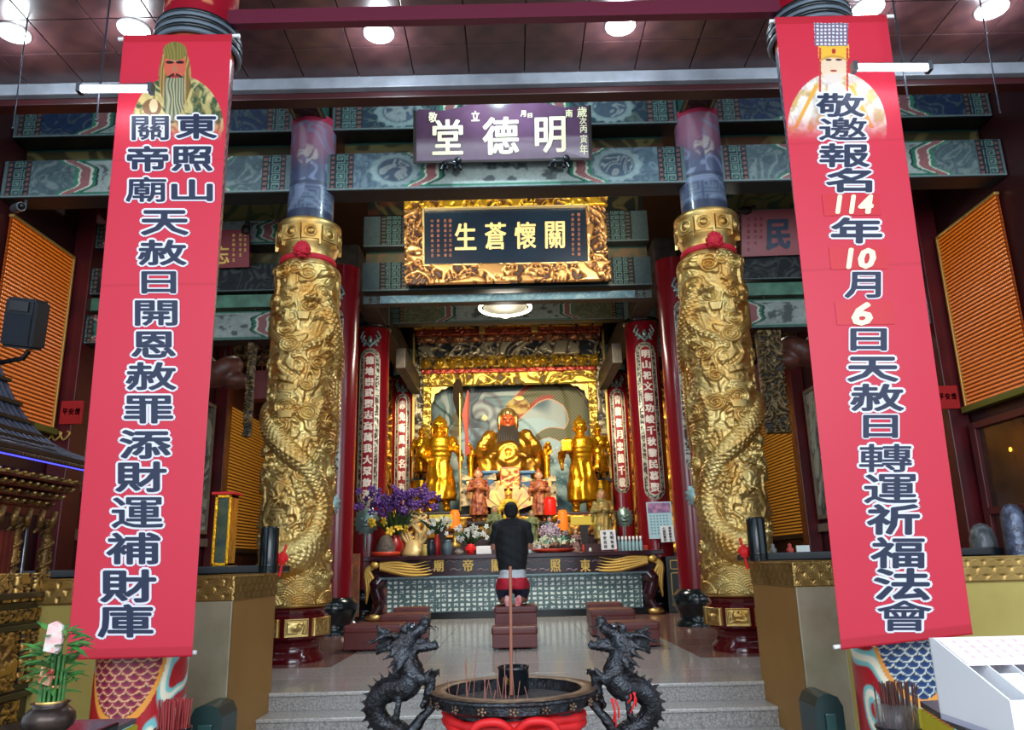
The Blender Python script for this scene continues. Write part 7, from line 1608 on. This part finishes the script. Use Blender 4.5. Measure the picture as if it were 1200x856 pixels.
for i in range(95):
    a = rnd.uniform(0, 6.28); zl = rnd.uniform(.14, .36); p0 = pv+Vector((.04*math.cos(a), .04*math.sin(a), zl)); L = rnd.uniform(.05, .10); el = rnd.uniform(-.2, 1.0)
    d_ = Vector((math.cos(a), math.sin(a), el)).normalized(); w = d_.cross(Vector((0, -.5, 1))).normalized()*.0085; b = MB(); vs = []
    for q, ww in ((0, .2), (.25, 1), (.6, .8), (1, .02)): p = p0+d_*L*q-Vector((0, 0, 1))*(q*q*L*.3); vs += [p-w*ww, p+w*ww]
    b.add(vs+[v+Vector((0, 0, .001)) for v in vs], [(0, 1, 3, 2), (2, 3, 5, 4), (4, 5, 7, 6), (8, 10, 11, 9), (10, 12, 13, 11), (12, 14, 15, 13)], True); b.build('leaf', m_lf, t)

# ---------------------------------------------------------------- incense stick holders
def stick_holder(px, ytop, yrim, w, d, n, lab, m_st, glass=False):
    p = C(px, yrim, d); r = w*d/900/2*1.03; t = thing('stick_holder', lab, 'container', (p.x, d, p.z-.2))
    MB().lathe([(r*.9, -.2), (r, -.18), (r, -.012), (r*1.06, -.008), (r*1.06, .0), (r*.94, .0), (r*.9, -.1)], p, 28).build('cup', m_black, t)
    rnd = random.Random(int(px)); h = C(px, ytop, d).z-p.z; b = MB(); b.tube([(0, 0, 0), (0, 0, h+.1)], .0028, 5); me = b.mesh('stick'); me.materials.append(m_st)
    for i in range(n):
        a = rnd.uniform(0, 6.28); q = r*.8*math.sqrt(rnd.random()); o = bpy.data.objects.new('stick', me); o.location = Vector((p.x+q*math.cos(a), p.y+q*math.sin(a), p.z-.1))-ORG[t.name]; o.rotation_euler = (rnd.uniform(-.06, .06), rnd.uniform(-.08, .08), 0); link(o, t)
    if glass: MB().lathe([(r*.98, -.0), (r*.98, h*.55), (r*.96, h*.55), (r*.96, 0)], p, 28, caps=False).build('clear_sleeve', mat('clear_plastic', (220, 226, 232), .1, trans=.9, alpha=.35), t)
    MB().lathe([(r*.8, -.2), (r*.9, -.5), (r*2, p.z*-0-.52), (r*2, -.59-p.z)], (p.x, d, p.z), 20).build('stand', m_dark, t)
    return t
stick_holder(203, 820, 853, 36, 3.2, 60, 'dark cup of red incense sticks in front of the left front column', mat('stick_red', (146, 44, 44), .6))
stick_holder(1053, 800, 851, 44, 3.1, 46, 'dark cup of brown incense sticks in front of the right front column', mat('stick_brown', (112, 62, 54), .5, var=.3), True)
# yellow draped table corners
m_ycl = mat('yellow_cloth', (196, 176, 40), .6, var=.1)
def yellow_table(poly, z, lab, dfr):
    t = thing('draped_table', lab, 'table', (poly[0][0], poly[0][1], -.59)); b = MB()
    b.prism(poly, lambda u, v, l: Vector((u, v, l)), z-.02, z); b.build('table_top', m_dark if 0 else mat('table_dark', (60, 58, 60), .25), t)
    b = MB(); pts = []
    n = 40; L = (Vector(poly[1])-Vector(poly[0]))
    for i in range(n+1): q = Vector(poly[0])+L*(i/n); nrm = Vector((L.y, -L.x)).normalized(); pts.append(q+nrm*(.012*math.cos(i*2.1)-.0))
    vs = [(p.x, p.y, z-.025) for p in pts]+[(p.x, p.y, -.5) for p in pts]; b.add(vs, [(i, i+1, n+2+i, n+1+i) for i in range(n)], True)
    b.build('yellow_cloth', m_ycl, t)
zt_ = C(1120, 830, 2.9).z
A_, B_ = CZ(1078, 822, zt_), CZ(1150, 866, zt_)
yellow_table([(A_.x, A_.y), (B_.x, B_.y), (B_.x+.9, B_.y), (B_.x+.9, A_.y+.1)], zt_, 'table with hanging yellow cloth under the white box at lower right', 0)
zt2 = C(160, 845, 3.6).z; A2, B2 = CZ(118, 862, zt2), CZ(160, 842, zt2)
yellow_table([(A2.x, A2.y), (B2.x, B2.y), (A2.x-.5, B2.y), (A2.x-.5, A2.y)], zt2, 'low table with yellow cloth edge between the bamboo vase and the left column', 0)
# ---------------------------------------------------------------- white acrylic box at lower right
d0 = 2.45; zT = C(1150, 747, d0+.25).z
a = C(1092, 748, d0+.25); b_ = C(1136, 858, d0); zB = zt_
t = thing('acrylic_box', 'white acrylic dispenser box with sloping front at the lower right corner', 'box', (a.x+.2, d0, zB))
m_ac = mat('milky_acrylic', (246, 247, 250), .2, alpha=.94); m_pw = mat('pink_white_sheet', (250, 236, 240), .35, c2=(244, 220, 228), vscale=14)
xl, xr = a.x, a.x+.62; yb_, yf_ = d0+.27, d0-.12; zl = zB+.02; zm = C(1110, 800, d0+.05).z
b = MB(); b.prism([(yb_, zl), (yb_, zT), (yb_-.03, zT), (yf_, zl+.10), (yf_, zl)], lambda u, v, l: Vector((l, u, v)), xl, xl+.006); b.build('side_panel', m_ac, t)
b = MB(); b.prism([(yb_, zl), (yb_, zT), (yb_-.03, zT), (yf_, zl+.10), (yf_, zl)], lambda u, v, l: Vector((l, u, v)), xr, xr+.006); b.build('side_panel', m_ac, t)
MB().bevbox(xl, xr, yb_-.006, yb_, zl, zT, .002).build('back_sheet', m_pw, t)
MB().bevbox(xl, xr, yf_, yb_, zl-.02, zl, .003).build('bottom_panel', mat('lilac_plastic', (186, 186, 206), .3), t)
MB().bevbox(xl, xr, yf_-.004, yf_+.002, zl, zl+.10, .002).build('front_lip', m_ac, t)
sl = lambda x, q, l=0: Vector((x, yb_-.03+(yf_-yb_+.03)*q, zT+(zl+.10-zT)*q+l))
q0 = .45
b = MB(); b.add([sl(xl+.01, 0, .0), sl(xr, 0, .0), sl(xr, q0, 0), sl(xl+.01, q0, 0), sl(xl+.01, 0, -.006), sl(xr, 0, -.006), sl(xr, q0, -.006), sl(xl+.01, q0, -.006)], [(0, 3, 2, 1), (4, 5, 6, 7), (0, 1, 5, 4), (1, 2, 6, 5), (2, 3, 7, 6), (3, 0, 4, 7)]); b.build('sloping_sheet', m_pw, t)
b = MB(); rnd = random.Random(3)
for i in range(9):
    for j in range(4):
        x = xl+.05+.04*i; q = .05+.09*j
        b.add([sl(x, q, .002), sl(x+.008, q, .002), sl(x+.008, q+.05, .002), sl(x, q+.05, .002)], [(0, 3, 2, 1)])
b.build('faint_print', mat('faint_pink', (244, 206, 214), .5), t)['kind'] = 'stuff'
for k in range(7):
    x = xl+.07+.075*k; b = MB(); b.prism([(yb_-.1, zl), (yb_-.1, sl(x, q0).z+.03), (yf_+.02, zl+.1), (yf_+.02, zl)], lambda u, v, l: Vector((l, u, v)), x, x+.004); b.build('divider', m_ac, t)
for k, (m, nm) in enumerate(((mat('slip_white', (250, 250, 250), .5), 'white_slip'), (mat('slip_white', (250, 250, 250), .5), 'white_slip'), (mat('slip_white', (250, 250, 250), .5), 'white_slip'), (mat('slip_orange', (244, 186, 60), .5), 'orange_slip'), (mat('slip_orange', (244, 186, 60), .5), 'orange_slip'))):
    x = xl+.08+.075*k; qa = .55 if k != 1 else .62; b = MB(); b.add([sl(x, qa, -.012), sl(x+.062, qa, -.012), sl(x+.062, qa+.25, -.012), sl(x, qa+.25, -.012), sl(x, qa, -.03), sl(x+.062, qa, -.03), sl(x+.062, qa+.25, -.03), sl(x, qa+.25, -.03)], [(0, 3, 2, 1), (4, 5, 6, 7), (0, 1, 5, 4), (1, 2, 6, 5), (2, 3, 7, 6), (3, 0, 4, 7)])
    o = b.build(nm, m, t)
    if k >= 3:
        w_ = MB()
        for i, ch in enumerate('平安符'): write(w_, ch, lambda u, v, l: sl(x+.03+u, qa+.05+.07*i-v*3.2, -.009), 0, 0, .022, .016, .0008, .0008, 0, 6)
        w_.build('lettering', mat('slip_ink', (120, 60, 20), .5), t)
